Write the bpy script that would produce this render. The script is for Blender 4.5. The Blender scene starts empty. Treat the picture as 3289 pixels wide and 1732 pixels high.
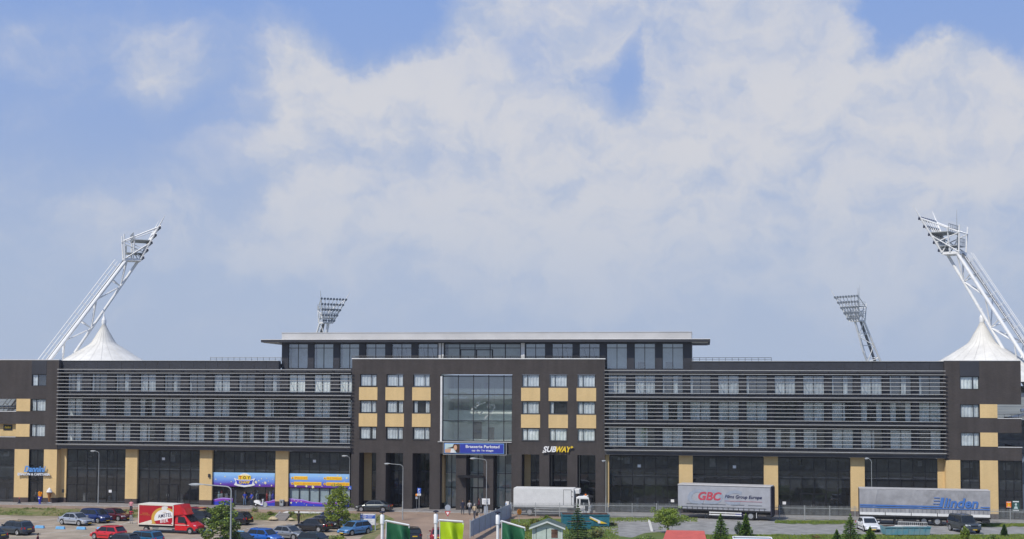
import bpy, bmesh, math, random
from mathutils import Vector, Matrix, noise as mnoise
random.seed(11)
SC = bpy.context.scene
COL = SC.collection
R = math.radians
# ---------------------------------------------------------------- camera
FPX, U0, V0 = 4200.0, 1644.5, 1029.0
YAW = math.atan(FPX*3.5e-5)
CAMP = Vector((162*math.sin(YAW), -162*math.cos(YAW), 15.0))
RM = (Matrix.Rotation(YAW, 3, 'Z') @ Matrix.Rotation(R(93.0), 3, 'X') @ Matrix.Rotation(0.004, 3, 'Z'))
cam_d = bpy.data.cameras.new('camera'); cam = bpy.data.objects.new('camera', cam_d); COL.objects.link(cam)
cam.matrix_world = Matrix.Translation(CAMP) @ RM.to_4x4()
cam_d.sensor_width = 36; cam_d.lens = FPX/3289*36
cam_d.shift_y = (V0-866)/3289
cam_d.clip_start = 0.5; cam_d.clip_end = 20000
SC.camera = cam
SC.render.resolution_x = 1024; SC.render.resolution_y = 539
SC.view_settings.view_transform = 'Standard'; SC.view_settings.look = 'None'
SC.view_settings.exposure = 0.06; SC.view_settings.gamma = 1
def ray(u, v): return RM @ Vector(((u-U0)/FPX, -(v-V0)/FPX, -1.0))
def FX(u, v, Y=0.0):                        # point of a plane Y = const seen at (u, v)
    d = ray(u, v); t = (Y-CAMP.y)/d.y; p = CAMP+d*t; return p.x, p.z
def GP(u, v, z=0.0):                        # point of a level plane seen at (u, v)
    d = ray(u, v); t = (z-CAMP.z)/d.z; p = CAMP+d*t; return p.x, p.y
# ---------------------------------------------------------------- light
SUN_EL, SUN_AZ = 50.0, 34.0                 # azimuth: degrees to the left of straight behind the camera axis
sd = Vector((-math.sin(R(SUN_AZ))*math.cos(R(SUN_EL)), -math.cos(R(SUN_AZ))*math.cos(R(SUN_EL)), math.sin(R(SUN_EL))))
sun_d = bpy.data.lights.new('sun', 'SUN'); sun_d.energy = 3.6; sun_d.angle = R(0.6); sun_d.color = (1.0, 0.94, 0.85)
sun = bpy.data.objects.new('sun', sun_d); COL.objects.link(sun)
sun.rotation_euler = (-sd).to_track_quat('-Z', 'Y').to_euler(); sun.location = (0, -60, 90)
W = bpy.data.worlds.new("World"); SC.world = W; W.use_nodes = True
wn = W.node_tree.nodes; wl = W.node_tree.links; wn.clear()
def N(t, **k):
    n = wn.new(t)
    for a, b in k.items(): setattr(n, a, b)
    return n
wout = N('ShaderNodeOutputWorld'); bg = N('ShaderNodeBackground'); wl.new(bg.outputs[0], wout.inputs[0])
bg.inputs[1].default_value = 0.1
sky = N('ShaderNodeTexSky', sky_type='NISHITA'); sky.sun_disc = False
sky.sun_elevation = R(SUN_EL); sky.sun_rotation = math.atan2(sd.x, sd.y)
sky.air_density = 1.0; sky.dust_density = 0.6; sky.ozone_density = 2.0; sky.altitude = 100
tc = N('ShaderNodeTexCoord')
def vmath(op, a, b=None):
    n = N('ShaderNodeVectorMath', operation=op)
    wl.new(a, n.inputs[0]) if hasattr(a, 'node') else setattr(n.inputs[0], 'default_value', a)
    if b is not None: wl.new(b, n.inputs[1]) if hasattr(b, 'node') else setattr(n.inputs[1], 'default_value', b)
    return n
def fmath(op, a, b=None, c=None, clamp=False):
    n = N('ShaderNodeMath', operation=op); n.use_clamp = clamp
    for i, s in enumerate((a, b, c)):
        if s is None: continue
        if hasattr(s, 'node'): wl.new(s, n.inputs[i])
        else: n.inputs[i].default_value = s
    return n.outputs[0]
dirn = vmath('NORMALIZE', tc.outputs['Generated']).outputs[0]
fw = Vector((-math.sin(YAW), math.cos(YAW), 0)); rt = Vector((math.cos(YAW), math.sin(YAW), 0))
dx_ = vmath('DOT_PRODUCT', dirn, tuple(rt)).outputs['Value']; dy_ = vmath('DOT_PRODUCT', dirn, tuple(fw)).outputs['Value']
az_ = fmath('ARCTAN2', dx_, dy_)
sz = N('ShaderNodeSeparateXYZ'); wl.new(dirn, sz.inputs[0]); el_ = fmath('ARCSINE', sz.outputs[2])
ab = N('ShaderNodeCombineXYZ'); wl.new(az_, ab.inputs[0]); wl.new(el_, ab.inputs[1])
def AB(u, v):
    d = ray(u, v).normalized(); return math.atan2(d.dot(rt), d.dot(fw)), math.asin(d.z)
def noise(vec, scale, det, rough, dist=0.0, off=(0, 0, 0), sy=1.0):
    m = N('ShaderNodeMapping'); m.inputs['Location'].default_value = off; m.inputs['Scale'].default_value = (1, sy, 1)
    wl.new(vec, m.inputs[0])
    n = N('ShaderNodeTexNoise'); n.inputs['Scale'].default_value = scale; n.inputs['Detail'].default_value = det
    n.inputs['Roughness'].default_value = rough; n.inputs['Distortion'].default_value = dist
    wl.new(m.outputs[0], n.inputs['Vector']); return n
wn1 = noise(ab.outputs[0], 9, 8, 0.62)
wv = vmath('SUBTRACT', wn1.outputs['Color'], (0.5, 0.5, 0.5)); wv2 = vmath('MULTIPLY', wv.outputs[0], (0.11, 0.085, 0))
pos = vmath('ADD', ab.outputs[0], wv2.outputs[0]).outputs[0]
PXA = 1/4200.0
# soft heaps of cloud and gaps between them: centre and radii (one unit = 1/4200 rad), weight
HEAPS = [(500, 750, 1200, 520, .24), (1560, -60, 170, 230, .6), (1850, -60, 330, 260, .6), (2300, -80, 480, 330, .8), (2620, 20, 170, 200, .5), (1300, 780, 1500, 450, .34), (2500, 750, 1500, 560, .45), (1080, 330, 440, 330, .75), (960, 170, 150, 130, .45), (1420, 420, 500, 420, .7), (1500, 150, 180, 260, .45), (1900, 130, 230, 180, .45),
         (1820, 620, 620, 360, .45), (2350, 260, 480, 380, .65), (2240, 60, 300, 160, .45), (2650, 330, 420, 300, .55),
         (2920, 330, 330, 230, .65), (3060, 220, 170, 130, .65), (3230, 330, 190, 190, .45), (2550, 700, 900, 400, .5),
         (540, 240, 130, 170, .62), (60, 90, 170, 130, .5), (420, 60, 260, 110, .3), (330, 230, 200, 160, .25), (620, 600, 420, 240, .25),
         (1150, 620, 600, 260, .45), (3000, 650, 500, 330, .35), (1650, 480, 260, 200, .3), (2100, 420, 300, 260, .3), (150, 1000, 300, 100, .22),
         (1250, 40, 300, 175, -.9), (3080, 20, 330, 190, -1.1), (2000, 270, 140, 160, -.85), (2040, 80, 60, 190, -.55), (2800, 60, 220, 170, -.55), (720, 520, 330, 230, -.55), (380, 420, 250, 200, -.25), (3040, 300, 130, 170, .4), (2300, 120, 260, 160, .35), (2000, 1000, 600, 200, -.12)]
cov = None; hi = None
for (u, v, ru, rv, w) in HEAPS:
    a, b = AB(u, v); m = N('ShaderNodeMapping', vector_type='TEXTURE')
    m.inputs['Location'].default_value = (a, b, 0); m.inputs['Scale'].default_value = (ru*PXA*1.25, rv*PXA*1.25, 1)
    wl.new(pos, m.inputs[0]); g = N('ShaderNodeTexGradient', gradient_type='SPHERICAL'); wl.new(m.outputs[0], g.inputs[0])
    cov = fmath('MULTIPLY', g.outputs['Fac'], w) if cov is None else fmath('MULTIPLY_ADD', g.outputs['Fac'], w, cov)
n2 = noise(pos, 15, 10, 0.60, off=(3.1, 1.7, 0), sy=1.25)
n2b = noise(pos, 15, 7, 0.60, off=(3.085, 1.722, 0), sy=1.25)
n3 = noise(ab.outputs[0], 4.5, 4, 0.5, off=(7.3, 2.2, 0), sy=1.4)
base = fmath('ADD', fmath('MULTIPLY', fmath('SUBTRACT', n2.outputs['Fac'], 0.5), 0.75), fmath('MULTIPLY', fmath('SUBTRACT', n3.outputs['Fac'], 0.5), 0.55))
dens = fmath('ADD', fmath('MINIMUM', cov, 0.80), base)
mr = N('ShaderNodeMapRange', interpolation_type='SMOOTHSTEP'); wl.new(dens, mr.inputs[0])
mr.inputs['From Min'].default_value = 0.0; mr.inputs['From Max'].default_value = 0.92; mr.inputs['To Max'].default_value = 0.93
# lit tops and greyer bodies of the clouds
lit = N('ShaderNodeMapRange', interpolation_type='SMOOTHSTEP'); wl.new(fmath('ADD', fmath('MULTIPLY_ADD', fmath('SUBTRACT', n2.outputs['Fac'], n2b.outputs['Fac']), 1.9, 0.12), fmath('MULTIPLY', dens, 0.75)), lit.inputs[0])
lit.inputs['From Min'].default_value = 0.05; lit.inputs['From Max'].default_value = 0.95
ccol = N('ShaderNodeMix', data_type='RGBA'); wl.new(lit.outputs[0], ccol.inputs[0])
ccol.inputs[6].default_value = (4.3, 5.0, 6.5, 1); ccol.inputs[7].default_value = (6.4, 6.45, 6.8, 1)
# clear sky: the sky texture graded a little toward the photo's blue
tint = N('ShaderNodeMix', data_type='RGBA', blend_type='MULTIPLY'); tint.inputs[0].default_value = 1.0
wl.new(sky.outputs[0], tint.inputs[6]); tint.inputs[7].default_value = (1, 1, 1, 1)
hz = N('ShaderNodeMapRange'); wl.new(el_, hz.inputs[0]); hz.inputs['From Min'].default_value = 0.0; hz.inputs['From Max'].default_value = 0.30
hz.inputs['To Min'].default_value = 0.0; hz.inputs['To Max'].default_value = 1.0
blue = N('ShaderNodeMix', data_type='RGBA'); wl.new(hz.outputs[0], blue.inputs[0])
blue.inputs[6].default_value = (3.95, 4.7, 6.2, 1); blue.inputs[7].default_value = (2.35, 3.65, 7.0, 1)
skm = N('ShaderNodeMix', data_type='RGBA'); skm.inputs[0].default_value = 0.92
wl.new(tint.outputs[2], skm.inputs[6]); wl.new(blue.outputs[2], skm.inputs[7])
fin = N('ShaderNodeMix', data_type='RGBA'); wl.new(mr.outputs[0], fin.inputs[0]); wl.new(skm.outputs[2], fin.inputs[6]); wl.new(ccol.outputs[2], fin.inputs[7])
hzf = N('ShaderNodeMapRange', interpolation_type='SMOOTHSTEP'); wl.new(el_, hzf.inputs[0]); hzf.inputs['From Min'].default_value = 0.01; hzf.inputs['From Max'].default_value = 0.20
hzf.inputs['To Min'].default_value = 0.8; hzf.inputs['To Max'].default_value = 0.0
fin2 = N('ShaderNodeMix', data_type='RGBA'); wl.new(hzf.outputs[0], fin2.inputs[0]); wl.new(fin.outputs[2], fin2.inputs[6]); fin2.inputs[7].default_value = (4.1, 4.95, 6.5, 1)
wl.new(fin2.outputs[2], bg.inputs[0])

# ---------------------------------------------------------------- materials
MATS = {}
def mat(name, col, rough=0.7, metal=0.0, spec=0.5, var=0.0, vscale=2.0, col2=None, bump=0.0, bscale=20.0, coat=0.0, emit=None):
    if name in MATS: return MATS[name]
    m = bpy.data.materials.new(name); m.use_nodes = True; nt = m.node_tree; b = nt.nodes['Principled BSDF']
    c = (*col, 1); b.inputs['Base Color'].default_value = c; b.inputs['Roughness'].default_value = rough
    b.inputs['Metallic'].default_value = metal; b.inputs['Specular IOR Level'].default_value = spec
    b.inputs['Coat Weight'].default_value = coat; b.inputs['Coat Roughness'].default_value = 0.06
    t = nt.nodes.new('ShaderNodeTexCoord')
    n = nt.nodes.new('ShaderNodeTexNoise'); n.inputs['Scale'].default_value = vscale; n.inputs['Detail'].default_value = 6
    n.inputs['Roughness'].default_value = 0.6
    nt.links.new(t.outputs['Object'], n.inputs['Vector'])
    v = var if var else 0.04
    k2 = col2 if col2 else tuple(x*(1-2*v) for x in col)
    k1 = tuple(min(1, x*(1+v)) for x in col) if not col2 else col
    rp = nt.nodes.new('ShaderNodeValToRGB'); rp.color_ramp.elements[0].position = 0.36; rp.color_ramp.elements[1].position = 0.64
    rp.color_ramp.elements[0].color = (*k2, 1); rp.color_ramp.elements[1].color = (*k1, 1)
    nt.links.new(n.outputs['Fac'], rp.inputs[0]); nt.links.new(rp.outputs[0], b.inputs['Base Color'])
    if bump:
        n2 = nt.nodes.new('ShaderNodeTexNoise'); n2.inputs['Scale'].default_value = bscale; n2.inputs['Detail'].default_value = 4
        nt.links.new(t.outputs['Object'], n2.inputs['Vector']); bp = nt.nodes.new('ShaderNodeBump'); bp.inputs['Strength'].default_value = bump
        nt.links.new(n2.outputs['Fac'], bp.inputs['Height']); nt.links.new(bp.outputs[0], b.inputs['Normal'])
    if emit:
        b.inputs['Emission Color'].default_value = c; b.inputs['Emission Strength'].default_value = emit
    MATS[name] = m; return m
def brickmat(name, c1, c2, mortar, w=0.22, h=0.065, ms=0.010, vert=True, var=0.15, rough=0.9, vs=0.35):
    m = bpy.data.materials.new(name); m.use_nodes = True; nt = m.node_tree; b = nt.nodes['Principled BSDF']; L = nt.links.new
    b.inputs['Roughness'].default_value = rough; b.inputs['Specular IOR Level'].default_value = 0.3
    t = nt.nodes.new('ShaderNodeTexCoord'); s = nt.nodes.new('ShaderNodeSeparateXYZ'); L(t.outputs['Object'], s.inputs[0])
    a = nt.nodes.new('ShaderNodeMath'); a.operation = 'ADD'; cb = nt.nodes.new('ShaderNodeCombineXYZ')
    if vert: L(s.outputs[0], a.inputs[0]); L(s.outputs[1], a.inputs[1]); L(a.outputs[0], cb.inputs[0]); L(s.outputs[2], cb.inputs[1])
    else: L(s.outputs[0], cb.inputs[0]); L(s.outputs[1], cb.inputs[1])
    k = nt.nodes.new('ShaderNodeTexBrick'); k.inputs['Scale'].default_value = 1; k.inputs['Brick Width'].default_value = w
    k.inputs['Row Height'].default_value = h; k.inputs['Mortar Size'].default_value = ms; k.inputs['Color1'].default_value = (*c1, 1)
    k.inputs['Color2'].default_value = (*c2, 1); k.inputs['Mortar'].default_value = (*mortar, 1); L(cb.outputs[0], k.inputs[0])
    n = nt.nodes.new('ShaderNodeTexNoise'); n.inputs['Scale'].default_value = vs; n.inputs['Detail'].default_value = 7; n.inputs['Roughness'].default_value = .65
    L(t.outputs['Object'], n.inputs['Vector'])
    r = nt.nodes.new('ShaderNodeMapRange'); L(n.outputs['Fac'], r.inputs[0]); r.inputs[1].default_value = .3; r.inputs[2].default_value = .7
    r.inputs[3].default_value = 1-var; r.inputs[4].default_value = 1+var
    x = nt.nodes.new('ShaderNodeMix'); x.data_type = 'RGBA'; x.blend_type = 'MULTIPLY'; x.inputs[0].default_value = 1
    L(k.outputs[0], x.inputs[6]); L(r.outputs[0], x.inputs[7])
    mp = nt.nodes.new('ShaderNodeMapping'); mp.inputs['Scale'].default_value = (1.3, 1.3, .12) if vert else (.25, .25, .25); L(t.outputs['Object'], mp.inputs[0])
    n2 = nt.nodes.new('ShaderNodeTexNoise'); n2.inputs['Scale'].default_value = 1; n2.inputs['Detail'].default_value = 5; L(mp.outputs[0], n2.inputs[0])
    r2 = nt.nodes.new('ShaderNodeMapRange'); L(n2.outputs['Fac'], r2.inputs[0]); r2.inputs[1].default_value = .35; r2.inputs[2].default_value = .68; r2.inputs[3].default_value = 1+var*.5; r2.inputs[4].default_value = 1-var*.9
    x2 = nt.nodes.new('ShaderNodeMix'); x2.data_type = 'RGBA'; x2.blend_type = 'MULTIPLY'; x2.inputs[0].default_value = 1
    L(x.outputs[2], x2.inputs[6]); L(r2.outputs[0], x2.inputs[7]); L(x2.outputs[2], b.inputs['Base Color'])
    MATS[name] = m; return m
def glassmat(name, refl=0.12, tint=(.75, .8, .8), dirt=0.05):
    m = bpy.data.materials.new(name); m.use_nodes = True; nt = m.node_tree; nt.nodes.clear(); L = nt.links.new
    o = nt.nodes.new('ShaderNodeOutputMaterial'); tr = nt.nodes.new('ShaderNodeBsdfTransparent'); tr.inputs[0].default_value = (*tint, 1)
    g = nt.nodes.new('ShaderNodeBsdfGlossy'); g.inputs['Roughness'].default_value = 0.02; g.inputs[0].default_value = (.9, .95, 1, 1)
    f = nt.nodes.new('ShaderNodeLayerWeight'); f.inputs[0].default_value = .5     # same on both sides of the pane
    pw = nt.nodes.new('ShaderNodeMath'); pw.operation = 'POWER'; L(f.outputs['Facing'], pw.inputs[0]); pw.inputs[1].default_value = 5
    a = nt.nodes.new('ShaderNodeMath'); a.operation = 'MULTIPLY_ADD'; L(pw.outputs[0], a.inputs[0]); a.inputs[1].default_value = .9; a.inputs[2].default_value = refl+.04; a.use_clamp = True
    t = nt.nodes.new('ShaderNodeTexCoord'); n = nt.nodes.new('ShaderNodeTexNoise'); n.inputs['Scale'].default_value = .7; n.inputs['Detail'].default_value = 2
    L(t.outputs['Object'], n.inputs[0]); bp = nt.nodes.new('ShaderNodeBump'); bp.inputs['Strength'].default_value = 0.012; bp.inputs['Distance'].default_value = 0.3
    L(n.outputs[0], bp.inputs['Height']); L(bp.outputs[0], g.inputs['Normal'])
    d = nt.nodes.new('ShaderNodeBsdfDiffuse'); d.inputs[0].default_value = (.4, .42, .42, 1)
    m1 = nt.nodes.new('ShaderNodeMixShader'); m1.inputs[0].default_value = dirt; L(tr.outputs[0], m1.inputs[1]); L(d.outputs[0], m1.inputs[2])
    mx = nt.nodes.new('ShaderNodeMixShader'); L(a.outputs[0], mx.inputs[0]); L(m1.outputs[0], mx.inputs[1]); L(g.outputs[0], mx.inputs[2])
    L(mx.outputs[0], o.inputs[0]); MATS[name] = m; return m
brickmat('dark_brick', (.066, .056, .052), (.047, .041, .039), (.078, .070, .066))
brickmat('tan_brick', (.74, .53, .25), (.68, .48, .22), (.62, .47, .25), var=.06)
brickmat('plinth_brick', (.085, .062, .058), (.07, .052, .05), (.09, .075, .07))
mat('dark_panel', (.040, .041, .048), .45, var=.08, vscale=.4)
mat('soffit_panel', (.070, .070, .075), .6, var=.1, vscale=.3)
mat('black_frame', (.012, .012, .014), .4)
mat('grey_frame', (.03, .033, .038), .4)
mat('aluminium', (.46, .46, .44), .5, metal=.05)
mat('white_trim', (.74, .74, .72), .5)
mat('concrete', (.36, .35, .33), .9, var=.1)
glassmat('shop_glass', .03, (.66, .70, .74), .03)
glassmat('office_glass', .11, (.92, .95, .94), .06)
glassmat('solar_glass', .20, (.93, .96, .96), .07)
mat('curtain', (.88, .93, .90), .9, var=.12, vscale=1.2)
mat('curtain_white', (.72, .75, .78), .9, var=.1, vscale=1.5)
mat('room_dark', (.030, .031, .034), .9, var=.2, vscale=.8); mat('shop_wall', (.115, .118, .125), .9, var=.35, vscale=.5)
mat('room_floor', (.12, .12, .12), .8)
mat('room_pale', (.78, .85, .82), .9)
mat('sign_blue', (.030, .050, .36), .5)
mat('white', (.80, .80, .79), .5); mat('off_white', (.68, .67, .63), .6); mat('black', (.012, .012, .012), .5)
mat('yellow', (.85, .58, .03), .5); mat('rubber', (.018, .018, .018), .85)
mat('steel', (.42, .43, .43), .45, metal=.5); mat('galv', (.36, .38, .38), .6, metal=.0, var=.08)

# ---------------------------------------------------------------- mesh builder
class MB:
    def __init__(s): s.v = []; s.f = []; s.m = []; s.sm = False
    def face(s, pts, mi=0):
        k = len(s.v); s.v += [tuple(p) for p in pts]; s.f.append(tuple(range(k, k+len(pts)))); s.m.append(mi); return s
    def box(s, x0, x1, y0, y1, z0, z1, mi=0):
        if x0 > x1: x0, x1 = x1, x0
        if y0 > y1: y0, y1 = y1, y0
        if z0 > z1: z0, z1 = z1, z0
        k = len(s.v); s.v += [(x0, y0, z0), (x1, y0, z0), (x1, y1, z0), (x0, y1, z0), (x0, y0, z1), (x1, y0, z1), (x1, y1, z1), (x0, y1, z1)]
        for q in ((0, 3, 2, 1), (4, 5, 6, 7), (0, 1, 5, 4), (1, 2, 6, 5), (2, 3, 7, 6), (3, 0, 4, 7)):
            s.f.append(tuple(k+i for i in q)); s.m.append(mi)
        return s
    def hexa(s, p, mi=0):                       # eight points: bottom 4 then top 4
        k = len(s.v); s.v += [tuple(q) for q in p]
        for q in ((0, 3, 2, 1), (4, 5, 6, 7), (0, 1, 5, 4), (1, 2, 6, 5), (2, 3, 7, 6), (3, 0, 4, 7)):
            s.f.append(tuple(k+i for i in q)); s.m.append(mi)
        return s
    def tube(s, a, b, r, r2=None, n=8, mi=0, cap=True):
        a = Vector(a); b = Vector(b); r2 = r if r2 is None else r2; d = (b-a)
        if d.length < 1e-6: return s
        d.normalize(); up = Vector((0, 0, 1)) if abs(d.z) < .9 else Vector((1, 0, 0)); x = d.cross(up).normalized(); y = d.cross(x)
        k = len(s.v)
        for (c, rr) in ((a, r), (b, r2)):
            for i in range(n):
                t = 2*math.pi*i/n; s.v.append(tuple(c+x*math.cos(t)*rr+y*math.sin(t)*rr))
        for i in range(n):
            j = (i+1) % n; s.f.append((k+i, k+j, k+n+j, k+n+i)); s.m.append(mi)
        if cap:
            s.f.append(tuple(k+i for i in reversed(range(n)))); s.m.append(mi); s.f.append(tuple(k+n+i for i in range(n))); s.m.append(mi)
        return s
    def path(s, pts, r, n=8, mi=0):
        for a, b in zip(pts, pts[1:]): s.tube(a, b, r, r, n, mi)
        return s
    def rings(s, rs, mi=0, cap=True, close=True):  # list of equal-length rings
        k = len(s.v); n = len(rs[0])
        for r in rs: s.v += [tuple(p) for p in r]
        for j in range(len(rs)-1):
            for i in range(n if close else n-1):
                i2 = (i+1) % n; s.f.append((k+j*n+i, k+j*n+i2, k+(j+1)*n+i2, k+(j+1)*n+i)); s.m.append(mi)
        if cap:
            s.f.append(tuple(k+i for i in reversed(range(n)))); s.m.append(mi); s.f.append(tuple(k+(len(rs)-1)*n+i for i in range(n))); s.m.append(mi)
        return s
    def lathe(s, c, prof, n=20, mi=0, axis='z'):
        c = Vector(c); rs = []
        for (r, h) in prof:
            ring = []
            for i in range(n):
                t = 2*math.pi*i/n
                if axis == 'z': ring.append(c+Vector((r*math.cos(t), r*math.sin(t), h)))
                elif axis == 'y': ring.append(c+Vector((r*math.cos(t), h, r*math.sin(t))))
                else: ring.append(c+Vector((h, r*math.cos(t), r*math.sin(t))))
            rs.append(ring)
        return s.rings(rs, mi)
    def prism(s, pts, y0, y1, mi=0):             # outline in (x, z), extruded along y
        k = len(s.v); n = len(pts)
        s.v += [(p[0], y0, p[1]) for p in pts]+[(p[0], y1, p[1]) for p in pts]
        s.f.append(tuple(k+i for i in range(n))); s.m.append(mi); s.f.append(tuple(k+n+i for i in reversed(range(n)))); s.m.append(mi)
        for i in range(n):
            j = (i+1) % n; s.f.append((k+j, k+i, k+n+i, k+n+j)); s.m.append(mi)
        return s
    def xf(s, M, frm=0):
        for i in range(frm, len(s.v)): s.v[i] = tuple(M @ Vector(s.v[i]))
        return s
    def build(s, name, mats, parent=None, smooth=False, bevel=0.0, loc=None, rot=None):
        me = bpy.data.meshes.new(name); me.from_pydata(s.v, [], s.f)
        if not isinstance(mats, (list, tuple)): mats = [mats]
        for m in mats: me.materials.append(MATS[m])
        me.polygons.foreach_set('material_index', s.m)
        bm = bmesh.new(); bm.from_mesh(me)
        if bevel or smooth: bmesh.ops.remove_doubles(bm, verts=bm.verts, dist=1e-4)
        if bevel:
            es = [e for e in bm.edges if len(e.link_faces) == 2 and e.calc_face_angle(0) > .5]
            bmesh.ops.bevel(bm, geom=es, offset=bevel, segments=2, profile=.5, affect='EDGES', clamp_overlap=True)
        if len(s.f) > 2: bmesh.ops.recalc_face_normals(bm, faces=bm.faces)
        bm.to_mesh(me); bm.free()
        if smooth:
            me.shade_smooth()
            try: me.set_sharp_from_angle(angle=R(40))
            except Exception: pass
        o = bpy.data.objects.new(name, me); COL.objects.link(o)
        if parent: o.parent = parent
        if loc: o.location = loc
        if rot: o.rotation_euler = rot
        return o
def tag(o, label, cat, group=None):
    o['label'] = label; o['category'] = cat
    if group: o['group'] = group
    return o
def thing(name, label, cat, loc=(0, 0, 0), rz=0.0, group=None):
    o = bpy.data.objects.new(name, None); COL.objects.link(o); o.empty_display_size = .3
    o.location = loc; o.rotation_euler = (0, 0, rz); return tag(o, label, cat, group)
def struct(o, kind='structure'): o['kind'] = kind; return o
def dup(o, parent=None, loc=None, rz=None, label=None):
    c = o.copy(); COL.objects.link(c)
    if parent: c.parent = parent
    if loc: c.location = loc
    if rz is not None: c.rotation_euler = (0, 0, rz)
    if label: c['label'] = label
    for ch in list(o.children): dup(ch, c)
    return c
def text(s, mats, parent, loc, h, w=None, shear=0.0, bold=0.0, ext=0.01, rz=0.0, name='lettering', align='CENTER', space=1.0):
    cu = bpy.data.curves.new(name, 'FONT'); cu.body = s; cu.size = 1; cu.shear = shear; cu.offset = bold; cu.extrude = 0
    cu.space_character = space; cu.resolution_u = 3
    t = bpy.data.objects.new(name, cu); COL.objects.link(t)
    dg = bpy.context.evaluated_depsgraph_get(); me = bpy.data.meshes.new_from_object(t.evaluated_get(dg))
    bpy.data.objects.remove(t); bpy.data.curves.remove(cu)
    xs = [v.co.x for v in me.vertices]; ys = [v.co.y for v in me.vertices]; x0, x1, y0, y1 = min(xs), max(xs), min(ys), max(ys)
    sy = h/(y1-y0); sx = (w/(x1-x0)) if w else sy
    ox = {'CENTER': (x0+x1)/2, 'LEFT': x0}[align]
    for v in me.vertices: v.co = ((v.co.x-ox)*sx, 0, (v.co.y-y0)*sy)
    if ext:
        bm = bmesh.new(); bm.from_mesh(me); g = bmesh.ops.extrude_face_region(bm, geom=list(bm.faces))
        bmesh.ops.translate(bm, vec=(0, -ext, 0), verts=[e for e in g['geom'] if isinstance(e, bmesh.types.BMVert)])
        bmesh.ops.recalc_face_normals(bm, faces=bm.faces); bm.to_mesh(me); bm.free()
    me.polygons.foreach_set('use_smooth', [False]*len(me.polygons)); me.materials.append(MATS[mats]); me.name = name
    o = bpy.data.objects.new(name, me); COL.objects.link(o); o.parent = parent; o.location = loc; o.rotation_euler = (0, 0, rz); return o
# ================================================================ ground
def sheet(name, mats, pts, z=0.0):
    o = MB().face([(p[0], p[1], p[2] if len(p) > 2 else z) for p in pts]).build(name, mats); return struct(o)
brickmat('lot_paving', (.37, .305, .225), (.33, .27, .20), (.31, .255, .19), w=.21, h=.105, ms=.008, vert=False, var=.26, vs=.35)
brickmat('walk_paving', (.27, .25, .235), (.24, .225, .21), (.20, .19, .18), w=.3, h=.3, ms=.012, vert=False, var=.12, vs=.2)
brickmat('road_paving', (.33, .235, .17), (.29, .205, .15), (.24, .19, .15), w=.21, h=.105, ms=.01, vert=False, var=.16, vs=.15)
mat('gravel', (.27, .265, .25), .95, var=.14, vscale=.8, bump=.5, bscale=9)
mat('road_edge', (.34, .29, .24), .9, var=.15, vscale=.5)
mat('grass_soil', (.095, .125, .028), .95, var=.4, vscale=.9, col2=(.22, .18, .085))
mat('lawn', (.07, .12, .016), .95, var=.4, vscale=.35, col2=(.12, .14, .035))
mat('far_ground', (.20, .205, .165), .95, var=.3, vscale=.02)
mat('paint_line', (.62, .60, .55), .8, var=.15, vscale=4)
LOT = -0.8
g = MB(); g.face([(-4000, -3000, -.95), (4000, -3000, -.95), (4000, 4000, -.95), (-4000, 4000, -.95)]); struct(g.build('ground', 'far_ground'))
XL, XR = -120.0, 110.0
XM = -13.5                                         # lot to the left, brick road, yard to the right
# pavement in front of the stadium (real step at its outer kerb)
pv = MB().box(XL, XR, -2.6, 5.5, -.9, 0.0); struct(pv.build('pavement', 'walk_paving'))
kb = MB().box(XL, XR, -2.78, -2.603, -.9, 0.012); struct(kb.build('kerb', 'concrete'))
rd = MB().box(XL, 9, -6.6, -2.783, -.9, -.11); 
_q = [GP(1268, 1668, -.3), GP(1238, 1700, -.55), GP(1190, 1745, -.75), GP(1120, 1800, -.8)]; _zz = [-.3, -.5, -.7, -.79]
_prev = ((-14.3, -6.603, -.11), (9.2, -6.603, -.11))
for (qx, qy), qz in zip(_q, _zz):
    cur = ((qx, qy, qz), (9.2, qy, qz)); rd.face([_prev[0], _prev[1], cur[1], cur[0]]); _prev = cur
rd.face([_prev[0], _prev[1], (9.2, -70, -.79), (_prev[0][0], -70, -.79)])
_skirt = [(-14.3, -6.603, -.11)]+[(q[0], q[1], z) for q, z in zip(_q, _zz)]
for a_, b_ in zip(_skirt, _skirt[1:]): rd.face([a_, b_, (b_[0], b_[1], -.9), (a_[0], a_[1], -.9)])
struct(rd.build('road', 'road_paving'))
ed = MB()
for a_, b_ in zip(_skirt, _skirt[1:]): ed.face([a_, b_, (b_[0]-1.7, b_[1]-.5, LOT+.004), (a_[0]-1.7, a_[1]-.6, LOT+.004)])
struct(ed.build('embankment', 'grass_soil'))
# grass verge sloping to the lower car park
vb = MB(); nx = 160
for i in range(nx):
    xa = XL+(-15.0-XL)*i/nx; xb = XL+(-15.0-XL)*(i+1)/nx
    if -27.5 < xa < -25.9: continue
    def ey(x): return -9.0+.35*mnoise.noise((x*.35, 0, 0))+.15*mnoise.noise((x*1.7, 3, 0))
    def ty(x): return -6.45+.25*mnoise.noise((x*.5, 9, 0))
    vb.face([(xa, ty(xa), -.10), (xa, (ty(xa)+ey(xa))/2, -.36), (xb, (ty(xb)+ey(xb))/2, -.36), (xb, ty(xb), -.10)])
    vb.face([(xa, (ty(xa)+ey(xa))/2, -.36), (xa, ey(xa), LOT+.02), (xb, ey(xb), LOT+.02), (xb, (ty(xb)+ey(xb))/2, -.36)])
vb.face([(-15, -6.4, -.105), (-15, -9, LOT+.02), (-14.4, -9, LOT+.02), (-14.4, -6.4, -.105)])
struct(vb.build('verge', 'grass_soil'))
sheet('car_park', 'lot_paving', [(XL, -60, LOT), (-5, -60, LOT-.005), (-5, -6.6, LOT-.005), (XL, -6.6, LOT)])
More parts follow.
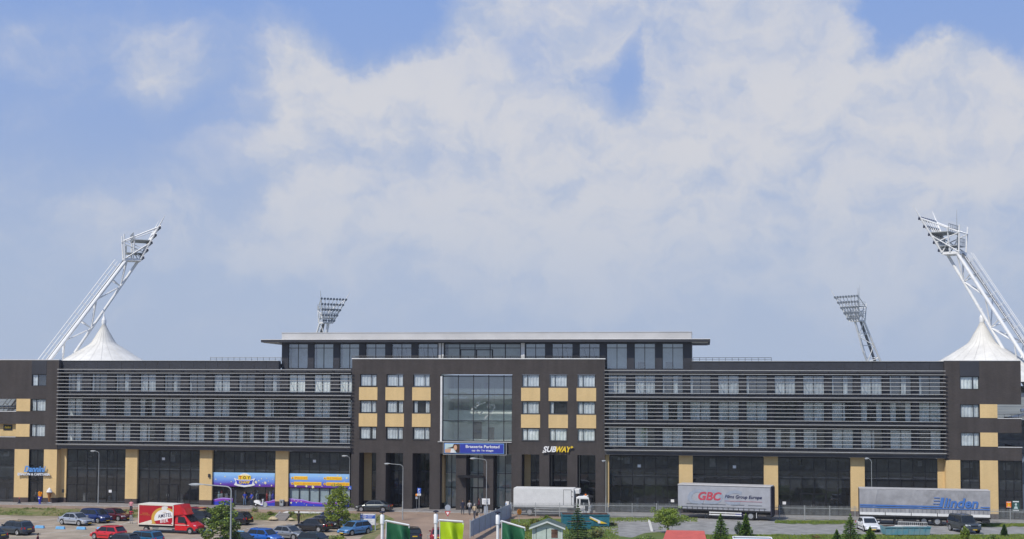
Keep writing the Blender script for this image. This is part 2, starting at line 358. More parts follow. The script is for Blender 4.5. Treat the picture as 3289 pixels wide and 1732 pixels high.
# gravel yard, lawns
yd = MB(); yd.face([(9.2, -2.78, -.02), (XR, -2.78, -.02), (XR, -45, -.02), (9.2, -45, -.02)]); yd.box(9.2, XR, -45, -2.783, -.94, -.03)
struct(yd.build('yard', 'gravel'))
lw = MB()
def patch(pts, z): lw.face([(x, y, z) for x, y in pts])
def wob(u0, u1, vtop, vbot, n, amp, seed, z):
    top = [GP(u0+(u1-u0)*i/n, vtop+amp*mnoise.noise((i*.45, seed, 0)), z) for i in range(n+1)]
    bot = [GP(u0+(u1-u0)*i/n, vbot+amp*mnoise.noise((i*.45, seed+5, 0)), z) for i in range(n+1)]
    for i in range(n): patch([top[i], top[i+1], bot[i+1], bot[i]], z)
wob(2490, 2740, 1673, 1683, 24, 5, 1.3, .004); wob(3120, 3300, 1682, 1692, 16, 4, 2.3, .004)
wob(2230, 3300, 1717, 1800, 40, 6, 4.1, .004); _tp = [(1640, 1668), (1740, 1665), (1850, 1667), (1893, 1671), (1905, 1690), (1950, 1706), (1992, 1722), (2030, 1728), (2070, 1712), (2130, 1709), (2229, 1713)]
for (u0_, t0_), (u1_, t1_) in zip(_tp, _tp[1:]):
    for q in range(6): ua, ub = u0_+(u1_-u0_)*q/6, u0_+(u1_-u0_)*(q+1)/6; va = t0_+(t1_-t0_)*q/6+3*mnoise.noise((ua*.05, 3, 0)); vb_ = t0_+(t1_-t0_)*(q+1)/6+3*mnoise.noise((ub*.05, 3, 0)); patch([GP(ua, va, .004), GP(ub, vb_, .004), GP(ub, 1800, .004), GP(ua, 1800, .004)], .004)
wob(1900, 2100, 1664, 1669, 14, 4, 12.7, .006)
wob(1168, 1222, 1690, 1712, 8, 3, 3.3, LOT+.004)
struct(lw.build('lawn', 'lawn'))
# parking lines
ln = MB()
def line(a, b, w=.1):
    ax, ay = GP(*a, LOT); bx, by = GP(*b, LOT); d = Vector((bx-ax, by-ay, 0)); n = Vector((-d.y, d.x, 0)).normalized()*w/2
    ln.face([(ax-n.x, ay-n.y, LOT+.006), (bx-n.x, by-n.y, LOT+.006), (bx+n.x, by+n.y, LOT+.006), (ax+n.x, ay+n.y, LOT+.006)])
for a, b in (((0, 1668), (34, 1661)), ((85, 1680), (175, 1667)), ((20, 1727), (245, 1703)), ((118, 1696), (178, 1689)), ((335, 1700), (420, 1677)), ((420, 1681), (440, 1678)), ((262, 1722), (300, 1716)),
             ((780, 1702), (848, 1686)), ((610, 1732), (660, 1724)), ((1165, 1732), (1222, 1714)), ((-60, 1700), (30, 1690)), ((1060, 1745), (1120, 1735)), ((900, 1690), (940, 1681)), ((640, 1710), (700, 1699))):
    line(a, b, .12)
struct(ln.build('parking_lines', 'paint_line'))
# stairs and landing between the pavement and the car park
st = thing('stairs', 'concrete steps leading up the grass verge from the car park', 'stairs', (-26.6, -9.2, LOT))
s = MB()
for i in range(5): s.box(-.75, .75, i*.52, 2.72, 0.0+i*.14, (i+1)*.14)
s.build('steps', 'walk_paving', st)
s = MB(); s.hexa([(-.88, -.1, 0), (-.755, -.1, 0), (-.755, 2.8, 0), (-.88, 2.8, 0), (-.88, -.1, .16), (-.755, -.1, .16), (-.755, 2.8, .8), (-.88, 2.8, .8)])
s.build('side_wall', 'concrete', st)
x, y = GP(962, 1648, -.1); ld = MB().box(-2.0, 2.6, -.25, 1.3, 0, .07); o = ld.build('landing_slab', 'off_white', loc=(x, y, -.105)); tag(o, 'pale concrete slab lying on the pavement edge beside the steps', 'slab')

# ================================================================ the stadium building
B = thing('stadium_building', 'long dark brick stadium building with sunscreen wings and glazed penthouse', 'building')
def rectwall(name, m, x0, x1, z0, z1, holes, Y=0.0, rev=.25, back=None, mi_rev=None, parent=None):
    """front wall in the plane Y with rectangular openings and reveals"""
    b = MB(); xs = sorted({x0, x1, *[max(x0, min(x1, v)) for h in holes for v in h[:2]]}); zs = sorted({z0, z1, *[max(z0, min(z1, v)) for h in holes for v in h[2:4]]})
    for i in range(len(xs)-1):
        for j in range(len(zs)-1):
            cx, cz = (xs[i]+xs[i+1])/2, (zs[j]+zs[j+1])/2
            if any(h[0] < cx < h[1] and h[2] < cz < h[3] for h in holes): continue
            b.face([(xs[i], Y, zs[j]), (xs[i+1], Y, zs[j]), (xs[i+1], Y, zs[j+1]), (xs[i], Y, zs[j+1])])
    for h in holes:
        d = h[4] if len(h) > 4 else rev
        a, c, e, f = max(h[0], x0), min(h[1], x1), max(h[2], z0), min(h[3], z1)
        if h[0] >= x0: b.face([(a, Y, e), (a, Y+d, e), (a, Y+d, f), (a, Y, f)])
        if h[1] <= x1: b.face([(c, Y, e), (c, Y+d, e), (c, Y+d, f), (c, Y, f)])
        b.face([(a, Y, f), (c, Y, f), (c, Y+d, f), (a, Y+d, f)])
        if h[2] > z0: b.face([(a, Y, e), (c, Y, e), (c, Y+d, e), (a, Y+d, e)])
    return b
def X(u, v=1400, Y=0): return FX(u, v, Y)[0]
def Z(v, u=1640, Y=0): return FX(u, v, Y)[1]
def curtain_mb(x0, x1, z0, z1, Y, seed, mi=0, amp=.035):
    b = MB(); n = max(6, int((x1-x0)/.07)); pts = []
    for i in range(n+1):
        x = x0+(x1-x0)*i/n; pts.append((x, Y+amp*math.sin(i*1.15+seed)+.6*amp*mnoise.noise((i*.3, seed, 0))))
    for i in range(n): b.face([(pts[i][0], pts[i][1], z0), (pts[i+1][0], pts[i+1][1], z0), (pts[i+1][0], pts[i+1][1], z1), (pts[i][0], pts[i][1], z1)], mi)
    return b
def window(x0, x1, z0, z1, Y, split, glass='office_glass', cur='curtain_white', open_=None, seed=0, name='window', depth=.4, fw=.07, zsplit=None):
    """frame with mullions, panes, curtains and the dark of the room behind"""
    fr = MB(); fr.box(x0, x1, Y, Y+.09, z0, z0+fw); fr.box(x0, x1, Y, Y+.09, z1-fw, z1)
    fr.box(x0, x0+fw, Y, Y+.09, z0+fw, z1-fw); fr.box(x1-fw, x1, Y, Y+.09, z0+fw, z1-fw)
    for s in split: m = x0+(x1-x0)*s; fr.box(m-fw*.45, m+fw*.45, Y, Y+.09, z0+fw, z1-fw)
    for zz in (zsplit or []): fr.box(x0+fw, x1-fw, Y+.005, Y+.085, zz-fw*.4, zz+fw*.4)
    f = fr.build(name, 'black_frame', B)
    MB().face([(x0+fw, Y+.05, z0+fw), (x1-fw, Y+.05, z0+fw), (x1-fw, Y+.05, z1-fw), (x0+fw, Y+.05, z1-fw)]).build('pane', glass, f)
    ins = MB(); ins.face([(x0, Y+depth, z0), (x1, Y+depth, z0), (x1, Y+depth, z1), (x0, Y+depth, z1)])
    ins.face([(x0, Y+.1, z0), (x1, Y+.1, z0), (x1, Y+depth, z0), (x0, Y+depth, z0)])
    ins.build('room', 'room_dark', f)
    segs = [(x0+fw, x1-fw)] if open_ is None else open_
    if segs:
        for (a, b_) in segs:
            if open_ is not None: a, b_ = x0+(x1-x0)*a, x0+(x1-x0)*b_
            curtain_mb(a, b_, z0+.03, z1-.03, Y+.14, seed+a).build('curtain', cur, f)
    return f
# ---- central brick block
CX0, CX1, CT = -20.35, 11.53, 18.66
rows = [(Z(1243), Z(1203)), (Z(1329.5), Z(1289)), (Z(1415.5), Z(1375))]
tans = [(Z(1287.6), Z(1245.6)), (Z(1374), Z(1331))]
cols = [(X(1155), X(1208.5)), (X(1240), X(1294.5)), (X(1326), X(1380)), (X(1676.5), X(1732)), (X(1765), X(1821.5)), (X(1855), X(1912))]
ZG = Z(1459.5)
ATR = (X(1414), X(1645), Z(1419), Z(1203))
holes = []
for c in cols:
    for r in rows: holes.append((c[0], c[1], r[0], r[1], .22))
    holes.append((c[0]-.02, c[1]+.02, -0.1, ZG, 2.6))
ent = [(X(1414), X(1465)), (X(1498), X(1553)), (X(1585), X(1643))]
for e in ent: holes.append((e[0], e[1], -0.1, ZG, 2.6))
holes.append((*ATR, .55))
cb = rectwall('wall', 'dark_brick', CX0, CX1, -.1, CT, holes)
cb.face([(CX0, 0, -.1), (CX0, 6, -.1), (CX0, 6, CT), (CX0, 0, CT)]); cb.face([(CX1, 0, -.1), (CX1, 6, -.1), (CX1, 6, CT), (CX1, 0, CT)])
# solid mass behind the wall, open at the atrium
cw = cb.build('wall', 'dark_brick', B)
co = MB().box(CX0-.06, CX1+.06, -.06, .4, CT, CT+.12); co.build('coping', 'white_trim', B)
MB().box(CX0+.02, ATR[0]-.3, .42, 12, CT-.3, CT-.02).build('roof_deck', 'dark_panel', B); MB().box(ATR[1]+.3, CX1-.02, .42, 12, CT-.3, CT-.02).build('roof_deck', 'dark_panel', B)
pn = 0
for c in cols:
    for t in tans:
        b = MB().box(c[0]-.12, c[1]+.10, -.035, .02, t[0], t[1]); b.build('tan_panel', 'tan_brick', B)
for i, c in enumerate(cols):
    for j, r in enumerate(rows):
        op = None
        if (i, j) == (2, 1): op = [(.04, .24), (.74, .96)]
        if (i, j) == (4, 1): op = [(.04, .22)]
        if (i, j) == (0, 2): op = [(.04, .6), (.76, .96)]
        if (i, j) == (1, 1): op = [(.04, .60), (.72, .96)]
        window(c[0]+.02, c[1]-.02, r[0]+.02, r[1]-.02, .13, [.68 if i < 3 else .3], open_=op, seed=i*3+j, cur='curtain_white' if i < 3 or j < 2 else 'curtain')
        b = MB().box(c[0]-.03, c[1]+.03, -.05, .12, r[0]-.05, r[0]); b.build('window_sill', 'dark_panel', B)
# recessed ground floor of the central block
YR = 2.6
mat('office_blind', (.42, .46, .50), .9, var=.15, vscale=1.5)
def shopfront(x0, x1, z0, z1, Y, n, trans, glass='shop_glass', doors=None, name='shopfront', deep=5.0, pale=False):
    fr = MB(); fw = .09
    fr.box(x0, x1, Y-.05, Y+.06, z1-fw, z1); fr.box(x0, x1, Y-.05, Y+.06, z0, z0+fw)
    for i in range(n+1):
        m = x0+(x1-x0)*i/n; fr.box(max(x0, m-fw/2), min(x1, m+fw/2), Y-.05, Y+.06, z0+fw, z1-fw)
    for t in trans: fr.box(x0+.01, x1-.01, Y-.045, Y+.055, t-.035, t+.035)
    if doors:
        for (a, b_, h) in doors:
            fr.box(a-.05, b_+.05, Y-.06, Y+.05, h, h+.12); 
            for m in (a, (a+b_)/2, b_): fr.box(m-.06, m+.06, Y-.06, Y+.05, z0+.02, h)
    f = fr.build(name, 'black_frame', B)
    pm = MB(); zs_l = [z0+.04]+sorted(trans)+[z1-.04]; rg_ = random.Random(int(abs(x0)*31))
    for i in range(n):
        for za, zb_ in zip(zs_l, zs_l[1:]):
            xa, xb = x0+(x1-x0)*i/n, x0+(x1-x0)*(i+1)/n; t1, t2 = rg_.gauss(0, .0035), rg_.gauss(0, .0035); hx, hz = (xb-xa)/2, (zb_-za)/2
            pm.face([(xa, Y-t1*hx-t2*hz, za), (xb, Y+t1*hx-t2*hz, za), (xb, Y+t1*hx+t2*hz, zb_), (xa, Y-t1*hx+t2*hz, zb_)])
    pm.build('pane', glass, f)
    if doors:
        for (a, b_, h) in doors:
            hb = MB()
            for m in ((a+b_)/2-.12, (a+b_)/2+.12): hb.tube((m, Y-.12, z0+.95), (m, Y-.12, z0+1.25), .02, n=6)
            hb.build('door_handle', 'steel', f)
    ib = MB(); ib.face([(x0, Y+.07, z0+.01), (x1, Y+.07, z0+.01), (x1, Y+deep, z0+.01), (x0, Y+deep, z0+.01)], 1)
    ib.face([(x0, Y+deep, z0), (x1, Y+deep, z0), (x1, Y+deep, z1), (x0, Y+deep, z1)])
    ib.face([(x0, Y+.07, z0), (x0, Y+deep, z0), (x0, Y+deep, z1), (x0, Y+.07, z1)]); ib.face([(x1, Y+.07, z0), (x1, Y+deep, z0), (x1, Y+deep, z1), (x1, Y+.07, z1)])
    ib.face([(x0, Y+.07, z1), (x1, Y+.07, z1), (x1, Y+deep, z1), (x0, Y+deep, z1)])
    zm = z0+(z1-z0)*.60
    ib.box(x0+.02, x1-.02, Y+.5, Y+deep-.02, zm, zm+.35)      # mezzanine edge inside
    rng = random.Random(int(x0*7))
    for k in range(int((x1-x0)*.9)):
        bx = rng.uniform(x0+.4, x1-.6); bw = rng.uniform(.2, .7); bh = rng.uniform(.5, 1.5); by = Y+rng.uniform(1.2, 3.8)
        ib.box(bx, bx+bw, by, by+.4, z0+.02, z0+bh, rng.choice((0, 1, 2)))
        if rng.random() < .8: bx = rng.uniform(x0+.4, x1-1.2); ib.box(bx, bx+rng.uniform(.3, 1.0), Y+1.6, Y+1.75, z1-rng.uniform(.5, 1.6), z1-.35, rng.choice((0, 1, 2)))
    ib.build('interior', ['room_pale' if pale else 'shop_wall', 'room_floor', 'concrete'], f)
    if not pale and z1 > 6.0: MB().box(x0+.02, x1-.02, Y+.10, Y+.35, z0+(z1-z0)*.47, z0+(z1-z0)*.63).build('spandrel', 'room_dark', f)
    return f
for i, c in enumerate(cols):
    x0, x1 = c
    if i in (0, 3):
        w_ = (x1-x0)*(.46 if i == 0 else .36); b = MB().box(x0, x0+w_, YR-.25, YR+.2, .75 if i == 0 else .6, ZG); b.build('tan_panel', 'tan_brick', B)
        MB().box(x0, x0+w_, YR-.27, YR+.2, 0, .75 if i == 0 else .6).build('plinth', 'plinth_brick', B); x0 += w_
    shopfront(x0+.01, x1-.01, .05, ZG-.02, YR-.1, 2, [2.35, 4.55], deep=4)
MB().box(ent[0][0]-.0, ent[0][0]+.28, YR-1.3, YR-.3, .75, ZG-.3).build('tan_panel', 'tan_brick', B)
for k, e in enumerate(ent):
    shopfront(e[0]+.01, e[1]-.01, .05, ZG-.02, YR-.1, 2, [2.6, 4.4], doors=[((e[0]+.3), (e[1]-.3), 2.5)] if k == 1 else None, glass='office_glass', deep=1.8, pale=True)
cn = MB().box(ent[1][0]-.95, ent[1][1]+.12, -.9, -.02, 4.02, 4.30); cn.build('entrance_canopy', 'black_frame', B)
# floor slab over the recess so nothing shows through, and the atrium with its steel and pale walls
MB().box(CX0+.02, CX1-.02, .02, 9, ZG+.002, ZG+.3).build('floor_slab', 'soffit_panel', B)
ax0, ax1, az0, az1 = ATR
a = MB(); a.face([(ax0, .6, az0), (ax0, 9, az0), (ax0, 9, az1), (ax0, .6, az1)]); a.face([(ax1, .6, az0), (ax1, 9, az0), (ax1, 9, az1), (ax1, .6, az1)])
a.face([(ax0, 9, az0), (ax1, 9, az0), (ax1, 9, az1), (ax0, 9, az1)]); a.face([(ax0, .6, az0), (ax1, .6, az0), (ax1, 9, az0), (ax0, 9, az0)])
for k in (1, 2): z = az0+(az1-az0)*k/3; a.box(ax0+.01, ax1-.01, 5.2, 8.99, z-.3, z+.15); a.box(ax0+.02, ax1-.02, 5.25, 5.32, z+.15, z+1.0, 1)
a.box(ax0+2.6, ax0+3.7, 8.9, 8.98, az0, az0+2.2, 2); a.box(ax0+5.2, ax0+6.0, 4.9, 5.1, az0, az0+1.6, 2); a.box(ax0+.9, ax0+2.0, 8.9, 8.98, az0+3, az0+5, 3); a.box(ax0+4, ax0+4.8, 8.9, 8.98, az0+6.4, az0+7.3, 3)
a.build('atrium', ['room_pale', 'room_pale', 'room_dark', 'curtain_white'], B)
fr = MB(); mux = [X(1421), X(1470), X(1519), X(1568), X(1617), X(1644)]
for m in mux: fr.box(m-.05, m+.05, .22, .34, az0+.02, az1-.1)
for z in (az0+.06, Z(1352.8), Z(1267.7), Z(1210)): fr.box(mux[0]-.05, ax1-.01, .215, .345, z-.045, z+.045)
fr.build('atrium_frame', 'grey_frame', B)
MB().face([(mux[0], .28, az0), (ax1, .28, az0), (ax1, .28, az1-.1), (mux[0], .28, az1-.1)]).build('atrium_glazing', 'solar_glass', B)
MB().box(ax0-.02, mux[0]-.07, -.02, .30, az0-.02, az1-.25).build('atrium_jamb', 'white_trim', B)
MB().box(ax0-.3, ax1-.05, -.12, .2, az0-.14, az0-.02).build('atrium_sill', 'aluminium', B)
# ---- wings
def wing(x0, x1, winx, pillars, last):
    # upper storeys behind the sunscreen: solid wall with windows set 12 cm proud of the back of their reveals
    Yw = 1.25; zt, zb = Z(1162), 7.5
    wz = [(Z(1262), Z(1200)), (Z(1345), Z(1284)), (Z(1425), Z(1366))] if False else [(14.35, 16.75), (11.15, 13.55), (7.95, 10.30)]
    hs = [(a, b, r[0], r[1], .5) for (a, b) in winx for r in wz]
    rectwall('wall', 'dark_panel', x0, x1, zb-.4, 17.15, hs, Y=Yw).build('wall', 'dark_panel', B)
    for i, (a, b) in enumerate(winx):
        for j, r in enumerate(wz):
            q = random.random(); cur = 'curtain'; op = None
            if q < .18: op = [(.03, .3), (.72, .97)]
            elif q < .34: op = [(.03, .62)]
            elif q < .42: op = []
            elif q < .55: op = [(.5, .97)]
            if j == 0 and q < .6: op = [(.03, .14)] if i % 2 else [(.03, .1), (.55, .75)]
            if j == 0: cur = 'office_blind'
            if j == 0 and not last and i >= len(winx)-3: op = None; cur = 'curtain'
            window(a+.01, b-.01, r[0]+.01, r[1]-.01, Yw+.12, [.5], open_=op, seed=i*5+j, cur=cur, name='office_window', depth=.38)
    MB().box(x0, x1, .62, 1.66, 17.152, 17.298).box(x0, x1, .62, Yw-.002, 17.02, 17.152).build('cornice', 'dark_panel', B)
    # parapet of dark panels, joints as narrow gaps
    PXA0, PXA1 = FX(905, 1140, 1.7)[0], FX(2222, 1140, 1.7)[0]; q0, q1 = (x0, PXA0) if not last else (PXA1, x1)
    pp = MB(); n = int((q1-q0)/1.6); w_ = (q1-q0)/n
    for i in range(n): pp.box(q0+i*w_+.01, q0+(i+1)*w_-.01, .55, .7, 17.35, 18.42)
    pp.box(q0, q1, .6, 1.4, 17.3, 18.40); pp.build('parapet', 'dark_panel', B)
    MB().box(q0, q1, .45, 1.5, 18.425, 18.48).build('coping', 'aluminium', B)
    MB().box(q0, q1, 1.42, 24, 17.9, 18.1).build('roof_deck', 'soffit_panel', B)
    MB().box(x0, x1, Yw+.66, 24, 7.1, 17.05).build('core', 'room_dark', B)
    # sunscreen of aluminium slats, walkway beams between the storeys
    sx0, sx1 = x0-(.0 if last else .15), x1+(.0 if not last else -.0)
    if not last: sx1 = x1
    for k in range(22):
        z = 17.30-k*(17.30-7.62)/21.0; beam = k % 7 == 0
        if beam: MB().box(sx0, sx1, -.58, -.42, z-.035, z+.035).build('sunscreen_slat', 'aluminium', B)
        else: MB().hexa([(sx0, -.56, z-.028), (sx1, -.56, z-.028), (sx1, -.46, z+.0), (sx0, -.46, z+.0), (sx0, -.56, z+.02), (sx1, -.56, z+.02), (sx1, -.46, z+.035), (sx0, -.46, z+.035)]).build('sunscreen_slat', 'aluminium', B)
    for z in (14.02, 10.80): MB().box(x0, x1, -.35, Yw-.004, z-.16, z-.06).build('walkway', 'soffit_panel', B)
    for i, (a, b) in enumerate(winx):
        m = a-.42
        MB().box(m-.03, m+.03, -.35, -.29, 7.6, 17.28).build('screen_post', 'dark_panel', B)
        for z in (17.1, 13.9, 10.7): MB().box(m-.025, m+.025, -.29, Yw-.004, z-.04, z+.04).build('screen_bracket', 'dark_panel', B)
    # canopy band over the ground floor
    fb = MB().hexa([(x0, -.22, 7.02), (x1, -.22, 7.02), (x1, 2.6, 6.92), (x0, 2.6, 6.92), (x0, -.27, 7.55), (x1, -.27, 7.55), (x1, 1.2, 7.55), (x0, 1.2, 7.55)])
    fb.build('canopy_band', 'soffit_panel', B)
    # pillars and shopfronts
    Yp = .55
    for (a, b) in pillars:
        MB().box(a, b, Yp, Yp+.55, .62, 7.02).build('pillar', 'tan_brick', B)
        MB().box(a-.004, b+.004, Yp-.03, Yp+.55, -.02, .617).build('plinth', 'plinth_brick', B)
YS = 1.0
def XS(u): return FX(u, 1530, YS)[0]
lwin = [(-59.15+3.343*i, -59.15+3.343*i+2.25) for i in range(12)]
lp = [(XS(407), XS(445)), (XS(645), XS(685)), (XS(888), XS(929))]
wing(-58.9-.6, CX0-.005, lwin[0:], lp, False)
rwin = [(X(1953, 1300, 1.3), X(2013, 1300, 1.3))]+[(15.05+3.378*i, 15.05+3.378*i+2.6) for i in range(11)]
rp = [(CX1+.01, XS(1957)), (XS(2181), XS(2225)), (XS(2453), XS(2498.5)), (XS(2731), XS(2776))]
wing(CX1+.005, 51.65, rwin, rp, True)
for (a, b, tr, dr) in ((XS(216), XS(407), [5.3, 4.35, 2.3], None), (XS(445), XS(645), [5.3, 4.35, 3.2], (XS(509), XS(572), 2.45)),
                   (XS(685), XS(888), [5.3], None), (XS(929), XS(1124), [5.3], None),
                   (XS(1957), XS(2181), [5.3, 4.4, 3.3], None), (XS(2225), XS(2453), [5.3, 4.4, 3.3], None),
                   (XS(2498.5), XS(2731), [5.3, 4.4, 2.6], (XS(2570), XS(2650), 2.5)), (XS(2776), XS(3011), [5.3, 4.4, 3.3], None)):
    shopfront(a+.01, b-.01, .05, 6.9, YS, 6, tr, doors=[dr] if dr else None)
# window notices
for (u, v) in ((525, 1474), (901+0, 1480), (1010, 1481.5), (354, 1578), (2053, 1497), (2359, 1500), (2160, 1609), (2519, 1616)):
    x, z = FX(u, v, YS-.07); MB().box(x-.2, x+.2, YS-.075, YS-.06, z-.17, z+.17).build('notice', 'white', B)
# ---- end blocks
def endblock(x0, x1, left):
    zt = Z(1157, 100) if left else 18.50
    if left:
        wx = (X(100, 1300), X(147, 1300)); tx = (X(53, 1300), X(97, 1300)); op = (x0, tx[0]-.01); gx = [(X(92, 1520), X(140, 1520)), (x0, X(43, 1520))]
        U = 120; vr = [(1240, 1203), (1321, 1282), (1403, 1363)]; gtop = Z(1443.5, 100)
    else:
        wx = (X(3084, 1300), X(3146, 1300)); tx = (X(3147, 1300), X(3203, 1300)); op = (tx[1]+.01, x1+1); gx = [(X(3085, 1550), X(3148, 1550)), (X(3207, 1550), x1+1)]
        U = 3115; vr = [(1251, 1210), (1342, 1299), (1434, 1390)]; gtop = Z(1478.5, 3100)
    r = [(Z(a, U), Z(b, U)) for a, b in vr]
    holes = [(wx[0], wx[1], q[0], q[1], .25) for q in r]+[(*op, r[1][0]-.02, r[1][1], 1.6), (*op, r[2][0]-.02, r[2][1], 1.6)]+[(a, b, -.1, gtop, .5) for a, b in gx]
    w_ = rectwall('wall', 'dark_brick', x0, x1, -.1, zt, holes)
    xi = x1 if left else x0; xo = x0 if left else x1
    # inner return to the wing, outer side with the loggias open
    w_.face([(xi, 0, gtop), (xi, 8, gtop), (xi, 8, zt), (xi, 0, zt)])
    w_.face([(xi, 0, -.1), (xi, 8, -.1), (xi, 8, .6), (xi, 0, .6)])
    for (a, b) in ((-.1, r[2][0]-.02), (r[2][1], r[1][0]-.02), (r[1][1], zt)): w_.face([(xo, 0, a), (xo, 9, a), (xo, 9, b), (xo, 0, b)])
    w_.build('wall', 'dark_brick', B)
    for q in (r[1], r[2]):
        MB().box(min(op[0], xo), max(op[0] if left else x1, op[1] if left else x1), -.04, .3, q[0]-.09, q[0]-.02).build('balcony_ledge', 'white_trim', B) if left else MB().box(op[0], x1+.05, -.04, .3, q[0]-.09, q[0]-.02).build('balcony_ledge', 'white_trim', B)
        rl = MB(); a, b = (x0, tx[0]-.6) if left else (tx[1]+.1, x1)
        rl.tube((a, .6, q[0]+.42), (b, .6, q[0]+.42), .03, n=6)
        k = a
        while k < b: rl.tube((k, .6, q[0]), (k, .6, q[0]+.42), .02, n=5); k += .8
        rl.build('balcony_rail', 'grey_frame', B)
        MB().box(tx[0], tx[1], -.035, .3, q[0]-.02, q[1]+.02).build('tan_panel', 'tan_brick', B)
    if left:
        MB().box(x0, tx[0]-.01, .5, .8, r[2][0], r[2][1]).build('tan_panel', 'tan_brick', B)
    window(wx[0]+.02, wx[1]-.02, r[0][0], r[0][1], .12, [.42] if left else [.68], open_=[(.04, .36)] if left else [(.03, .64), (.7, .97)], seed=3, cur='curtain' if not left else 'curtain_white')
    for j in (1, 2): window(wx[0]+.02, wx[1]-.02, r[j][0], r[j][1], .12, [.32 if left else .68], seed=j+8)
    MB().box(wx[0], wx[1], -.03, .05, r[0][1]+.02, zt+.02).build('dark_top_panel', 'dark_panel', B)
    MB().box(x0-(.0 if left else .05), x1+.05, -.05, .4, zt, zt+.08).build('coping', 'white_trim', B)
    MB().box(x0+.02, x1-.02, .42, 12, zt-.3, zt-.05).build('roof_deck', 'soffit_panel', B)
    # tan ground floor piers with dark plinth
    if left: piers = [(X(46, 1520), X(92, 1520)), (X(140, 1520), x1)]
    else: piers = [(x0, X(3085, 1550)), (X(3148, 1550), X(3206, 1550))]
    for (a, b) in piers:
        MB().box(a, b, -.03, .5, .62, gtop).build('pier', 'tan_brick', B); MB().box(a-.003, b+.003, -.06, .5, -.02, .617).build('plinth', 'plinth_brick', B)
    a, b = (x1-.3, x1+.03) if left else (x0-.03, x0+.3)
    MB().box(a, b, .5, YS+1.2, .62, gtop-.01).build('pier', 'tan_brick', B); MB().box(a-.02, b+.02, .5, YS+1.2, -.02, .617).build('plinth', 'plinth_brick', B)
    if left:
        MB().box(x1+.03, XS(214), YS-.1, YS+.3, .62, 6.98).build('pier', 'tan_brick', B); MB().box(x1+.03, XS(214), YS-.13, YS+.3, -.02, .617).build('plinth', 'plinth_brick', B)
        MB().box(x1-.1, XS(216)+1, -.3, 3, 6.985, 7.5).build('canopy_band', 'soffit_panel', B) if False else None
    else:
        MB().box(XS(3011), x0-.03, YS-.1, YS+.3, .62, 6.98).build('pier', 'tan_brick', B)
    for k, (a, b) in enumerate(gx):
        a = max(a, x0); b = min(b, x1)
        shopfront(a+.01, b-.01, .05, gtop-.02, .3, 2 if k == 0 else 3, [4.9, 2.9] if left else [4.7, 3.4, 2.6], deep=4, doors=[(a+.15, b-.15, 2.5)] if k == 0 and left else None)
endblock(-74.0, X(181, 1300)+.25, True)
endblock(51.66, 60.25, False)
# ---- penthouse
YP = 1.7
def XP(u): return FX(u, 1140, YP)[0]
def ZP(v): return FX(1600, v, YP)[1]
px0, px1 = XP(905), XP(2222); pzb, pzt = 18.0, ZP(1102)
pu = [(926, 989), (1008, 1071), (1091, 1154), (1174, 1238), (1258, 1322), (1342, 1406), (1688, 1752), (1773, 1840), (1860, 1927), (1948, 2015), (2037, 2105), (2127, 2195)]
zl, zh = ZP(1185), ZP(1104)
hs = []
for (a, b) in pu: hs.append((XP(a), XP(b), zl, zh, .4))
hs.append((XP(1428), XP(1672), zl+1.2, zh, .4))
b = rectwall('wall', 'dark_panel', px0, px1, 17.16, pzt, hs, Y=YP)
b.face([(px0, YP, 17.2), (px0, YP+9, 17.2), (px0, YP+9, pzt), (px0, YP, pzt)]); b.face([(px1, YP, 17.2), (px1, YP+9, 17.2), (px1, YP+9, pzt), (px1, YP, pzt)])
b.build('penthouse_wall', 'dark_panel', B)
zs_ = ZP(1118)
for i, (u0, u1) in enumerate(pu):
    x0, x1 = XP(u0)+.01, XP(u1)-.01
    fr = MB(); fw = .06
    fr.box(x0, x1, YP+.1, YP+.2, zl, zl+fw); fr.box(x0, x1, YP+.1, YP+.2, zh-fw, zh); fr.box(x0, x0+fw, YP+.1, YP+.2, zl+fw, zh-fw); fr.box(x1-fw, x1, YP+.1, YP+.2, zl+fw, zh-fw)
    fr.box((x0+x1)/2-.04, (x0+x1)/2+.04, YP+.1, YP+.2, zl+fw, zh-fw); fr.box(x0+fw, x1-fw, YP+.105, YP+.195, zs_-.04, zs_+.04)
    f = fr.build('penthouse_window', 'grey_frame', B)
    MB().face([(x0, YP+.15, zl), (x1, YP+.15, zl), (x1, YP+.15, zh), (x0, YP+.15, zh)]).build('pane', 'solar_glass', f)
    inn = MB(); inn.face([(x0-.3, YP+2.4, zl), (x1+.3, YP+2.4, zl), (x1+.3, YP+2.4, zh), (x0-.3, YP+2.4, zh)], 0 if i in (0, 4, 5, 7, 8) else 1)
    if i in (4, 5, 7, 8):
        for k in range(2): inn.tube((x0+.6+k*1.1, YP+.5, zh-.5), (x0+1.1+k*1.1, YP+.6, zl+.2), .07, n=5, mi=2)
    if i in (10, 11): inn.box(x0+.4, x0+1.3, YP+1, YP+1.4, zl, zl+.9, 2)
    inn.face([(x0-.3, YP+.4, zl+.01), (x1+.3, YP+.4, zl+.01), (x1+.3, YP+2.4, zl+.01), (x0-.3, YP+2.4, zl+.01)], 1)
    inn.build('interior', ['curtain_white', 'room_pale', 'grey_frame'], f)
x0, x1 = XP(1428), XP(1672); z0 = zl+1.2
fr = MB()
for k in range(6):
    m = x0+(x1-x0)*k/5; fr.box(m-.05, m+.05, YP+.05, YP+.2, z0, zh)
fr.box(x0, x1, YP+.055, YP+.195, zh-.08, zh); fr.box(x0, x1, YP+.055, YP+.195, zs_-.04, zs_+.04)
a_, b_ = x0+(x1-x0)*.21, x0+(x1-x0)*.63; fr.box(a_, b_, YP-.02, YP+.2, zs_-.28, zs_-.16)
for m in (a_, (a_+b_)/2, b_): fr.box(m-.07, m+.07, YP-.03, YP+.2, z0-.5, zs_-.16)
f = fr.build('penthouse_window', 'black_frame', B)
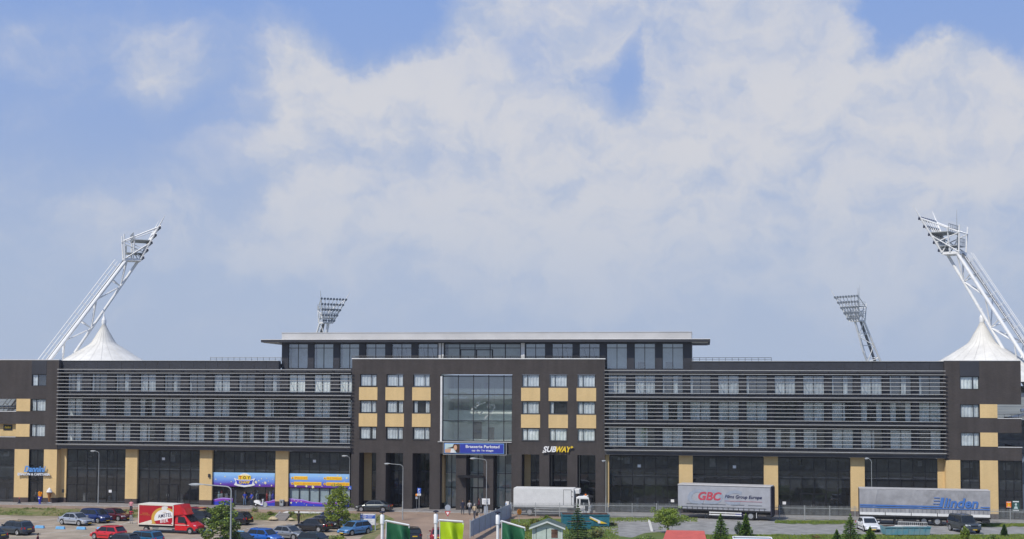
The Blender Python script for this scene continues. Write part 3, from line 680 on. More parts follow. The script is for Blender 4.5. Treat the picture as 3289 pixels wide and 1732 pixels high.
MB().face([(x0, YP+.12, z0-.5), (x1, YP+.12, z0-.5), (x1, YP+.12, zh), (x0, YP+.12, zh)]).build('pane', 'office_glass', f)
MB().face([(x0, YP+2.4, z0-.5), (x1, YP+2.4, z0-.5), (x1, YP+2.4, zh), (x0, YP+2.4, zh)]).build('interior', 'room_pale', f)
for (u0, u1) in ((1410, 1426), (1674, 1686)):
    c = MB(); c.box(XP(u0), XP(u0)+.28, YP-.25, YP-.02, 18.2, pzt-.02); c.box(XP(u1)-.22, XP(u1), YP-.3, YP-.02, 18.2, pzt-.02); c.build('penthouse_column', 'white_trim', B)
# roof: cantilevered slab with bright edge, pale attic above
sx0, sx1 = FX(838, 1094, .35)[0], FX(2281, 1094, .35)[0]; szb, szt = FX(1600, 1099, .35)[1], FX(1600, 1090, .35)[1]
MB().box(sx0, sx1, .35, 12, szb, szt-.03).build('roof_slab', 'dark_panel', B)
MB().box(sx0-.03, sx1+.03, .30, 12.05, szt-.028, szt+.035).build('roof_edge', 'white', B)
MB().box(sx0+.25, px0-.02, .6, 11.7, szb-.07, szb-.003).build('roof_soffit', 'off_white', B); MB().box(px1+.02, sx1-.25, .6, 11.7, szb-.07, szb-.003).build('roof_soffit', 'off_white', B)
mat('attic_metal', (.47, .46, .44), .5, var=.06, vscale=.25)
ya = 3.0; x0, x1 = FX(905, 1080, ya)[0], FX(2221, 1080, ya)[0]; zt_ = FX(1600, 1068.5, ya)[1]
MB().box(x0, x1, ya, 11, szt+.062, zt_).build('attic', 'attic_metal', B); MB().box(x0-.05, x1+.05, ya-.06, 11.05, zt_, zt_+.07).build('attic_edge', 'attic_metal', B)
MB().box(px0+.02, px1-.02, YP+2.6, YP+9, 17.3, pzt-.01).build('core', 'room_dark', B)
# roof rails on the wings
def rail(u0, u1, Y, z0, h=.42, n=12):
    a, b = FX(u0, 1157, Y)[0], FX(u1, 1157, Y)[0]; m = MB()
    m.tube((a, Y, z0+h), (b, Y, z0+h), .03, n=6); m.tube((a, Y, z0+h*.5), (b, Y, z0+h*.5), .02, n=5)
    for i in range(n+1): x = a+(b-a)*i/n; m.tube((x, Y, z0), (x, Y, z0+h), .025, n=5)
    m.build('roof_rail', 'grey_frame', B)
rail(676, 903, 1.3, 18.48); rail(2226, 2478, 1.3, 18.48)
rail(1130, 1944, .9, CT+.1, .3, 30)
for z in (9.0,):
    pass
# wall lamps and letter boxes
for (u, v) in ((672, 1528), (203, 1577)):
    x, z = FX(u, v, .5); MB().box(x-.12, x+.12, .38, .54, z-.22, z+.22).build('wall_lamp' if u > 300 else 'wall_box', 'grey_frame', B)

# ================================================================ hanging sculpture in the atrium
cx, cz = FX(1552, 1315, 3.2)
o = thing('hanging_sculpture', 'white branching sculpture of linked rods hanging in the glazed atrium', 'sculpture', (cx, 3.2, cz))
m = MB(); rg = random.Random(5); nodes = []
for k in range(17):
    t = k/17*2*math.pi; nodes.append(Vector((1.35*math.cos(t)+rg.uniform(-.2, .2), rg.uniform(-.4, .4), .8*math.sin(t)+rg.uniform(-.2, .2))))
for k, p in enumerate(nodes):
    q = nodes[(k+1) % 17]
    if k not in (3, 12): m.tube(p, q, .07, .05, n=6)
    e = p*1.0+Vector((rg.uniform(-.4, .4), rg.uniform(-.3, .3), rg.uniform(-.45, .45))); m.tube(p, e, .07, .1, n=6)
m.build('branches', 'white', o)
m = MB()
for k in (0, 5, 9, 13): m.tube(nodes[k], (nodes[k].x, nodes[k].y, 3.2), .012, n=4)
m.build('wires', 'steel', o)
# ================================================================ floodlight masts, tent roofs, stand
mat('mast_white', (.80, .80, .78), .5, var=.04); mat('lamp_dark', (.05, .06, .10), .3); mat('lamp_glass', (.45, .5, .55), .15)
mat('tent_cloth', (.70, .68, .62), .85, var=.07, vscale=.45); mat('tent_seam', (.60, .58, .53), .8); mat('stair_grey', (.16, .17, .18), .6)
CEN = Vector((-4, 82, 0))
_l = MB(); _l.lathe((0, 0, 0), [(.12, .42), (.30, .30), (.42, 0), (.44, -.06)], 10, 0, 'y'); _l.lathe((0, 0, 0), [(.38, -.03), (.38, -.05)], 10, 1, 'y')
_l.box(-.05, .05, .3, .5, -.1, .1, 0)
LAMPMESH = _l.build('floodlight', ['lamp_dark', 'lamp_glass']); LAMPME = LAMPMESH.data; bpy.data.objects.remove(LAMPMESH)
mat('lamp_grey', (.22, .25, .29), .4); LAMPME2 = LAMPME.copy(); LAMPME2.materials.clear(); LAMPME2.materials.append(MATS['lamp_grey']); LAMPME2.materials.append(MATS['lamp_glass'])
def mast(u0, v0, Y0, u1, v1, label, fl=1.0, apex=None, hs=1.0, antenna=None, bulge=2.3, ylim=60, hw=1.0, latw=1.2, dd=None, lamp=1.0, far=False):
    X0, Z0 = FX(u0, v0, Y0); P0 = Vector((X0, Y0, Z0)); d = (CEN-Vector((X0, Y0, 0))).normalized(); d.z = 0
    if dd: d = Vector((dd[0], dd[1], 0)).normalized()
    best = None
    for k in range(-2000, 2000):
        Y1 = Y0+k*ylim/2000*(1 if d.y > 0 else -1)
        if (Y1-Y0)*d.y <= 0: continue
        X1, Z1 = FX(u1, v1, Y1); e = abs(X1-(X0+(Y1-Y0)*d.x/d.y))
        if best is None or e < best[0]: best = (e, X1, Y1, Z1)
    P1 = Vector(best[1:]); a = (P1-P0).normalized(); base = P0-a*(P0.z/a.z); s = Vector((-d.y, d.x, 0)); n = a.cross(s).normalized()
    if n.dot(d) < 0: n = -n
    Lm = (P1-base).length
    o = thing('floodlight_mast', label, 'floodlight mast', base, 0, 'floodlight masts at the stadium corners')
    def w(p): return p-base
    tap = ((P0-base).length)/Lm; ta = apex if apex else tap+.35*(1-tap)
    def front(t):
        if t < ta: return .9+(bulge-.9)*(t/ta)
        return bulge+(1.5-bulge)*((t-ta)/(1-ta))
    def lat(t): return latw+2.3*(1-t)
    def bk(t, sg): return w(base+a*Lm*t+s*sg*lat(t))
    def fr(t): return w(base+a*Lm*t+n*front(t))
    c = MB(); NS = 11; ts = [i/NS for i in range(NS+1)]
    for sg in (-1, 1): c.path([bk(t, sg) for t in ts], .19*fl, 8)
    c.build('back_chords', 'mast_white', o); c = MB(); c.path([fr(t) for t in sorted(ts+[ta]) if t < .97]+[w(P1)+d*1.6+Vector((0, 0, -.25))], .17*fl, 8); c.build('front_chord', 'mast_white', o)
    c = MB()
    for i in range(NS):
        t, t2 = ts[i], ts[i+1]
        c.tube(bk(t, -1), bk(t, 1), .08*fl, n=6)
        for sg in (-1, 1):
            if i % 2: c.tube(bk(t, sg), fr(t2), .09*fl, n=6)
            else: c.tube(fr(t), bk(t2, sg), .09*fl, n=6)
        if i % 2 == 0: c.tube(bk(t, -1), fr(t), .07*fl, n=6); c.tube(bk(t, 1), fr(t), .07*fl, n=6)
    c.build('braces', 'mast_white', o)
    # stair with hand rails up the back of the mast
    c = MB(); q = Lm
    def st_(t, sg, off): return w(base+a*Lm*min(t, .975)+s*sg*.38-n*off)
    for sg in (-1, 1):
        c.tube(st_(0, sg, .42), st_(1, sg, .42), .05, n=5); c.tube(st_(0, sg, 1.35), st_(1, sg, 1.35), .045, n=5); c.tube(st_(0, sg, .9), st_(1, sg, .9), .03, n=4)
    k = int(Lm/.9)
    for i in range(k):
        t = i/k; c.tube(st_(t, -1, .42), st_(t, 1, .42), .05, n=4)
        if i % 2 == 0:
            for sg in (-1, 1): c.tube(st_(t, sg, .42), st_(t, sg, 1.35), .035, n=4)
    c.build('stair', 'mast_white', o)
    c = MB(); p, q = w(base-n*.30), w(P1-n*.30); hx = s*.33
    c.hexa([p-hx, p+hx, p+hx-n*.1, p-hx-n*.1, q-hx, q+hx, q+hx-n*.1, q-hx-n*.1]); c.build('stair_tread', 'stair_grey', o)
    # head
    h = w(P1); up = Vector((0, 0, 1)); b0 = 1.35*hw; b1 = 3.4*hw*hs; H = 5.6*hs; FW = 2.7*hs
    def HP(x, y, z): return h+d*x+s*y+up*z
    c = MB()
    c.hexa([HP(-.5, -b0, -.25), HP(2.0, -b0, -.25), HP(2.0, b0, -.25), HP(-.5, b0, -.25), HP(-.5, -b0, .1), HP(2.0, -b0, .1), HP(2.0, b0, .1), HP(-.5, b0, .1)])
    c.build('platform', 'mast_white', o)
    c = MB()
    for sg in (-1, 1):
        F0, F1 = HP(1.9, sg*b0, 0), HP(1.9+FW, sg*b1, H); F2 = F1+(F1-F0)*.36
        c.tube(F0, F1, .12*fl, n=7); c.tube(F1, F2, .10*fl, .03, n=6)
        bb, bt = HP(-.4, sg*b0, 0), HP(-.6, sg*b0*1.15, 3.1*hs); c.tube(bb, bt+up*1.0, .10*fl, n=6); c.tube(bt, F1, .09*fl, n=6); c.tube(HP(.8, sg*b0, 0), HP(.9, sg*b0*1.5, 4.0*hs), .08*fl, n=6)
        c.tube(bb, HP(1.9+FW*.5, sg*(b0+b1)/2, H*.5), .07*fl, n=6); c.tube(HP(.8, sg*b0, 2.2*hs), HP(1.9, sg*b0, 0), .07*fl, n=6)
        c.tube(bt, HP(1.9+FW*.3, sg*(b0+(b1-b0)*.3), H*.3), .06*fl, n=6)
    c.tube(HP(-.6, -b0*1.15, 3.1*hs), HP(-.6, b0*1.15, 3.1*hs), .07*fl, n=6)
    for k in range(6):
        t = k/5; hw_ = b0+(b1-b0)*t; x = 1.9+FW*t; z = H*t
        c.tube(HP(x, -hw_, z), HP(x, hw_, z), .07*fl, n=6)
    for k in range(7):
        t = k/6; y0 = (-1+2*t); c.tube(HP(1.9, y0*b0, 0), HP(1.9+FW, y0*b1, H), .06*fl, n=5)
        if k < 6: t2 = (k+1)/6; y2 = (-1+2*t2); c.tube(HP(1.9, y0*b0, 0), HP(1.9+FW, y2*b1, H), .04*fl, n=4)
    c.build('head_frame', 'mast_white', o)
    c = MB()
    for k in (1, 3):
        t = k/5; hw_ = b0+(b1-b0)*t; x = 1.9+FW*t; z = H*t; xb = -.2 if k == 1 else .7
        c.hexa([HP(xb, -hw_*.9, z-.1), HP(x-.1, -hw_, z-.1), HP(x-.1, hw_, z-.1), HP(xb, hw_*.9, z-.1), HP(xb, -hw_*.9, z), HP(x-.1, -hw_, z), HP(x-.1, hw_, z), HP(xb, hw_*.9, z)])
        for e in (.5, 1.0): c.tube(HP(xb, -hw_*.9, z+e), HP(xb, hw_*.9, z+e), .035*fl, n=5)
        for e in range(7): y = -hw_*.9+e*hw_*.3; c.tube(HP(xb, y, z), HP(xb, y, z+1), .03*fl, n=4)
    c.build('gantry', 'galv', o)
    rzl = math.atan2(d.y, d.x)-R(90)+math.pi
    for k in range(5):
        t = .05+k/4.3; t = min(t, 1.02); hw_ = b0+(b1-b0)*t; cnt = 5+k
        for i in range(cnt):
            y = -hw_+2*hw_*i/(cnt-1); l = bpy.data.objects.new('floodlight', LAMPME2 if far else LAMPME); COL.objects.link(l); l.parent = o
            l.location = HP(2.2+FW*t, y, H*t+.15); l.rotation_mode = 'ZXY'; l.rotation_euler = (R(28), 0, rzl); l.scale = (.72*lamp,)*3
    if antenna:
        c = MB(); c.tube(HP(.2, .3, H*.6), HP(.2, .3, H*.6+antenna), .06, .02, n=5); c.build('antenna', 'galv', o)
    return o, base, a, Lm, n, front
m1 = mast(160, 1156, 20, 407, 834, 'near left floodlight mast leaning right above the small white tent roof', 1.2, apex=.52, hs=.86, bulge=2.4, dd=(.86, .51), latw=1.1)
m2 = mast(3312, 1157, 18, 3082, 812, 'near right floodlight mast leaning left, cut off by the edge of the photo', 1.2, apex=.45, hs=.84, antenna=3, bulge=2.6, dd=(-.86, .51), latw=1.1, lamp=.9)
m3 = mast(1029, 1092, 150, 1042, 1037, 'far left floodlight mast rising behind the penthouse roof', 1.25, hs=.98, far=True)
m4 = mast(2806, 1160, 150, 2760, 1030, 'far right floodlight mast seen between the penthouse and the right tent roof', 1.25, hs=.93, antenna=5, far=True)
def tent(ua, va, Y, label, R0):
    x, z = FX(ua, va, Y); o = thing('tent_roof', label, 'tent roof', (x, Y, 10), 0, 'peaked white membrane roofs over the stadium corners')
    prof = [(.14, .1), (.32, -.5), (.62, -1.1), (1.0, -1.75), (1.3, -2.3), (1.68, -2.95), (2.05, -3.3), (2.8, -3.8), (3.45, -4.2), (4.3, -4.75), (5.4, -5.4), (7.4, -6.5), (10, -7.6), (12.5, -8.3)]
    m = MB(); n = 48; rs = []
    for (r, h) in prof:
        ring = []
        for i in range(n):
            t = 2*math.pi*i/n; k = 1; ring.append((r*k*R0*math.cos(t), r*k*R0*math.sin(t), z-10+h*R0-.003*r*(1-math.cos(t*24))*.3))
        rs.append(ring)
    m.rings(rs, cap=False); m.build('membrane', 'tent_cloth', o, smooth=True)
    m = MB(); m.lathe((0, 0, z-10), [(.30, -.35), (.34, -.1), (.34, .35), (.12, .9), (.05, 1.6)], 14); m.build('finial', 'mast_white', o)
    m = MB()
    for i in range(24):
        t = 2*math.pi*(i+.5)/24; pts = [(r*R0*1.01*math.cos(t), r*R0*1.01*math.sin(t), z-10+h*R0+.05) for r, h in prof]; m.path(pts, .012, 4)
    m.build('seam_cables', 'tent_seam', o); return o
tent(334, 1036, 22.5, 'white peaked tent roof beneath the left leaning mast', 1.0)
tent(3154, 1028, 21.5, 'white peaked tent roof beneath the right leaning mast', 1.0)
# the stand of the stadium, behind the corner buildings
o = thing('stadium_stand', 'grey tiered stand and pale roof glimpsed behind the right end of the building', 'stand', (0, 20, 0))
mat('stand_grey', (.30, .31, .32), .8, var=.1); mat('stand_pale', (.55, .56, .56), .7)
for (xa, xb) in ((62, 96), (-96, -62)):
    m = MB()
    for k in range(9):
        m.box(xa, xb, -6+k*1.6, -6+(k+1)*1.6+.02, 0, 4.2+k*.85)
    m.build('tiers', 'stand_grey', o)
    MB().box(xa, xb, -9, -6.02, 0, 3.2).build('back_wall', 'stand_pale', o)
    MB().hexa([(xa, -9, 14.2), (xb, -9, 14.2), (xb, 12, 15.2), (xa, 12, 15.2), (xa, -9, 14.7), (xb, -9, 14.7), (xb, 12, 15.7), (xa, 12, 15.7)]).build('roof', 'stand_pale', o)
for (xa, xb) in ((53, 61.9), (-61.9, -53)):
    MB().box(xa, xb, 2, 9, 6.5, 10.2).build('side_tier', 'stand_grey', o)
for (a_, b_) in (((56.5, -10.5, 10.6), (72, -12, 14.2)), ((60.5, -12, 5.0), (68, -12, 12)), ((62, -12, 12.6), (80, -12, 12.6)), ((-68, -16, 10.8), (-60, -16, 13)), ((-72, -14, 12.2), (-61, -16, 12.2))):
    MB().tube(a_, b_, .22, n=8).build('steel_strut', 'mast_white', o)

# ================================================================ signs on the building
def sign_thing(name, label, cat, u, v, Y): x, z = FX(u, v, Y); return thing(name, label, cat, (x, Y, z)), x, z
def panelgrad(name, stops, x=False):
    m = bpy.data.materials.new(name); m.use_nodes = True; nt = m.node_tree; b = nt.nodes['Principled BSDF']; b.inputs['Roughness'].default_value = .45
    t = nt.nodes.new('ShaderNodeTexCoord'); s = nt.nodes.new('ShaderNodeSeparateXYZ'); nt.links.new(t.outputs['Generated'], s.inputs[0])
    n = nt.nodes.new('ShaderNodeTexNoise'); n.inputs['Scale'].default_value = 2.2; nt.links.new(t.outputs['Generated'], n.inputs[0])
    a = nt.nodes.new('ShaderNodeMath'); a.operation = 'MULTIPLY_ADD'; nt.links.new(n.outputs[0], a.inputs[0]); a.inputs[1].default_value = .25; nt.links.new(s.outputs[2], a.inputs[2])
    r = nt.nodes.new('ShaderNodeValToRGB'); nt.links.new(a.outputs[0], r.inputs[0]); cr = r.color_ramp
    while len(cr.elements) < len(stops): cr.elements.new(.5)
    for e, (p, c) in zip(cr.elements, stops): e.position = p; e.color = (*c, 1)
    nt.links.new(r.outputs[0], b.inputs['Base Color']); MATS[name] = m
panelgrad('toy_print', [(.08, (.10, .012, .16)), (.30, (.12, .05, .40)), (.55, (.14, .27, .72)), (.95, (.30, .55, .88))])
mat('toy_yellow', (.90, .62, .03), .5); mat('toy_orange', (.85, .20, .02), .5); mat('toy_purple', (.10, .015, .28), .5); mat('toy_blue', (.03, .05, .50), .5)
mat('toy_lilac', (.45, .30, .75), .5); mat('toy_red', (.55, .02, .02), .5); mat('star_cream', (.85, .78, .45), .5); mat('outline_dark', (.05, .02, .05), .6)
def star(m, x, z, r, y0, y1, mi=0, n=5, rot=.3):
    pts = []
    for i in range(2*n): a = rot+math.pi*i/n; rr = r if i % 2 == 0 else r*.5; pts.append((x+rr*math.sin(a), z+rr*math.cos(a)))
    m.prism(pts, y0, y1, mi)
def ell(x, z, rx, rz, n=24, a0=0, a1=360): return [(x+rx*math.cos(R(a0+(a1-a0)*i/n)), z+rz*math.sin(R(a0+(a1-a0)*i/n))) for i in range(n+(0 if a1-a0 >= 360 else 1))]
YB = YS-.12
def bx_(u0, u1, v0, v1, Y): a = FX(u0, (v0+v1)/2, Y)[0]; b = FX(u1, (v0+v1)/2, Y)[0]; z0 = FX((u0+u1)/2, v1, Y)[1]; z1 = FX((u0+u1)/2, v0, Y)[1]; return a, b, z0, z1
a, b, z0, z1 = bx_(684, 883, 1518.5, 1563.5, YB)
o = thing('shop_banner', 'blue and purple banner with a round crest over the open shop entrance', 'banner', (a, YB, z0), 0, 'banners over the toy shop windows')
w_, h_ = b-a, z1-z0
MB().box(0, w_, -.06, 0, 0, h_).build('panel', 'toy_print', o)
cxm = w_*.517; m = MB(); m.prism(ell(cxm, h_*.52, .86, .80), -.10, -.065); m.build('crest_disc', 'white', o)
m = MB(); m.prism([(cxm-1.45, h_*.62), (cxm-.8, h_*.52), (cxm+.8, h_*.52), (cxm+1.45, h_*.62), (cxm+1.15, h_*.36), (cxm+1.4, h_*.12), (cxm+.85, h_*.04), (cxm, -.03), (cxm-.85, h_*.04), (cxm-1.4, h_*.12), (cxm-1.15, h_*.36)], -.13, -.105); m.build('ribbon', 'white', o)
m = MB(); m.prism([(cxm-1.15, h_*.5), (cxm-.8, h_*.45), (cxm+.8, h_*.45), (cxm+1.15, h_*.5), (cxm+.98, h_*.2), (cxm, h_*.12), (cxm-.98, h_*.2)], -.15, -.135); m.build('ribbon_band', 'toy_blue', o)
for k, (ch, mt) in enumerate((('T', 'toy_red'), ('O', 'outline_dark'), ('Y', 'outline_dark'))):
    x = cxm-.56+k*.56; m = MB().box(x-.27, x+.27, -.155, -.14, h_*.52, h_*.52+.5); m.build('letter_block', 'toy_yellow', o); text(ch, mt, o, (x, -.16, h_*.54), .40, .36, 0, .03)
text('CHAMP', 'toy_yellow', o, (cxm, -.16, h_*.22), .36, 1.45, 0, .03)
for k in range(5): m = MB(); star(m, cxm-.5+.25*k, h_*.80+.06*(2-abs(k-2)), .10, -.12, -.105); m.build('star', 'star_cream', o)
rg = random.Random(3)
for (x, z, r) in ((.70, .34, .22), (.85, .30, .22), (.745, .45, .12), (.79, .58, .1), (.64, .1, .11), (.76, .12, .12), (.95, .12, .12), (.90, .42, .08), (.87, .62, .07), (.965, .55, .06), (.81, .3, .07), (.05, .5, .1), (.2, .7, .12), (.13, .2, .1), (.3, .35, .09)):
    m = MB(); star(m, w_*x, h_*z, r, -.09, -.065, rot=rg.random()); m.build('star', 'star_cream', o)
a, b, z0, z1 = bx_(929, 1122, 1522, 1567, YB)
o = thing('shop_banner', 'blue and purple banner with four lines of yellow words above grey shop windows', 'banner', (a, YB, z0), 0, 'banners over the toy shop windows')
w_, h_ = b-a, z1-z0
MB().box(0, w_, -.06, 0, 0, h_).build('panel', 'toy_print', o)
for (s_, x, z, ww) in (('SPEELGOED', .09, .58, .21), ('SCHOOLBENODIGDHEDEN', .09, .18, .44), ('MULTIMEDIA', .63, .58, .24), ('SEIZOENARTIKELEN', .63, .18, .365)):
    m = MB().box(w_*x-.08, w_*(x+ww)+.08, -.085, -.065, h_*z-.04, h_*z+.40); m.build('word_plate', 'toy_yellow', o, bevel=.01)
    text(s_, 'toy_orange', o, (w_*x, -.09, h_*z+.05), .25, w_*ww, 0, .0, align='LEFT')
    m = MB(); m.prism(ell(w_*(x-.035), h_*z+.17, .15, .15, 14), -.085, -.065); m.build('bullet', 'toy_yellow', o); m = MB(); m.prism(ell(w_*(x-.035), h_*z+.17, .07, .07, 10), -.10, -.086); m.build('bullet_dot', 'toy_red', o)
for (x, z, r) in ((.11, .12, .2), (.29, .11, .2), (.40, .05, .24), (.96, .72, .17), (.81, .9, .13), (.90, .66, .07), (.03, .35, .06), (.2, .43, .06), (.86, .87, .08), (.55, .12, .09), (.5, .8, .06), (.92, .45, .07)):
    m = MB(); star(m, w_*x, h_*z, r, -.084, -.066, rot=rg.random()); m.build('star', 'star_cream', o)
# wave prints on the lower panes (stuck on the glass): each a flat print in the shop window
def wave(name, label, u0, u1, v1, prof, stars=()):
    a, b, z0, _ = bx_(u0, u1, v1-10, v1, YS-.07); o = thing(name, label, 'window print', (a, YS-.07, z0), 0, 'purple wave prints on the toy shop windows')
    n = 24; w_ = b-a
    def H(t):
        k = t*(len(prof)-1); i = min(int(k), len(prof)-2); f = k-i; f = f*f*(3-2*f); return prof[i]*(1-f)+prof[i+1]*f
    for (nm, lo, hi, mt) in (('lower_band', 0, .58, 'toy_blue'), ('middle_band', .58, .86, 'toy_purple2'), ('upper_band', .86, 1, 'toy_lilac')):
        m = MB()
        for i in range(n):
            t, t2 = i/n, (i+1)/n; m.face([(w_*t, 0, H(t)*lo), (w_*t2, 0, H(t2)*lo), (w_*t2, 0, H(t2)*hi), (w_*t, 0, H(t)*hi)])
        m.build(nm, mt, o)
    for (x, z, r) in stars: m = MB(); star(m, w_*x, z, r, -.02, -.004); m.build('star', 'star_cream', o)
mat('toy_purple2', (.25, .05, .42), .5)
wave('window_print', 'purple and blue wave print on the panes left of the shop entrance', 685, 747, 1622, [.72, .92, .86])
wave('window_print', 'purple and blue wave print on the panes behind the scooter', 838, 883, 1626, [.45, .62, .85])
wave('window_print', 'long purple wave print with stars on the grey windows', 929, 1122, 1627, [.95, .85, .55, .45, .55, .7], ((.03, .4, .17), (.085, .75, .07), (.12, .45, .1), (.145, .65, .07), (.2, .55, .09), (.29, .15, .08), (.41, .12, .06), (.25, .3, .05)))
a, b, z0, z1 = bx_(931, 1121, 1569, 1622, YS+.12)
m = MB().box(0, b-a, 0, .03, 0, z1-z0); mat('blind', (.72, .80, .76), .8, var=.06); q = m.build('window_blind', 'blind', loc=(a, YS+.12, z0)); tag(q, 'grey green blinds covering the insides of the windows under the word banner', 'blind')
# brasserie sign
a, b, z0, z1 = bx_(1423, 1627, 1420.5, 1461.5, -.3); w_, h_ = b-a, z1-z0
o = thing('brasserie_sign', 'long blue sign with a portrait reading Brasserie Parkstad over the entrance', 'sign', (a, -.3, z0))
MB().box(0, w_, 0, .22, 0, h_).build('box', 'grey_frame', o, bevel=.02)
m = MB(); m.box(0, w_, -.03, -.002, 0, .05); m.box(0, w_, -.03, -.002, h_-.05, h_); m.box(0, .05, -.03, -.002, .05, h_-.05); m.box(w_-.05, w_, -.03, -.002, .05, h_-.05); m.build('rim', 'aluminium', o)
mat('sign_light', (.22, .45, .85), .5); MB().box(.17, w_-.32, -.035, -.004, .16, h_-.16).build('border', 'sign_light', o, bevel=.012)
MB().box(.23, w_-.38, -.05, -.037, .22, h_-.22).build('face', 'sign_blue', o)
text('Brasserie Parkstad', 'white', o, (w_*.625, -.055, h_*.54), .36, w_*.53, 0, .02)
text('op de 1e etage', 'white', o, (w_*.625, -.055, h_*.24), .30, w_*.34, 0, .015)
mat('skin_print', (.62, .36, .22), .6); mat('hair_print', (.05, .025, .015), .6); mat('pale_print', (.5, .62, .6), .6)
m = MB(); pw = w_*.235; m.box(.25, .25+pw, -.058, -.052, .23, h_-.23, 0)
m.prism([(.26+pw*.1, h_*.5), (.26+pw*.5, h_*.62), (.26+pw*.6, h_-.24), (.24+pw, h_-.24), (.24+pw, .24), (.26+pw*.78, .24), (.26+pw*.6, h_*.5)], -.066, -.06, 1)
m.prism(ell(.26+pw*.70, h_*.56, .21, .33, 18), -.074, -.068, 2); m.prism([(.26, .28), (.27, h_*.42), (.26+pw*.4, h_*.48), (.26+pw*.62, h_*.34), (.26+pw*.5, .24)], -.080, -.076, 2)
m.prism([(.26+pw*.36, .24), (.26+pw*.42, h_*.46), (.26+pw*.6, h_*.4), (.26+pw*.66, .24)], -.087, -.083, 3); m.build('portrait', ['pale_print', 'hair_print', 'skin_print', 'white'], o)
# fast food sign
a, b, z0, z1 = bx_(1742, 1841, 1433, 1454, -.05); w_ = b-a
o = thing('sandwich_shop_sign', 'white and yellow slanted letters reading SUBWAY on the dark brick', 'sign', (a, -.05, z0)); h_ = z1-z0
text('SUB', 'white', o, (w_*.02, -.12, .05), h_-.08, w_*.44, .28, .035, .08, align='LEFT'); text('WAY', 'yellow', o, (w_*.45, -.12, .05), h_-.08, w_*.50, .28, .035, .08, align='LEFT')
m = MB().prism([(w_*.90, h_-.2), (w_*.90, h_-.05), (w_*.95, h_-.05), (w_*.95, h_+.06), (w_*1.01, h_-.12), (w_*.95, h_-.28), (w_*.95, h_-.2)], -.2, -.12); m.build('arrow_right', 'yellow', o)
m = MB().prism([(w_*.0, .0), (w_*.05, .16), (w_*.05, .09), (w_*.14, .09), (w_*.13, 0.0), (w_*.05, 0.0), (w_*.04, -.07)], -.2, -.12); m.build('arrow_left', 'white', o)
# ice cream parlour sign
a, b, z0, z1 = bx_(60, 164, 1497, 1530, -.05); w_ = b-a; mat('neon_blue', (.12, .33, .72), .4); mat('sign_white', (.75, .78, .82), .4)
o = thing('ice_parlour_sign', 'blue script and white capital letters over the narrow ice parlour door', 'sign', (a, -.05, z0)); h_ = z1-z0
text('Dannini', 'neon_blue', o, (w_*.2, -.22, h_*.42), h_*.60, w_*.66, .3, .025, .1, align='LEFT'); text('IJSSALON & CAFETARIA', 'sign_white', o, (0, -.20, .02), h_*.32, w_, 0, .03, .08, align='LEFT')
MB().box(.1, w_-.1, -.12, -.06, h_*.12, h_*.2).build('mounting_rail', 'grey_frame', o)
x, z = FX(25, 1374, .45); q = thing('balcony_sign', 'small dark sign with yellow lettering on the lower left balcony', 'sign', (x, .45, z-.35)); MB().box(-.62, .62, 0, .05, 0, .75).build('panel', 'black', q); text('Bellini', 'yellow', q, (0, -.01, .25), .3, .9, .3, .03)
# posters in the right door
for (u, v, ww, hh, mt, lb) in ((3240, 1621, .55, .7, 'toy_orange', 'orange poster on the right end door'), (3263, 1625, .8, 1.25, 'poster_green', 'dark green poster with a pale figure on the right end door')):
    if mt not in MATS: mat('poster_green', (.03, .09, .08), .5)
    x, z = FX(u, v, .2); q = thing('poster', lb, 'poster', (x, .2, z-hh/2), 0, 'posters on the glass of the right end door'); MB().box(-ww/2, ww/2, 0, .015, 0, hh).build('sheet', mt, q)
    m = MB(); m.prism(ell(0, hh*.62, ww*.16, hh*.12, 14), -.012, -.002); m.prism([(-ww*.3, hh*.22), (-ww*.15, hh*.45), (ww*.15, hh*.45), (ww*.3, hh*.22)], -.012, -.002); m.build('figure', 'pale_print' if 'green' in mt else 'yellow', q)
    m = MB(); m.box(-ww*.42, ww*.42, -.012, -.002, hh*.05, hh*.12); m.box(-ww*.42, ww*.42, -.012, -.002, hh*.84, hh*.93); m.build('text_block', 'white', q)

# tree line beyond the viewer: seen only as the dark band mirrored in the panes
mat('far_wood', (.045, .07, .03), .95, var=.4, vscale=.05)
m = MB(); n = 120; pr = None
for i in range(n+1):
    x = -520+1040*i/n; h = 10+4.5*mnoise.noise((i*.21, 0, 0))+2*mnoise.noise((i*.9, 4, 0)); cur = [(x, -470, -1), (x, -474, h*.8), (x, -482, h), (x, -496, h*.7), (x, -500, -1)]
    if pr:
        for k in range(4): m.face([pr[k], cur[k], cur[k+1], pr[k+1]])
    pr = cur
o = m.build('wood', 'far_wood', smooth=True); o['kind'] = 'stuff'
# ================================================================ cars
for nm, c, met in (('paint_silver', (.48, .50, .52), .5), ('paint_navy', (.012, .030, .14), .2), ('paint_maroon', (.10, .010, .016), .2), ('paint_red', (.55, .012, .016), 0), ('paint_black', (.010, .010, .012), .1),
                   ('paint_slate', (.045, .06, .075), .4), ('paint_teal', (.02, .14, .26), .4), ('paint_blue', (.015, .12, .48), .2), ('paint_lightblue', (.10, .27, .52), .3), ('paint_grey', (.30, .31, .32), .5),
                   ('paint_dkgreen', (.02, .035, .035), .3), ('paint_gunmetal', (.075, .085, .085), .5), ('paint_white', (.78, .79, .80), 0), ('paint_cherry', (.25, .01, .02), .2)):
    mat(nm, c, .28, metal=met, coat=.8, var=.03)
mat('car_glass', (.018, .022, .026), .05, spec=.5, var=.02); mat('trim_black', (.02, .02, .022), .6); mat('rim_alloy', (.50, .51, .52), .3, metal=.6); mat('lamp_clear', (.75, .78, .8), .1); mat('lamp_red', (.50, .01, .01), .2)
mat('plate_yellow', (.75, .50, .03), .5); mat('seat_grey', (.10, .10, .11), .8)
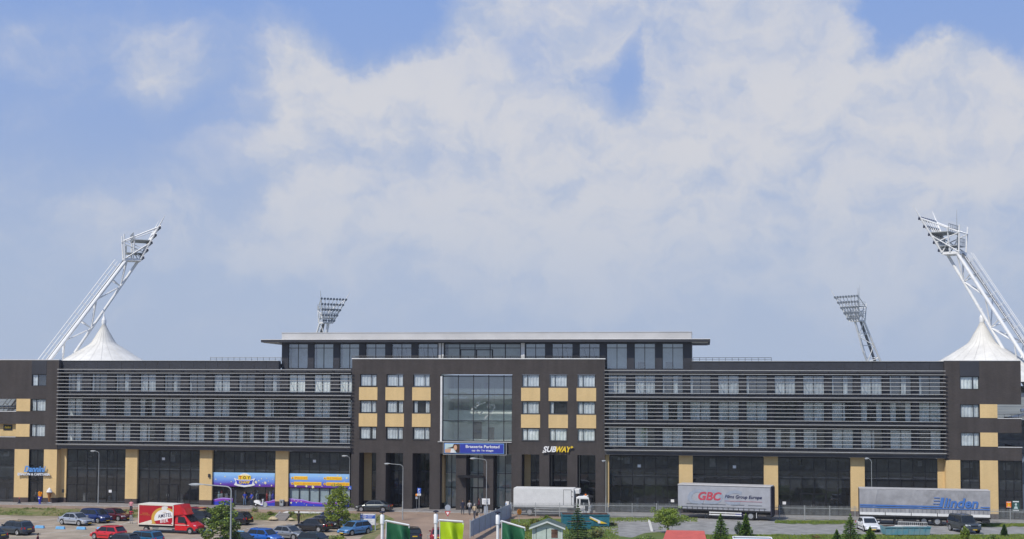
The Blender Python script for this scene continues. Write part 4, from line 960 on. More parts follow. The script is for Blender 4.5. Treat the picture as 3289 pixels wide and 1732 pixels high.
TYPES = {  # length, width, height, profile (t, z), cabin (front base, roof front, roof rear, rear base), belt z
 'sedan': (4.5, 1.72, 1.40, [(0, .42), (.015, .58), (.05, .66), (.24, .86), (.30, .90), (.80, .95), (.96, .92), (.985, .80), (1, .5)], (.255, .42, .70, .86), .90),
 'hatch': (4.0, 1.68, 1.45, [(0, .42), (.015, .60), (.06, .70), (.24, .90), (.30, .93), (.90, .98), (.97, .9), (.99, .7), (1, .45)], (.235, .40, .84, .965), .93),
 'wagon': (4.65, 1.75, 1.46, [(0, .42), (.015, .60), (.05, .68), (.24, .90), (.30, .93), (.92, .98), (.975, .92), (.99, .7), (1, .45)], (.25, .40, .87, .965), .93),
 'mpv': (4.1, 1.74, 1.60, [(0, .42), (.015, .66), (.05, .78), (.20, .97), (.30, 1.0), (.92, 1.04), (.975, 1.0), (.99, .7), (1, .45)], (.17, .36, .87, .97), 1.0),
 'suv': (4.3, 1.85, 1.82, [(0, .55), (.012, .85), (.05, 1.02), (.25, 1.08), (.30, 1.1), (.93, 1.13), (.985, 1.1), (.995, .8), (1, .55)], (.27, .37, .90, .97), 1.1),
}
def interp(p, t):
    for (a, b), (c, d) in zip(p, p[1:]):
        if t <= c: return b+(d-b)*(t-a)/(c-a) if c > a else d
    return p[-1][1]
CARS = {}
def make_car(kind, paint, label, loc, rz, cat='car', alloy=True, name='parked_car', group='parked cars', plate=True, wr=.32, dark_rails=False):
    L_, W_, H_, prof, cab, belt = TYPES[kind]
    o = thing(name, label, cat, loc, R(rz), group)
    xf, xr = L_*.5-L_*.19, -L_*.5+L_*.19+.05        # axle positions
    clear = .32 if kind == 'suv' else .2; wr = .37 if kind == 'suv' else wr
    b = MB(); rs = []; n = 56
    for i in range(n+1):
        t = i/n; t = .5-.5*math.cos(t*math.pi) if i in (0, n) else t
        x = L_/2-L_*t; zt = interp(prof, t); hw = W_/2*(1-.16*abs(2*t-1)**5)
        zb = clear+.06*abs(2*t-1)**4*2; zs = zb
        for xw in (xf, xr):
            q = (wr+.06)**2-(x-xw)**2
            if q > 0: zs = max(zs, wr+math.sqrt(q))
        zs = min(zs, zt-.06); zm = max(zs+.02, min(zt-.05, .62))
        half = [(0, zb), (hw*.72, zb if zs <= zb+.01 else zb), (hw*.80, zs), (hw*.985, zs+.02), (hw, zm), (hw*.97, max(zm+.01, zt-.10)), (hw*.90, zt-.02), (hw*.5, zt+.015), (0, zt+.025)]
        rs.append([(x, y, z) for y, z in half]+[(x, -y, z) for y, z in reversed(half[1:-1])])
    b.rings(rs, cap=True)
    body = b.build('body', paint, o, smooth=True)
    # greenhouse: solid body-colour frustum, panes set a few mm proud of it
    wb, wt = W_*.455, W_*.375
    A = {}
    xs = [L_/2-L_*c for c in cab]; zb_ = belt-.03
    P = lambda x, y, z: Vector((x, y, z))
    FB, FT, RT, RB = xs; zt = H_; fz = interp(prof, cab[0]); rz_ = interp(prof, cab[3])
    c = MB(); k = []
    rings = []
    for (x, z, wl_) in ((FB, fz-.02, wb*.96), (FB-.35*(FB-FT), fz+.35*(zt-fz), (wb*.96*.65+wt*.35)), (FT+.06, zt-.055, wt*1.01), (FT-.05, zt-.015, wt*.99), ((FT+RT)/2, zt+.015, wt*.99), (RT+.08, zt-.012, wt*.98), (RT-.05, zt-.06, wt*.97), (RB, rz_-.02, wb*.93)):
        zbot = belt-.06
        rings.append([(x, -wb, zbot) if False else (x, -wl_, z), (x, -wl_*.6, z+.012), (x, 0, z+.02), (x, wl_*.6, z+.012), (x, wl_, z), (x, min(wb, W_*.47), min(zbot, z-.01)), (x, -min(wb, W_*.47), min(zbot, z-.01))])
    c.rings(rings); cabo = c.build('roof', paint, o, smooth=True)
    def quad(p00, p10, p11, p01, s0, s1, t0, t1, off, m):
        q = lambda s, t: (p00*(1-s)+p10*s)*(1-t)+(p01*(1-s)+p11*s)*t
        nrm = (p10-p00).cross(p01-p00).normalized()
        m.face([q(s0, t0)+nrm*off, q(s1, t0)+nrm*off, q(s1, t1)+nrm*off, q(s0, t1)+nrm*off]); return m
    gb = belt-.0
    ws0 = [P(FB, -wb*.93, fz+.0), P(FB, wb*.93, fz), P(FT+.03, wt*.98, zt-.03), P(FT+.03, -wt*.98, zt-.03)]
    m = MB(); quad(ws0[0], ws0[1], ws0[2], ws0[3], .04, .96, .05, .93, .022, m); m.build('windscreen', 'car_glass', o)
    m = MB(); rw = [P(RB, wb*.90, rz_), P(RB, -wb*.90, rz_), P(RT-.03, -wt*.95, zt-.035), P(RT-.03, wt*.95, zt-.035)]; quad(*rw, .06, .94, .12 if kind != 'sedan' else .06, .9, .02, m); m.build('rear_window', 'car_glass', o)
    xm = FT+(RT-FT)*.46; zb2 = belt+.02; ztw = zt-.085
    def side(sg):
        def sp(x, z): t = (z-belt)/(zt-belt); return P(x, sg*(wb*1.0*(1-t)+wt*1.03*t+.012), z)
        fslope = (FB-FT); rslope = (RT-RB)
        f0, f1 = FB-.18, FT-.02; r0, r1 = RB+.22 if kind == 'sedan' else RB+.16, RT+.03
        if kind == 'sedan': r0 = RB+.34
        for (p, q, r, s) in (((f0, xm+.03, xm+.03, f1),) if False else ((f0, xm+.035, xm+.035, f1), (xm-.035, r0, r1, xm-.035))):
            m = MB(); m.face([sp(p, zb2), sp(q, zb2), sp(r, ztw), sp(s, ztw)]); m.build('side_window', 'car_glass', o)
    side(1); side(-1)
    for (x) in (xf, xr):
        for sg in (-1, 1):
            m = MB(); m.lathe((0, 0, 0), [(wr*.55, sg*.02), (wr*.9, sg*.03), (wr, 0), (wr, -sg*.15), (wr*.9, -sg*.19), (.05, -sg*.19)], 20, 0, 'y')
            t = m.build('tyre', 'rubber', o, smooth=True, loc=(x, sg*(W_/2-.04), wr))
            m = MB(); m.lathe((0, 0, 0), [(.03, sg*.02), (.07, sg*.02), (wr*.18, sg*.012), (wr*.56, sg*.03), (wr*.66, sg*.034)], 20, 0, 'y'); 
            for kk in range(5):
                a = 2*math.pi*kk/5; ca, sa = math.cos(a), math.sin(a); m.hexa([(ca*.04-sa*.03, sg*.035, sa*.04+ca*.03), (ca*wr*.62-sa*.035, sg*.045, sa*wr*.62+ca*.035), (ca*wr*.62+sa*.035, sg*.045, sa*wr*.62-ca*.035), (ca*.04+sa*.03, sg*.035, sa*.04-ca*.03), (ca*.04-sa*.03, sg*.05, sa*.04+ca*.03), (ca*wr*.62-sa*.035, sg*.055, sa*wr*.62+ca*.035), (ca*wr*.62+sa*.035, sg*.055, sa*wr*.62-ca*.035), (ca*.04+sa*.03, sg*.05, sa*.04-ca*.03)])
            m.build('rim', 'rim_alloy', t)
    zl = interp(prof, .03); zr = belt-.16
    for sg in (-1, 1):
        m = MB(); m.hexa([(L_/2-.06, sg*W_*.24, zl-.14), (L_/2-.20, sg*W_*.445, zl-.13), (L_/2-.36, sg*W_*.47, zl-.08), (L_/2-.2, sg*W_*.3, zl-.1), (L_/2-.05, sg*W_*.25, zl-.0), (L_/2-.16, sg*W_*.445, zl+.03), (L_/2-.36, sg*W_*.47, zl+.05), (L_/2-.2, sg*W_*.3, zl+.04)]); m.build('headlight', 'lamp_clear', o)
        m = MB(); m.hexa([(-L_/2-.005, sg*W_*.30, zr-.10), (-L_/2+.28, sg*W_*.485, zr-.10), (-L_/2+.26, sg*W_*.40, zr-.10), (-L_/2+.1, sg*W_*.3, zr-.10), (-L_/2+.0, sg*W_*.30, zr+.12), (-L_/2+.28, sg*W_*.485, zr+.10), (-L_/2+.26, sg*W_*.40, zr+.10), (-L_/2+.1, sg*W_*.3, zr+.12)]); m.build('tail_light', 'lamp_red', o)
        m = MB().box(FB-.28, FB-.12, sg*(wb+.02), sg*(wb+.20), belt+.02, belt+.16); m.build('mirror', paint, o, bevel=.02)
        m = MB().box(xr+.5, xf-.5, sg*(W_/2-.02), sg*(W_/2+.012), .46, .52); m.build('side_trim', 'trim_black', o)
        for xd in (xm+.16, xm-(.86 if kind != 'x' else 0)):
            m = MB().box(xd-.09, xd+.09, sg*(W_/2*.972), sg*(W_/2*.972+.03), belt-.15, belt-.11); m.build('door_handle', 'trim_black', o)
    m = MB().box(L_/2-.06, L_/2+.01, -W_*.22, W_*.22, zl-.16, zl-.06); m.build('grille', 'trim_black', o)
    m = MB().box(L_/2-.05, L_/2+.025, -W_*.36, W_*.36, clear+.07, clear+.17); m.build('front_bumper', 'trim_black', o, bevel=.02)
    m = MB().box(-L_/2-.025, -L_/2+.05, -W_*.38, W_*.38, clear+.08, clear+.16); m.build('rear_bumper', 'trim_black', o, bevel=.02)
    if plate:
        m = MB().box(L_/2+.03, L_/2+.04, -.25, .25, clear+.08, clear+.18); m.build('number_plate', 'plate_yellow', o)
        zp = belt-.22 if kind == 'sedan' else belt-.30; m = MB().box(-L_/2-.05, -L_/2-.035, -.25, .25, zp, zp+.11); m.build('number_plate', 'plate_yellow', o)
    if kind in ('wagon', 'suv') or dark_rails:
        for sg in (-1, 1): m = MB().tube((FT-.2, sg*wt*.86, zt+.05), (RT+.1, sg*wt*.86, zt+.05), .02, n=6).tube((FT-.2, sg*wt*.86, zt-.01), (FT-.2, sg*wt*.86, zt+.05), .02, n=6).tube((RT+.1, sg*wt*.86, zt-.01), (RT+.1, sg*wt*.86, zt+.05), .02, n=6); m.build('roof_rail', 'trim_black', o)
    if kind == 'hatch': m = MB().hexa([(RT-.02, -wt*.8, zt-.03), (RT-.02, wt*.8, zt-.03), (RT-.16, wt*.8, zt-.04), (RT-.16, -wt*.8, zt-.04), (RT-.02, -wt*.8, zt+.02), (RT-.02, wt*.8, zt+.02), (RT-.16, wt*.8, zt-.01), (RT-.16, -wt*.8, zt-.01)]); m.build('spoiler', paint, o)
    return o
def at(u, v, z): x, y = GP(u, v, z); return (x, y, z)
# (kind, paint, label, u, v of the centre on the ground, heading)
for (k, p, lb, u, v, z, a) in (
 ('wagon', 'paint_slate', 'slate grey estate car with roof rails at the left edge of the car park', 48, 1716, LOT, 157),
 ('sedan', 'paint_dkgreen', 'dark car cut off by the bottom left corner of the photo', -36, 1737, LOT, 157),
 ('sedan', 'paint_silver', 'silver saloon parked just behind the pale blue kerb blocks', 243, 1686, LOT, -21),
 ('mpv', 'paint_navy', 'royal blue compact people carrier between the silver and maroon cars', 306, 1678, LOT, -21),
 ('sedan', 'paint_maroon', 'maroon saloon parked next to the grass verge', 367, 1671, LOT, -19),
 ('hatch', 'paint_red', 'bright red small hatchback with its rear spoiler towards the truck', 349, 1733, LOT, 160),
 ('hatch', 'paint_slate', 'dark grey hatchback at the bottom edge under the red hatchback', 392, 1760, LOT, 160),
 ('wagon', 'paint_teal', 'teal blue estate car in front of the beer truck', 458, 1751, LOT, 160),
 ('mpv', 'paint_black', 'black people carrier right behind the bonnet of the beer truck', 650, 1684, LOT, -20),
 ('hatch', 'paint_cherry', 'red car mostly hidden behind the black people carrier and the leafy tree', 650, 1669, LOT, -20),
 ('wagon', 'paint_black', 'black estate car with its tail sticking out right of the leafy tree', 750, 1684, LOT, 162),
 ('hatch', 'paint_blue', 'bright blue hatchback at the bottom edge beside the grey coupe', 850, 1744, LOT, -22),
 ('sedan', 'paint_dkgreen', 'dark car behind the bottom of the leafy tree left of the bright blue one', 772, 1756, LOT, -20),
 ('sedan', 'paint_grey', 'light grey coupe in front of the long black saloon', 925, 1731, LOT, -21),
 ('hatch', 'paint_dkgreen', 'dark green car at the bottom edge between the two hedges', 1014, 1757, LOT, -20),
 ('sedan', 'paint_black', 'long black saloon with red tail light beside the small yellow green hedge', 1004, 1706, LOT, 162),
 ('sedan', 'paint_black', 'black saloon with shining headlight nearest the light blue hatchback', 1044, 1696, LOT, -20),
 ('hatch', 'paint_navy', 'dark hatchback under the right lot tree with its headlight beside the verge', 1076, 1687, LOT, -18),
 ('hatch', 'paint_lightblue', 'light blue hatchback facing the viewer beside the white information board', 1140, 1717, LOT, 240),
 ('sedan', 'paint_gunmetal', 'dark grey saloon parked on the road along the brick pillars', 1201, 1643, -.11, 180),
 ('hatch', 'paint_black', 'black hatchback seen from behind next to the left green flag', 1322, 1738, -.55, 112),
 ('hatch', 'paint_cherry', 'dark red car hidden behind the pole of the lime flag', 1408, 1741, -.6, 100),
 ('sedan', 'paint_white', 'white saloon facing the viewer between the conifer and the blue skip', 2788, 1704, -.02, -82),
 ('suv', 'paint_gunmetal', 'dark grey off road car behind the yellow green bush under the tarpaulin trailer', 3096, 1709, -.02, -70)):
    make_car(k, p, lb, at(u, v, z), a)
def wheel(o, x, y, r, sg, w=.25, mt='rim_alloy', name='tyre'):
    m = MB(); m.lathe((0, 0, 0), [(r*.55, sg*.0), (r*.9, sg*.03), (r, 0), (r, -sg*w*.8), (r*.9, -sg*w), (.05, -sg*w)], 22, 0, 'y'); t = m.build(name, 'rubber', o, smooth=True, loc=(x, y, r))
    m = MB(); m.lathe((0, 0, 0), [(.04, sg*.04), (r*.2, sg*.03), (r*.3, -sg*.03), (r*.5, -sg*.01), (r*.58, sg*.015)], 22, 0, 'y'); m.build('rim', mt, t); return t
# ---------------------------------------------------------------- beer truck
x0, y0 = GP(441, 1713, LOT); x1, y1 = GP(655, 1726, LOT); ang = math.atan2(y1-y0, x1-x0); LT = math.hypot(x1-x0, y1-y0)
print('beer truck length', LT, math.degrees(ang))
x0, y0 = GP(461, 1707, LOT); ang = R(-9)
o = thing('beer_truck', 'red box truck with a large round beer emblem on its side', 'truck', (x0, y0, LOT), ang)
mat('truck_red', (.60, .010, .014), .35, coat=.5); mat('truck_cream', (.72, .68, .58), .5); mat('gold', (.60, .36, .06), .4); mat('print_red', (.42, .010, .020), .4); mat('print_navy', (.012, .015, .07), .5)
S = 7.15/7.15; bl = 4.35; bh0, bh1 = .88, 3.05; hw = 1.05
MB().box(0, bl, -hw, hw, bh0, bh1).build('cargo_box', 'print_red', o)
m = MB(); 
for (a, b, c, d) in ((0, bl, bh0-.02, bh0+.09), (0, bl, bh1-.08, bh1+.02), (-.02, .09, bh0+.09, bh1-.08), (bl-.09, bl+.02, bh0+.09, bh1-.08)): m.box(a, b, -hw-.025, -hw-.002, c, d)
m.build('frame_strip', 'truck_cream', o)
m = MB(); m.box(-.02, bl+.02, -hw-.02, hw+.02, bh1+.021, bh1+.06); m.build('box_roof', 'truck_cream', o)
m = MB(); m.box(-.06, -.005, -hw, 0-.02, bh0, bh1-.05); m.build('rear_door', 'truck_red', o); m = MB(); m.box(-.06, -.005, .02, hw, bh0, bh1-.05); m.build('rear_door', 'truck_red', o)
yy = -hw-.004
def clipx(pts, xm=bl-.1, zb=bh0+.1, xn=.1): return [(max(xn, min(xm, p[0])), max(zb, min(bh1-.09, p[1]))) for p in pts]
m = MB(); m.prism([(.1, bh0+.1), (1.95, bh0+.62), (1.95, bh0+.1)], yy-.004, yy, 0); m.build('pale_wedge', 'truck_cream', o)
cx_, cz_ = 3.25, bh0+.72
m = MB(); m.prism(clipx(ell(cx_, cz_, 1.62, 1.22, 48, -22, 202)+[(cx_-1.6, bh0+.1)]), yy-.010, yy-.005); m.build('emblem_ring', 'gold', o)
m = MB(); m.prism(clipx(ell(cx_+.05, cz_-.02, 1.30, 1.0, 48, -30, 210)), yy-.016, yy-.011); m.build('emblem_disc', 'white', o)
m = MB(); m.prism([(cx_-1.24, bh0+.42), (cx_-1.0, bh0+.12), (bl-.35, bh0+.12), (bl-.11, bh0+.35), (bl-.11, bh0+.84)], yy-.022, yy-.017); m.build('emblem_band', 'print_red', o)
t_ = text('AMSTEL', 'print_navy', o, (cx_+.08, yy-.024, bh0+.86), .40, 1.72, .1, .012, .004, space=1.08); t_.rotation_euler = (0, R(-9), 0)
t_ = text('BIER', 'white', o, (cx_+.02, yy-.026, bh0+.30), .34, 1.0, .05, .015, .004, space=1.1); t_.rotation_euler = (0, R(-8), 0)
t_ = text('1870', 'gold', o, (cx_+.02, yy-.024, bh0+1.33), .10, .40, 0, .0, .003)
m = MB(); m.prism([(cx_-.36, bh0+1.80), (cx_-.30, bh0+2.0), (cx_, bh0+2.06), (cx_+.36, bh0+2.04), (cx_+.42, bh0+1.9), (cx_+.2, bh0+1.68), (cx_-.05, bh0+1.6), (cx_-.25, bh0+1.66)], yy-.024, yy-.017); m.build('crest', 'off_white', o)
text('AMSTEL', 'gold', o, (.85, yy-.008, bh0+1.18), .09, .75, 0, 0, .003); text('BROUWERIJ', 'gold', o, (.85, yy-.008, bh0+1.0), .09, 1.15, 0, 0, .003)
MB().box(-.02, bl+.1, -.9, .9, .62, bh0-.03).build('chassis', 'trim_black', o)
m = MB(); m.box(1.75, 4.2, -hw, -hw+.05, .40, .50); m.box(1.75, 4.2, -hw, -hw+.05, .58, .62); m.build('side_guard', 'galv', o)
m = MB(); m.rings([[(bl+.05, -hw+.02, bh1-1.1), (bl+.05, hw-.02, bh1-1.1), (bl+.05, hw-.02, bh1+.02), (bl+.05, -hw+.02, bh1+.02)], [(bl+.75, -hw+.1, bh1-1.0), (bl+.75, hw-.1, bh1-1.0), (bl+.75, hw-.1, bh1+.04), (bl+.75, -hw+.1, bh1+.04)],
           [(bl+1.15, -hw+.22, bh1-.98), (bl+1.15, hw-.22, bh1-.98), (bl+1.1, hw-.3, bh1-.35), (bl+1.1, -hw+.3, bh1-.35)], [(bl+1.5, -hw+.35, bh1-.98), (bl+1.5, hw-.35, bh1-.98), (bl+1.42, hw-.5, bh1-.86), (bl+1.42, -hw+.5, bh1-.86)]]); m.build('wind_deflector', 'truck_red', o)
cb = bl+.12; cw = .93; rs = []
for (x, zt) in ((cb, 2.02), (cb+.95, 2.05), (cb+1.15, 1.98), (cb+1.85, 1.25), (cb+2.35, 1.02), (cb+2.62, .85), (cb+2.70, .55)):
    k_ = cw*(1 if x < cb+1.9 else .93 if x < cb+2.5 else .86); top = cw*.86 if zt > 1.5 else k_*.9
    zb = .34; q = (.44)**2-(x-(cb+2.02))**2; zs = zb
    rs.append([(x, -k_*.8, zb), (x, k_*.8, zb), (x, k_, zb+.05), (x, k_, min(1.0, zt-.12)), (x, k_*.985, min(1.15, zt-.06)), (x, top, zt-.02), (x, top*.6, zt+.02), (x, -top*.6, zt+.02), (x, -top, zt-.02), (x, -k_*.985, min(1.15, zt-.06)), (x, -k_, min(1.0, zt-.12)), (x, -k_, zb+.05)])
m = MB(); m.rings(rs); m.build('cab', 'truck_red', o, smooth=True)
for sg in (-1, 1):
    m = MB(); m.face([(cb+.35, sg*(cw*.985+.01), 1.18), (cb+1.5, sg*(cw*.985+.012), 1.18), (cb+1.12, sg*(cw*.90+.02), 1.82), (cb+.35, sg*(cw*.90+.02), 1.86)]); m.build('side_window', 'car_glass', o)
    m = MB().box(cb+.02, cb+1.75, sg*(cw+.002), sg*(cw+.012), .93, .99); m.build('cab_stripe', 'truck_cream', o)
    m = MB().hexa([(cb+2.32, sg*.5, .82), (cb+2.5, sg*.82, .80), (cb+2.3, sg*.86, .80), (cb+2.2, sg*.55, .82), (cb+2.36, sg*.5, 1.0), (cb+2.48, sg*.82, .93), (cb+2.26, sg*.885, .98), (cb+2.2, sg*.55, 1.02)]); m.build('headlight', 'lamp_clear', o)
    m = MB().box(cb+1.3, cb+1.42, sg*(cw+.03), sg*(cw+.22), 1.12, 1.42); m.build('mirror', 'trim_black', o)
    m = MB(); m.lathe((0, 0, 0), [(.42, sg*.0), (.42, sg*.006)], 24, 0, 'y'); m.build('wheel_arch', 'trim_black', o, loc=(cb+2.02-.15, sg*(cw+.004), .36))
    wheel(o, cb+2.02-.15, sg*(cw+.03), .34, sg, .22, 'trim_black' if False else 'rim_alloy'); wheel(o, .95, sg*(hw-.06), .34, sg, .3)
m = MB().face([(cb+1.17, -.75, 1.92), (cb+1.17, .75, 1.92), (cb+1.84, .82, 1.31), (cb+1.84, -.82, 1.31)]); m.xf(Matrix.Translation((.03, 0, .04))); m.build('windscreen', 'car_glass', o)
m = MB().box(cb+2.45, cb+2.78, -.85, .85, .36, .62); m.build('bumper', 'trim_black', o, bevel=.04)
# ---------------------------------------------------------------- white refrigerated lorry behind the fence
YT = -3.9
xa, _ = FX(1650, 1600, YT-1.25); xb, _ = FX(1843, 1600, YT-1.25); bl = xb-xa
zt, zb = FX(1700, 1568, YT-1.25)[1], FX(1700, 1627, YT-1.25)[1]; print('lorry', bl, zt, zb)
o = thing('refrigerated_lorry', 'white refrigerated box lorry standing behind the grey palisade fence', 'lorry', (xa, YT, -.11), 0); zt += .11; zb += .11
mat('lorry_white', (.70, .70, .68), .5, var=.03)
MB().box(0, bl, -1.25, 1.25, zb, zt).build('cargo_box', 'lorry_white', o, bevel=.03)
m = MB(); dx = bl-1.25
for (a, b, c, d) in ((dx, dx+.04, zb+.2, zt-.12), (dx, dx+.98, zt-.16, zt-.12), (dx+.94, dx+.98, zb+.2, zt-.16)): m.box(a, b, -1.262, -1.252, c, d)
m.build('side_door', 'trim_black', o)
m = MB()
for z in (zb+.25, (zb+zt)/2+.15, zt-.35): m.box(dx+.96, dx+1.12, -1.285, -1.264, z-.03, z+.03)
m.build('hinges', 'trim_black', o)
MB().box(-.06, -.002, -1.2, 1.2, zb-.6, zt-.1).build('tail_lift', 'galv', o); MB().box(-.04, bl, -1.27, 1.27, zb-.10, zb-.002).build('rub_rail', 'galv', o)
MB().box(0, bl+2, -.45, .45, zb-.42, zb-.102).build('chassis', 'trim_black', o)
m = MB()
for z in (.55, .85): m.box(2.4, bl-.8, -1.2, -1.14, z, z+.12)
m.build('side_guard', 'galv', o)
m = MB(); m.box(bl+.03, bl+.65, -.95, .95, zt-.62, zt-.06); m.build('cooling_unit', 'lorry_white', o, bevel=.06)
c0 = bl+.28; m = MB(); rs = []
for (x, a, b) in ((c0, .80, 2.30), (c0+.25, .78, 2.42), (c0+1.25, .78, 2.42), (c0+1.48, .75, 2.25), (c0+1.68, .62, 1.45), (c0+1.68, .60, .62)):
    rs.append([(x, -1.12, min(a, b-.05)), (x, 1.12, min(a, b-.05)), (x, 1.17, min(a, b-.05)+.1), (x, 1.15, b-.12), (x, 1.02, b), (x, -1.02, b), (x, -1.15, b-.12), (x, -1.17, min(a, b-.05)+.1)])
rs[-1] = [(p[0], p[1], z) for p, z in zip(rs[-1], (.55, .55, .6, 1.3, 1.4, 1.4, 1.3, .6))]
m.rings(rs); m.build('cab', 'lorry_white', o)
MB().box(c0+.35, c0+1.62, -1.14, 1.14, .25, .78).build('lower_cab', 'lorry_white', o, bevel=.04)
for sg in (-1, 1):
    MB().face([(c0+.12, sg*1.178, 1.45), (c0+.34, sg*1.178, 1.45), (c0+.34, sg*1.165, 2.12), (c0+.12, sg*1.165, 2.12)]).build('rear_quarter_window', 'car_glass', o)
    MB().face([(c0+.5, sg*1.18, 1.42), (c0+1.5, sg*1.18, 1.32), (c0+1.42, sg*1.162, 2.1), (c0+.5, sg*1.162, 2.12)]).build('side_window', 'car_glass', o)
    MB().face([(c0+1.05, sg*1.182, .75), (c0+1.4, sg*1.182, .75), (c0+1.45, sg*1.182, 1.3), (c0+1.05, sg*1.182, 1.34)]).build('door_pane', 'car_glass', o)
    MB().box(c0+1.66, c0+1.78, sg*1.2, sg*1.42, 1.5, 2.1).build('mirror', 'trim_black', o)
    wheel(o, c0+.75-.35, sg*1.1, .48, sg, .3); wheel(o, 1.9, sg*1.1, .48, sg, .5)
MB().face([(c0+1.53, -1.0, 2.2), (c0+1.53, 1.0, 2.2), (c0+1.73, 1.05, 1.42), (c0+1.73, -1.05, 1.42)]).build('windscreen', 'car_glass', o)
m = MB(); m.hexa([(c0+1.35, -1, 2.42), (c0+1.35, 1, 2.42), (c0+1.9, 1, 2.3), (c0+1.9, -1, 2.3), (c0+1.35, -1, 2.46), (c0+1.35, 1, 2.46), (c0+1.9, 1, 2.34), (c0+1.9, -1, 2.34)]); m.build('sun_visor', 'trim_black', o)
MB().box(c0+1.69, c0+1.8, -1.1, 1.1, .3, .6).build('bumper', 'trim_black', o)
m = MB(); m.lathe((c0+1.0, .2, 2.44), [(.12, 0), (.12, .12), (.05, .17)], 12); m.build('warning_beacon', 'toy_orange', o)
# ---------------------------------------------------------------- curtain trailer with red letters
mat('tarp_grey', (.36, .37, .40), .6, var=.06, vscale=.9, bump=.12, bscale=1.5); mat('print_cyan', (.30, .34, .405), .6); mat('print_crimson', (.48, .06, .09), .6); mat('roof_pipe', (.48, .47, .46), .5)
xa, ya = GP(2178, 1664, -.02); xb, yb = GP(2476, 1675, -.02); ang = math.atan2(yb-ya, xb-xa); Lt = math.hypot(xb-xa, yb-ya); print('trailer1', Lt, math.degrees(ang))
Lt = min(Lt, 11.2)
o = thing('curtain_trailer', 'grey curtain sided trailer with large red GBC letters', 'trailer', (xa, ya, -.02), ang)
zb, zt = 1.12, 3.98
MB().box(.04, Lt-.04, -0.0, 2.46, zb, zt-.05).build('cargo_body', 'tarp_grey', o)
m = MB(); n = 40; rs = []
for i in range(n+1):
    x = Lt*i/n; rs.append([(x, -.03+.012*math.sin(i*1.9), zb+.02), (x, -.05+.015*math.sin(i*1.3), (zb+zt)/2), (x, -.03, zt-.15)])
for i in range(n):
    for k in range(2): m.face([rs[i][k], rs[i+1][k], rs[i+1][k+1], rs[i][k+1]])
m.build('side_curtain', 'tarp_grey', o, smooth=True)
MB().box(-.03, Lt+.03, -.09, 2.5, zt-.14, zt).build('roof_frame', 'roof_pipe', o, bevel=.04)
mat('navy_dark', (.014, .014, .03), .6); MB().box(Lt-.02, Lt+.12, -.07, 2.5, zb-.55, zt-.16).build('rear_frame', 'navy_dark', o); MB().box(-.05, -.0, -.07, 2.5, zb, zt-.15).build('front_wall', 'trim_black', o)
for i in range(17): x = .5+i*(Lt-1.2)/16; MB().box(x-.02, x+.02, -.10, -.075, zb-.05, zb+.34).build('strap', 'trim_black', o); MB().box(.4, Lt-.5, -.105, -.08, zb+.28, zb+.32).build('strap_rail', 'galv', o)
m = MB().box(0.0, Lt, -.08, 2.46, zb-.16, zb-.002); m.build('floor_frame', 'trim_black', o); MB().box(.4, Lt-.3, .8, 1.7, zb-.5, zb-.162).build('chassis', 'trim_black', o)
s_ = Lt/10.0
t1 = text('CDC', 'print_cyan', o, (4.0*s_, -.067, zb+.55), 1.75, 5.9*s_, .15, .03, 0, name='faded_lettering')
text('GBC', 'print_crimson', o, (2.22*s_, -.072, zb+1.05), .98, 2.55*s_, .2, .035, .004, align='LEFT')
text('Films Group Europe', 'print_navy', o, (5.12*s_, -.072, zb+1.25), .50, 3.95*s_, .25, .02, .006, align='LEFT')
MB().box(5.1*s_, 9.1*s_, -.086, -.079, zb+1.03, zb+1.06).build('underline', 'print_crimson', o)
for (s0, x, w_) in (('www.gbc-films.com', .95, 1.3), ('International Transport', 2.6, 2.6), ('Tel. 0461 451213', 5.8, 1.4), ('Telefax 0461 455', 7.6, 1.5)):
    MB().box(x*s_, (x+w_)*s_, -.083, -.079, zb+.60, zb+.65).build('small_print', 'stair_grey', o)
m = MB()
for z in (.48, .74): m.box(3.4*s_, 6.9*s_, -.02, .03, z, z+.13)
m.build('side_guard', 'white_trim', o)
for i, k in enumerate((3.5, 5.2, 6.8)): MB().box(k*s_-.03, k*s_+.03, 0, .04, .5, zb-.17).build('guard_post', 'galv', o)
MB().box(3.2*s_, 3.3*s_, .2, .3, .05, zb-.17).build('landing_leg', 'trim_black', o); MB().box(3.2*s_, 3.3*s_, 2.1, 2.2, .05, zb-.17).build('landing_leg', 'trim_black', o)
MB().box(6.2*s_, 6.9*s_, .1, .7, .45, .85).build('toolbox', 'toy_blue', o)
wheel(o, 7.85*s_, .12, .5, -1, .35); wheel(o, 7.85*s_, 2.34, .5, 1, .35)
m = MB(); m.lathe((0, 0, 0), [(.62, 0), (.62, .35)], 20, 0, 'y'); m.build('mudguard', 'trim_black', o, loc=(7.85*s_, .2, .56)) if False else None
MB().box(8.45*s_, 8.5*s_, 0.0, .4, .3, zb-.17).build('mud_flap', 'white_trim', o); MB().box(9.5*s_, Lt+.1, -.02, 2.4, .42, .72).build('rear_bumper', 'trim_black', o)
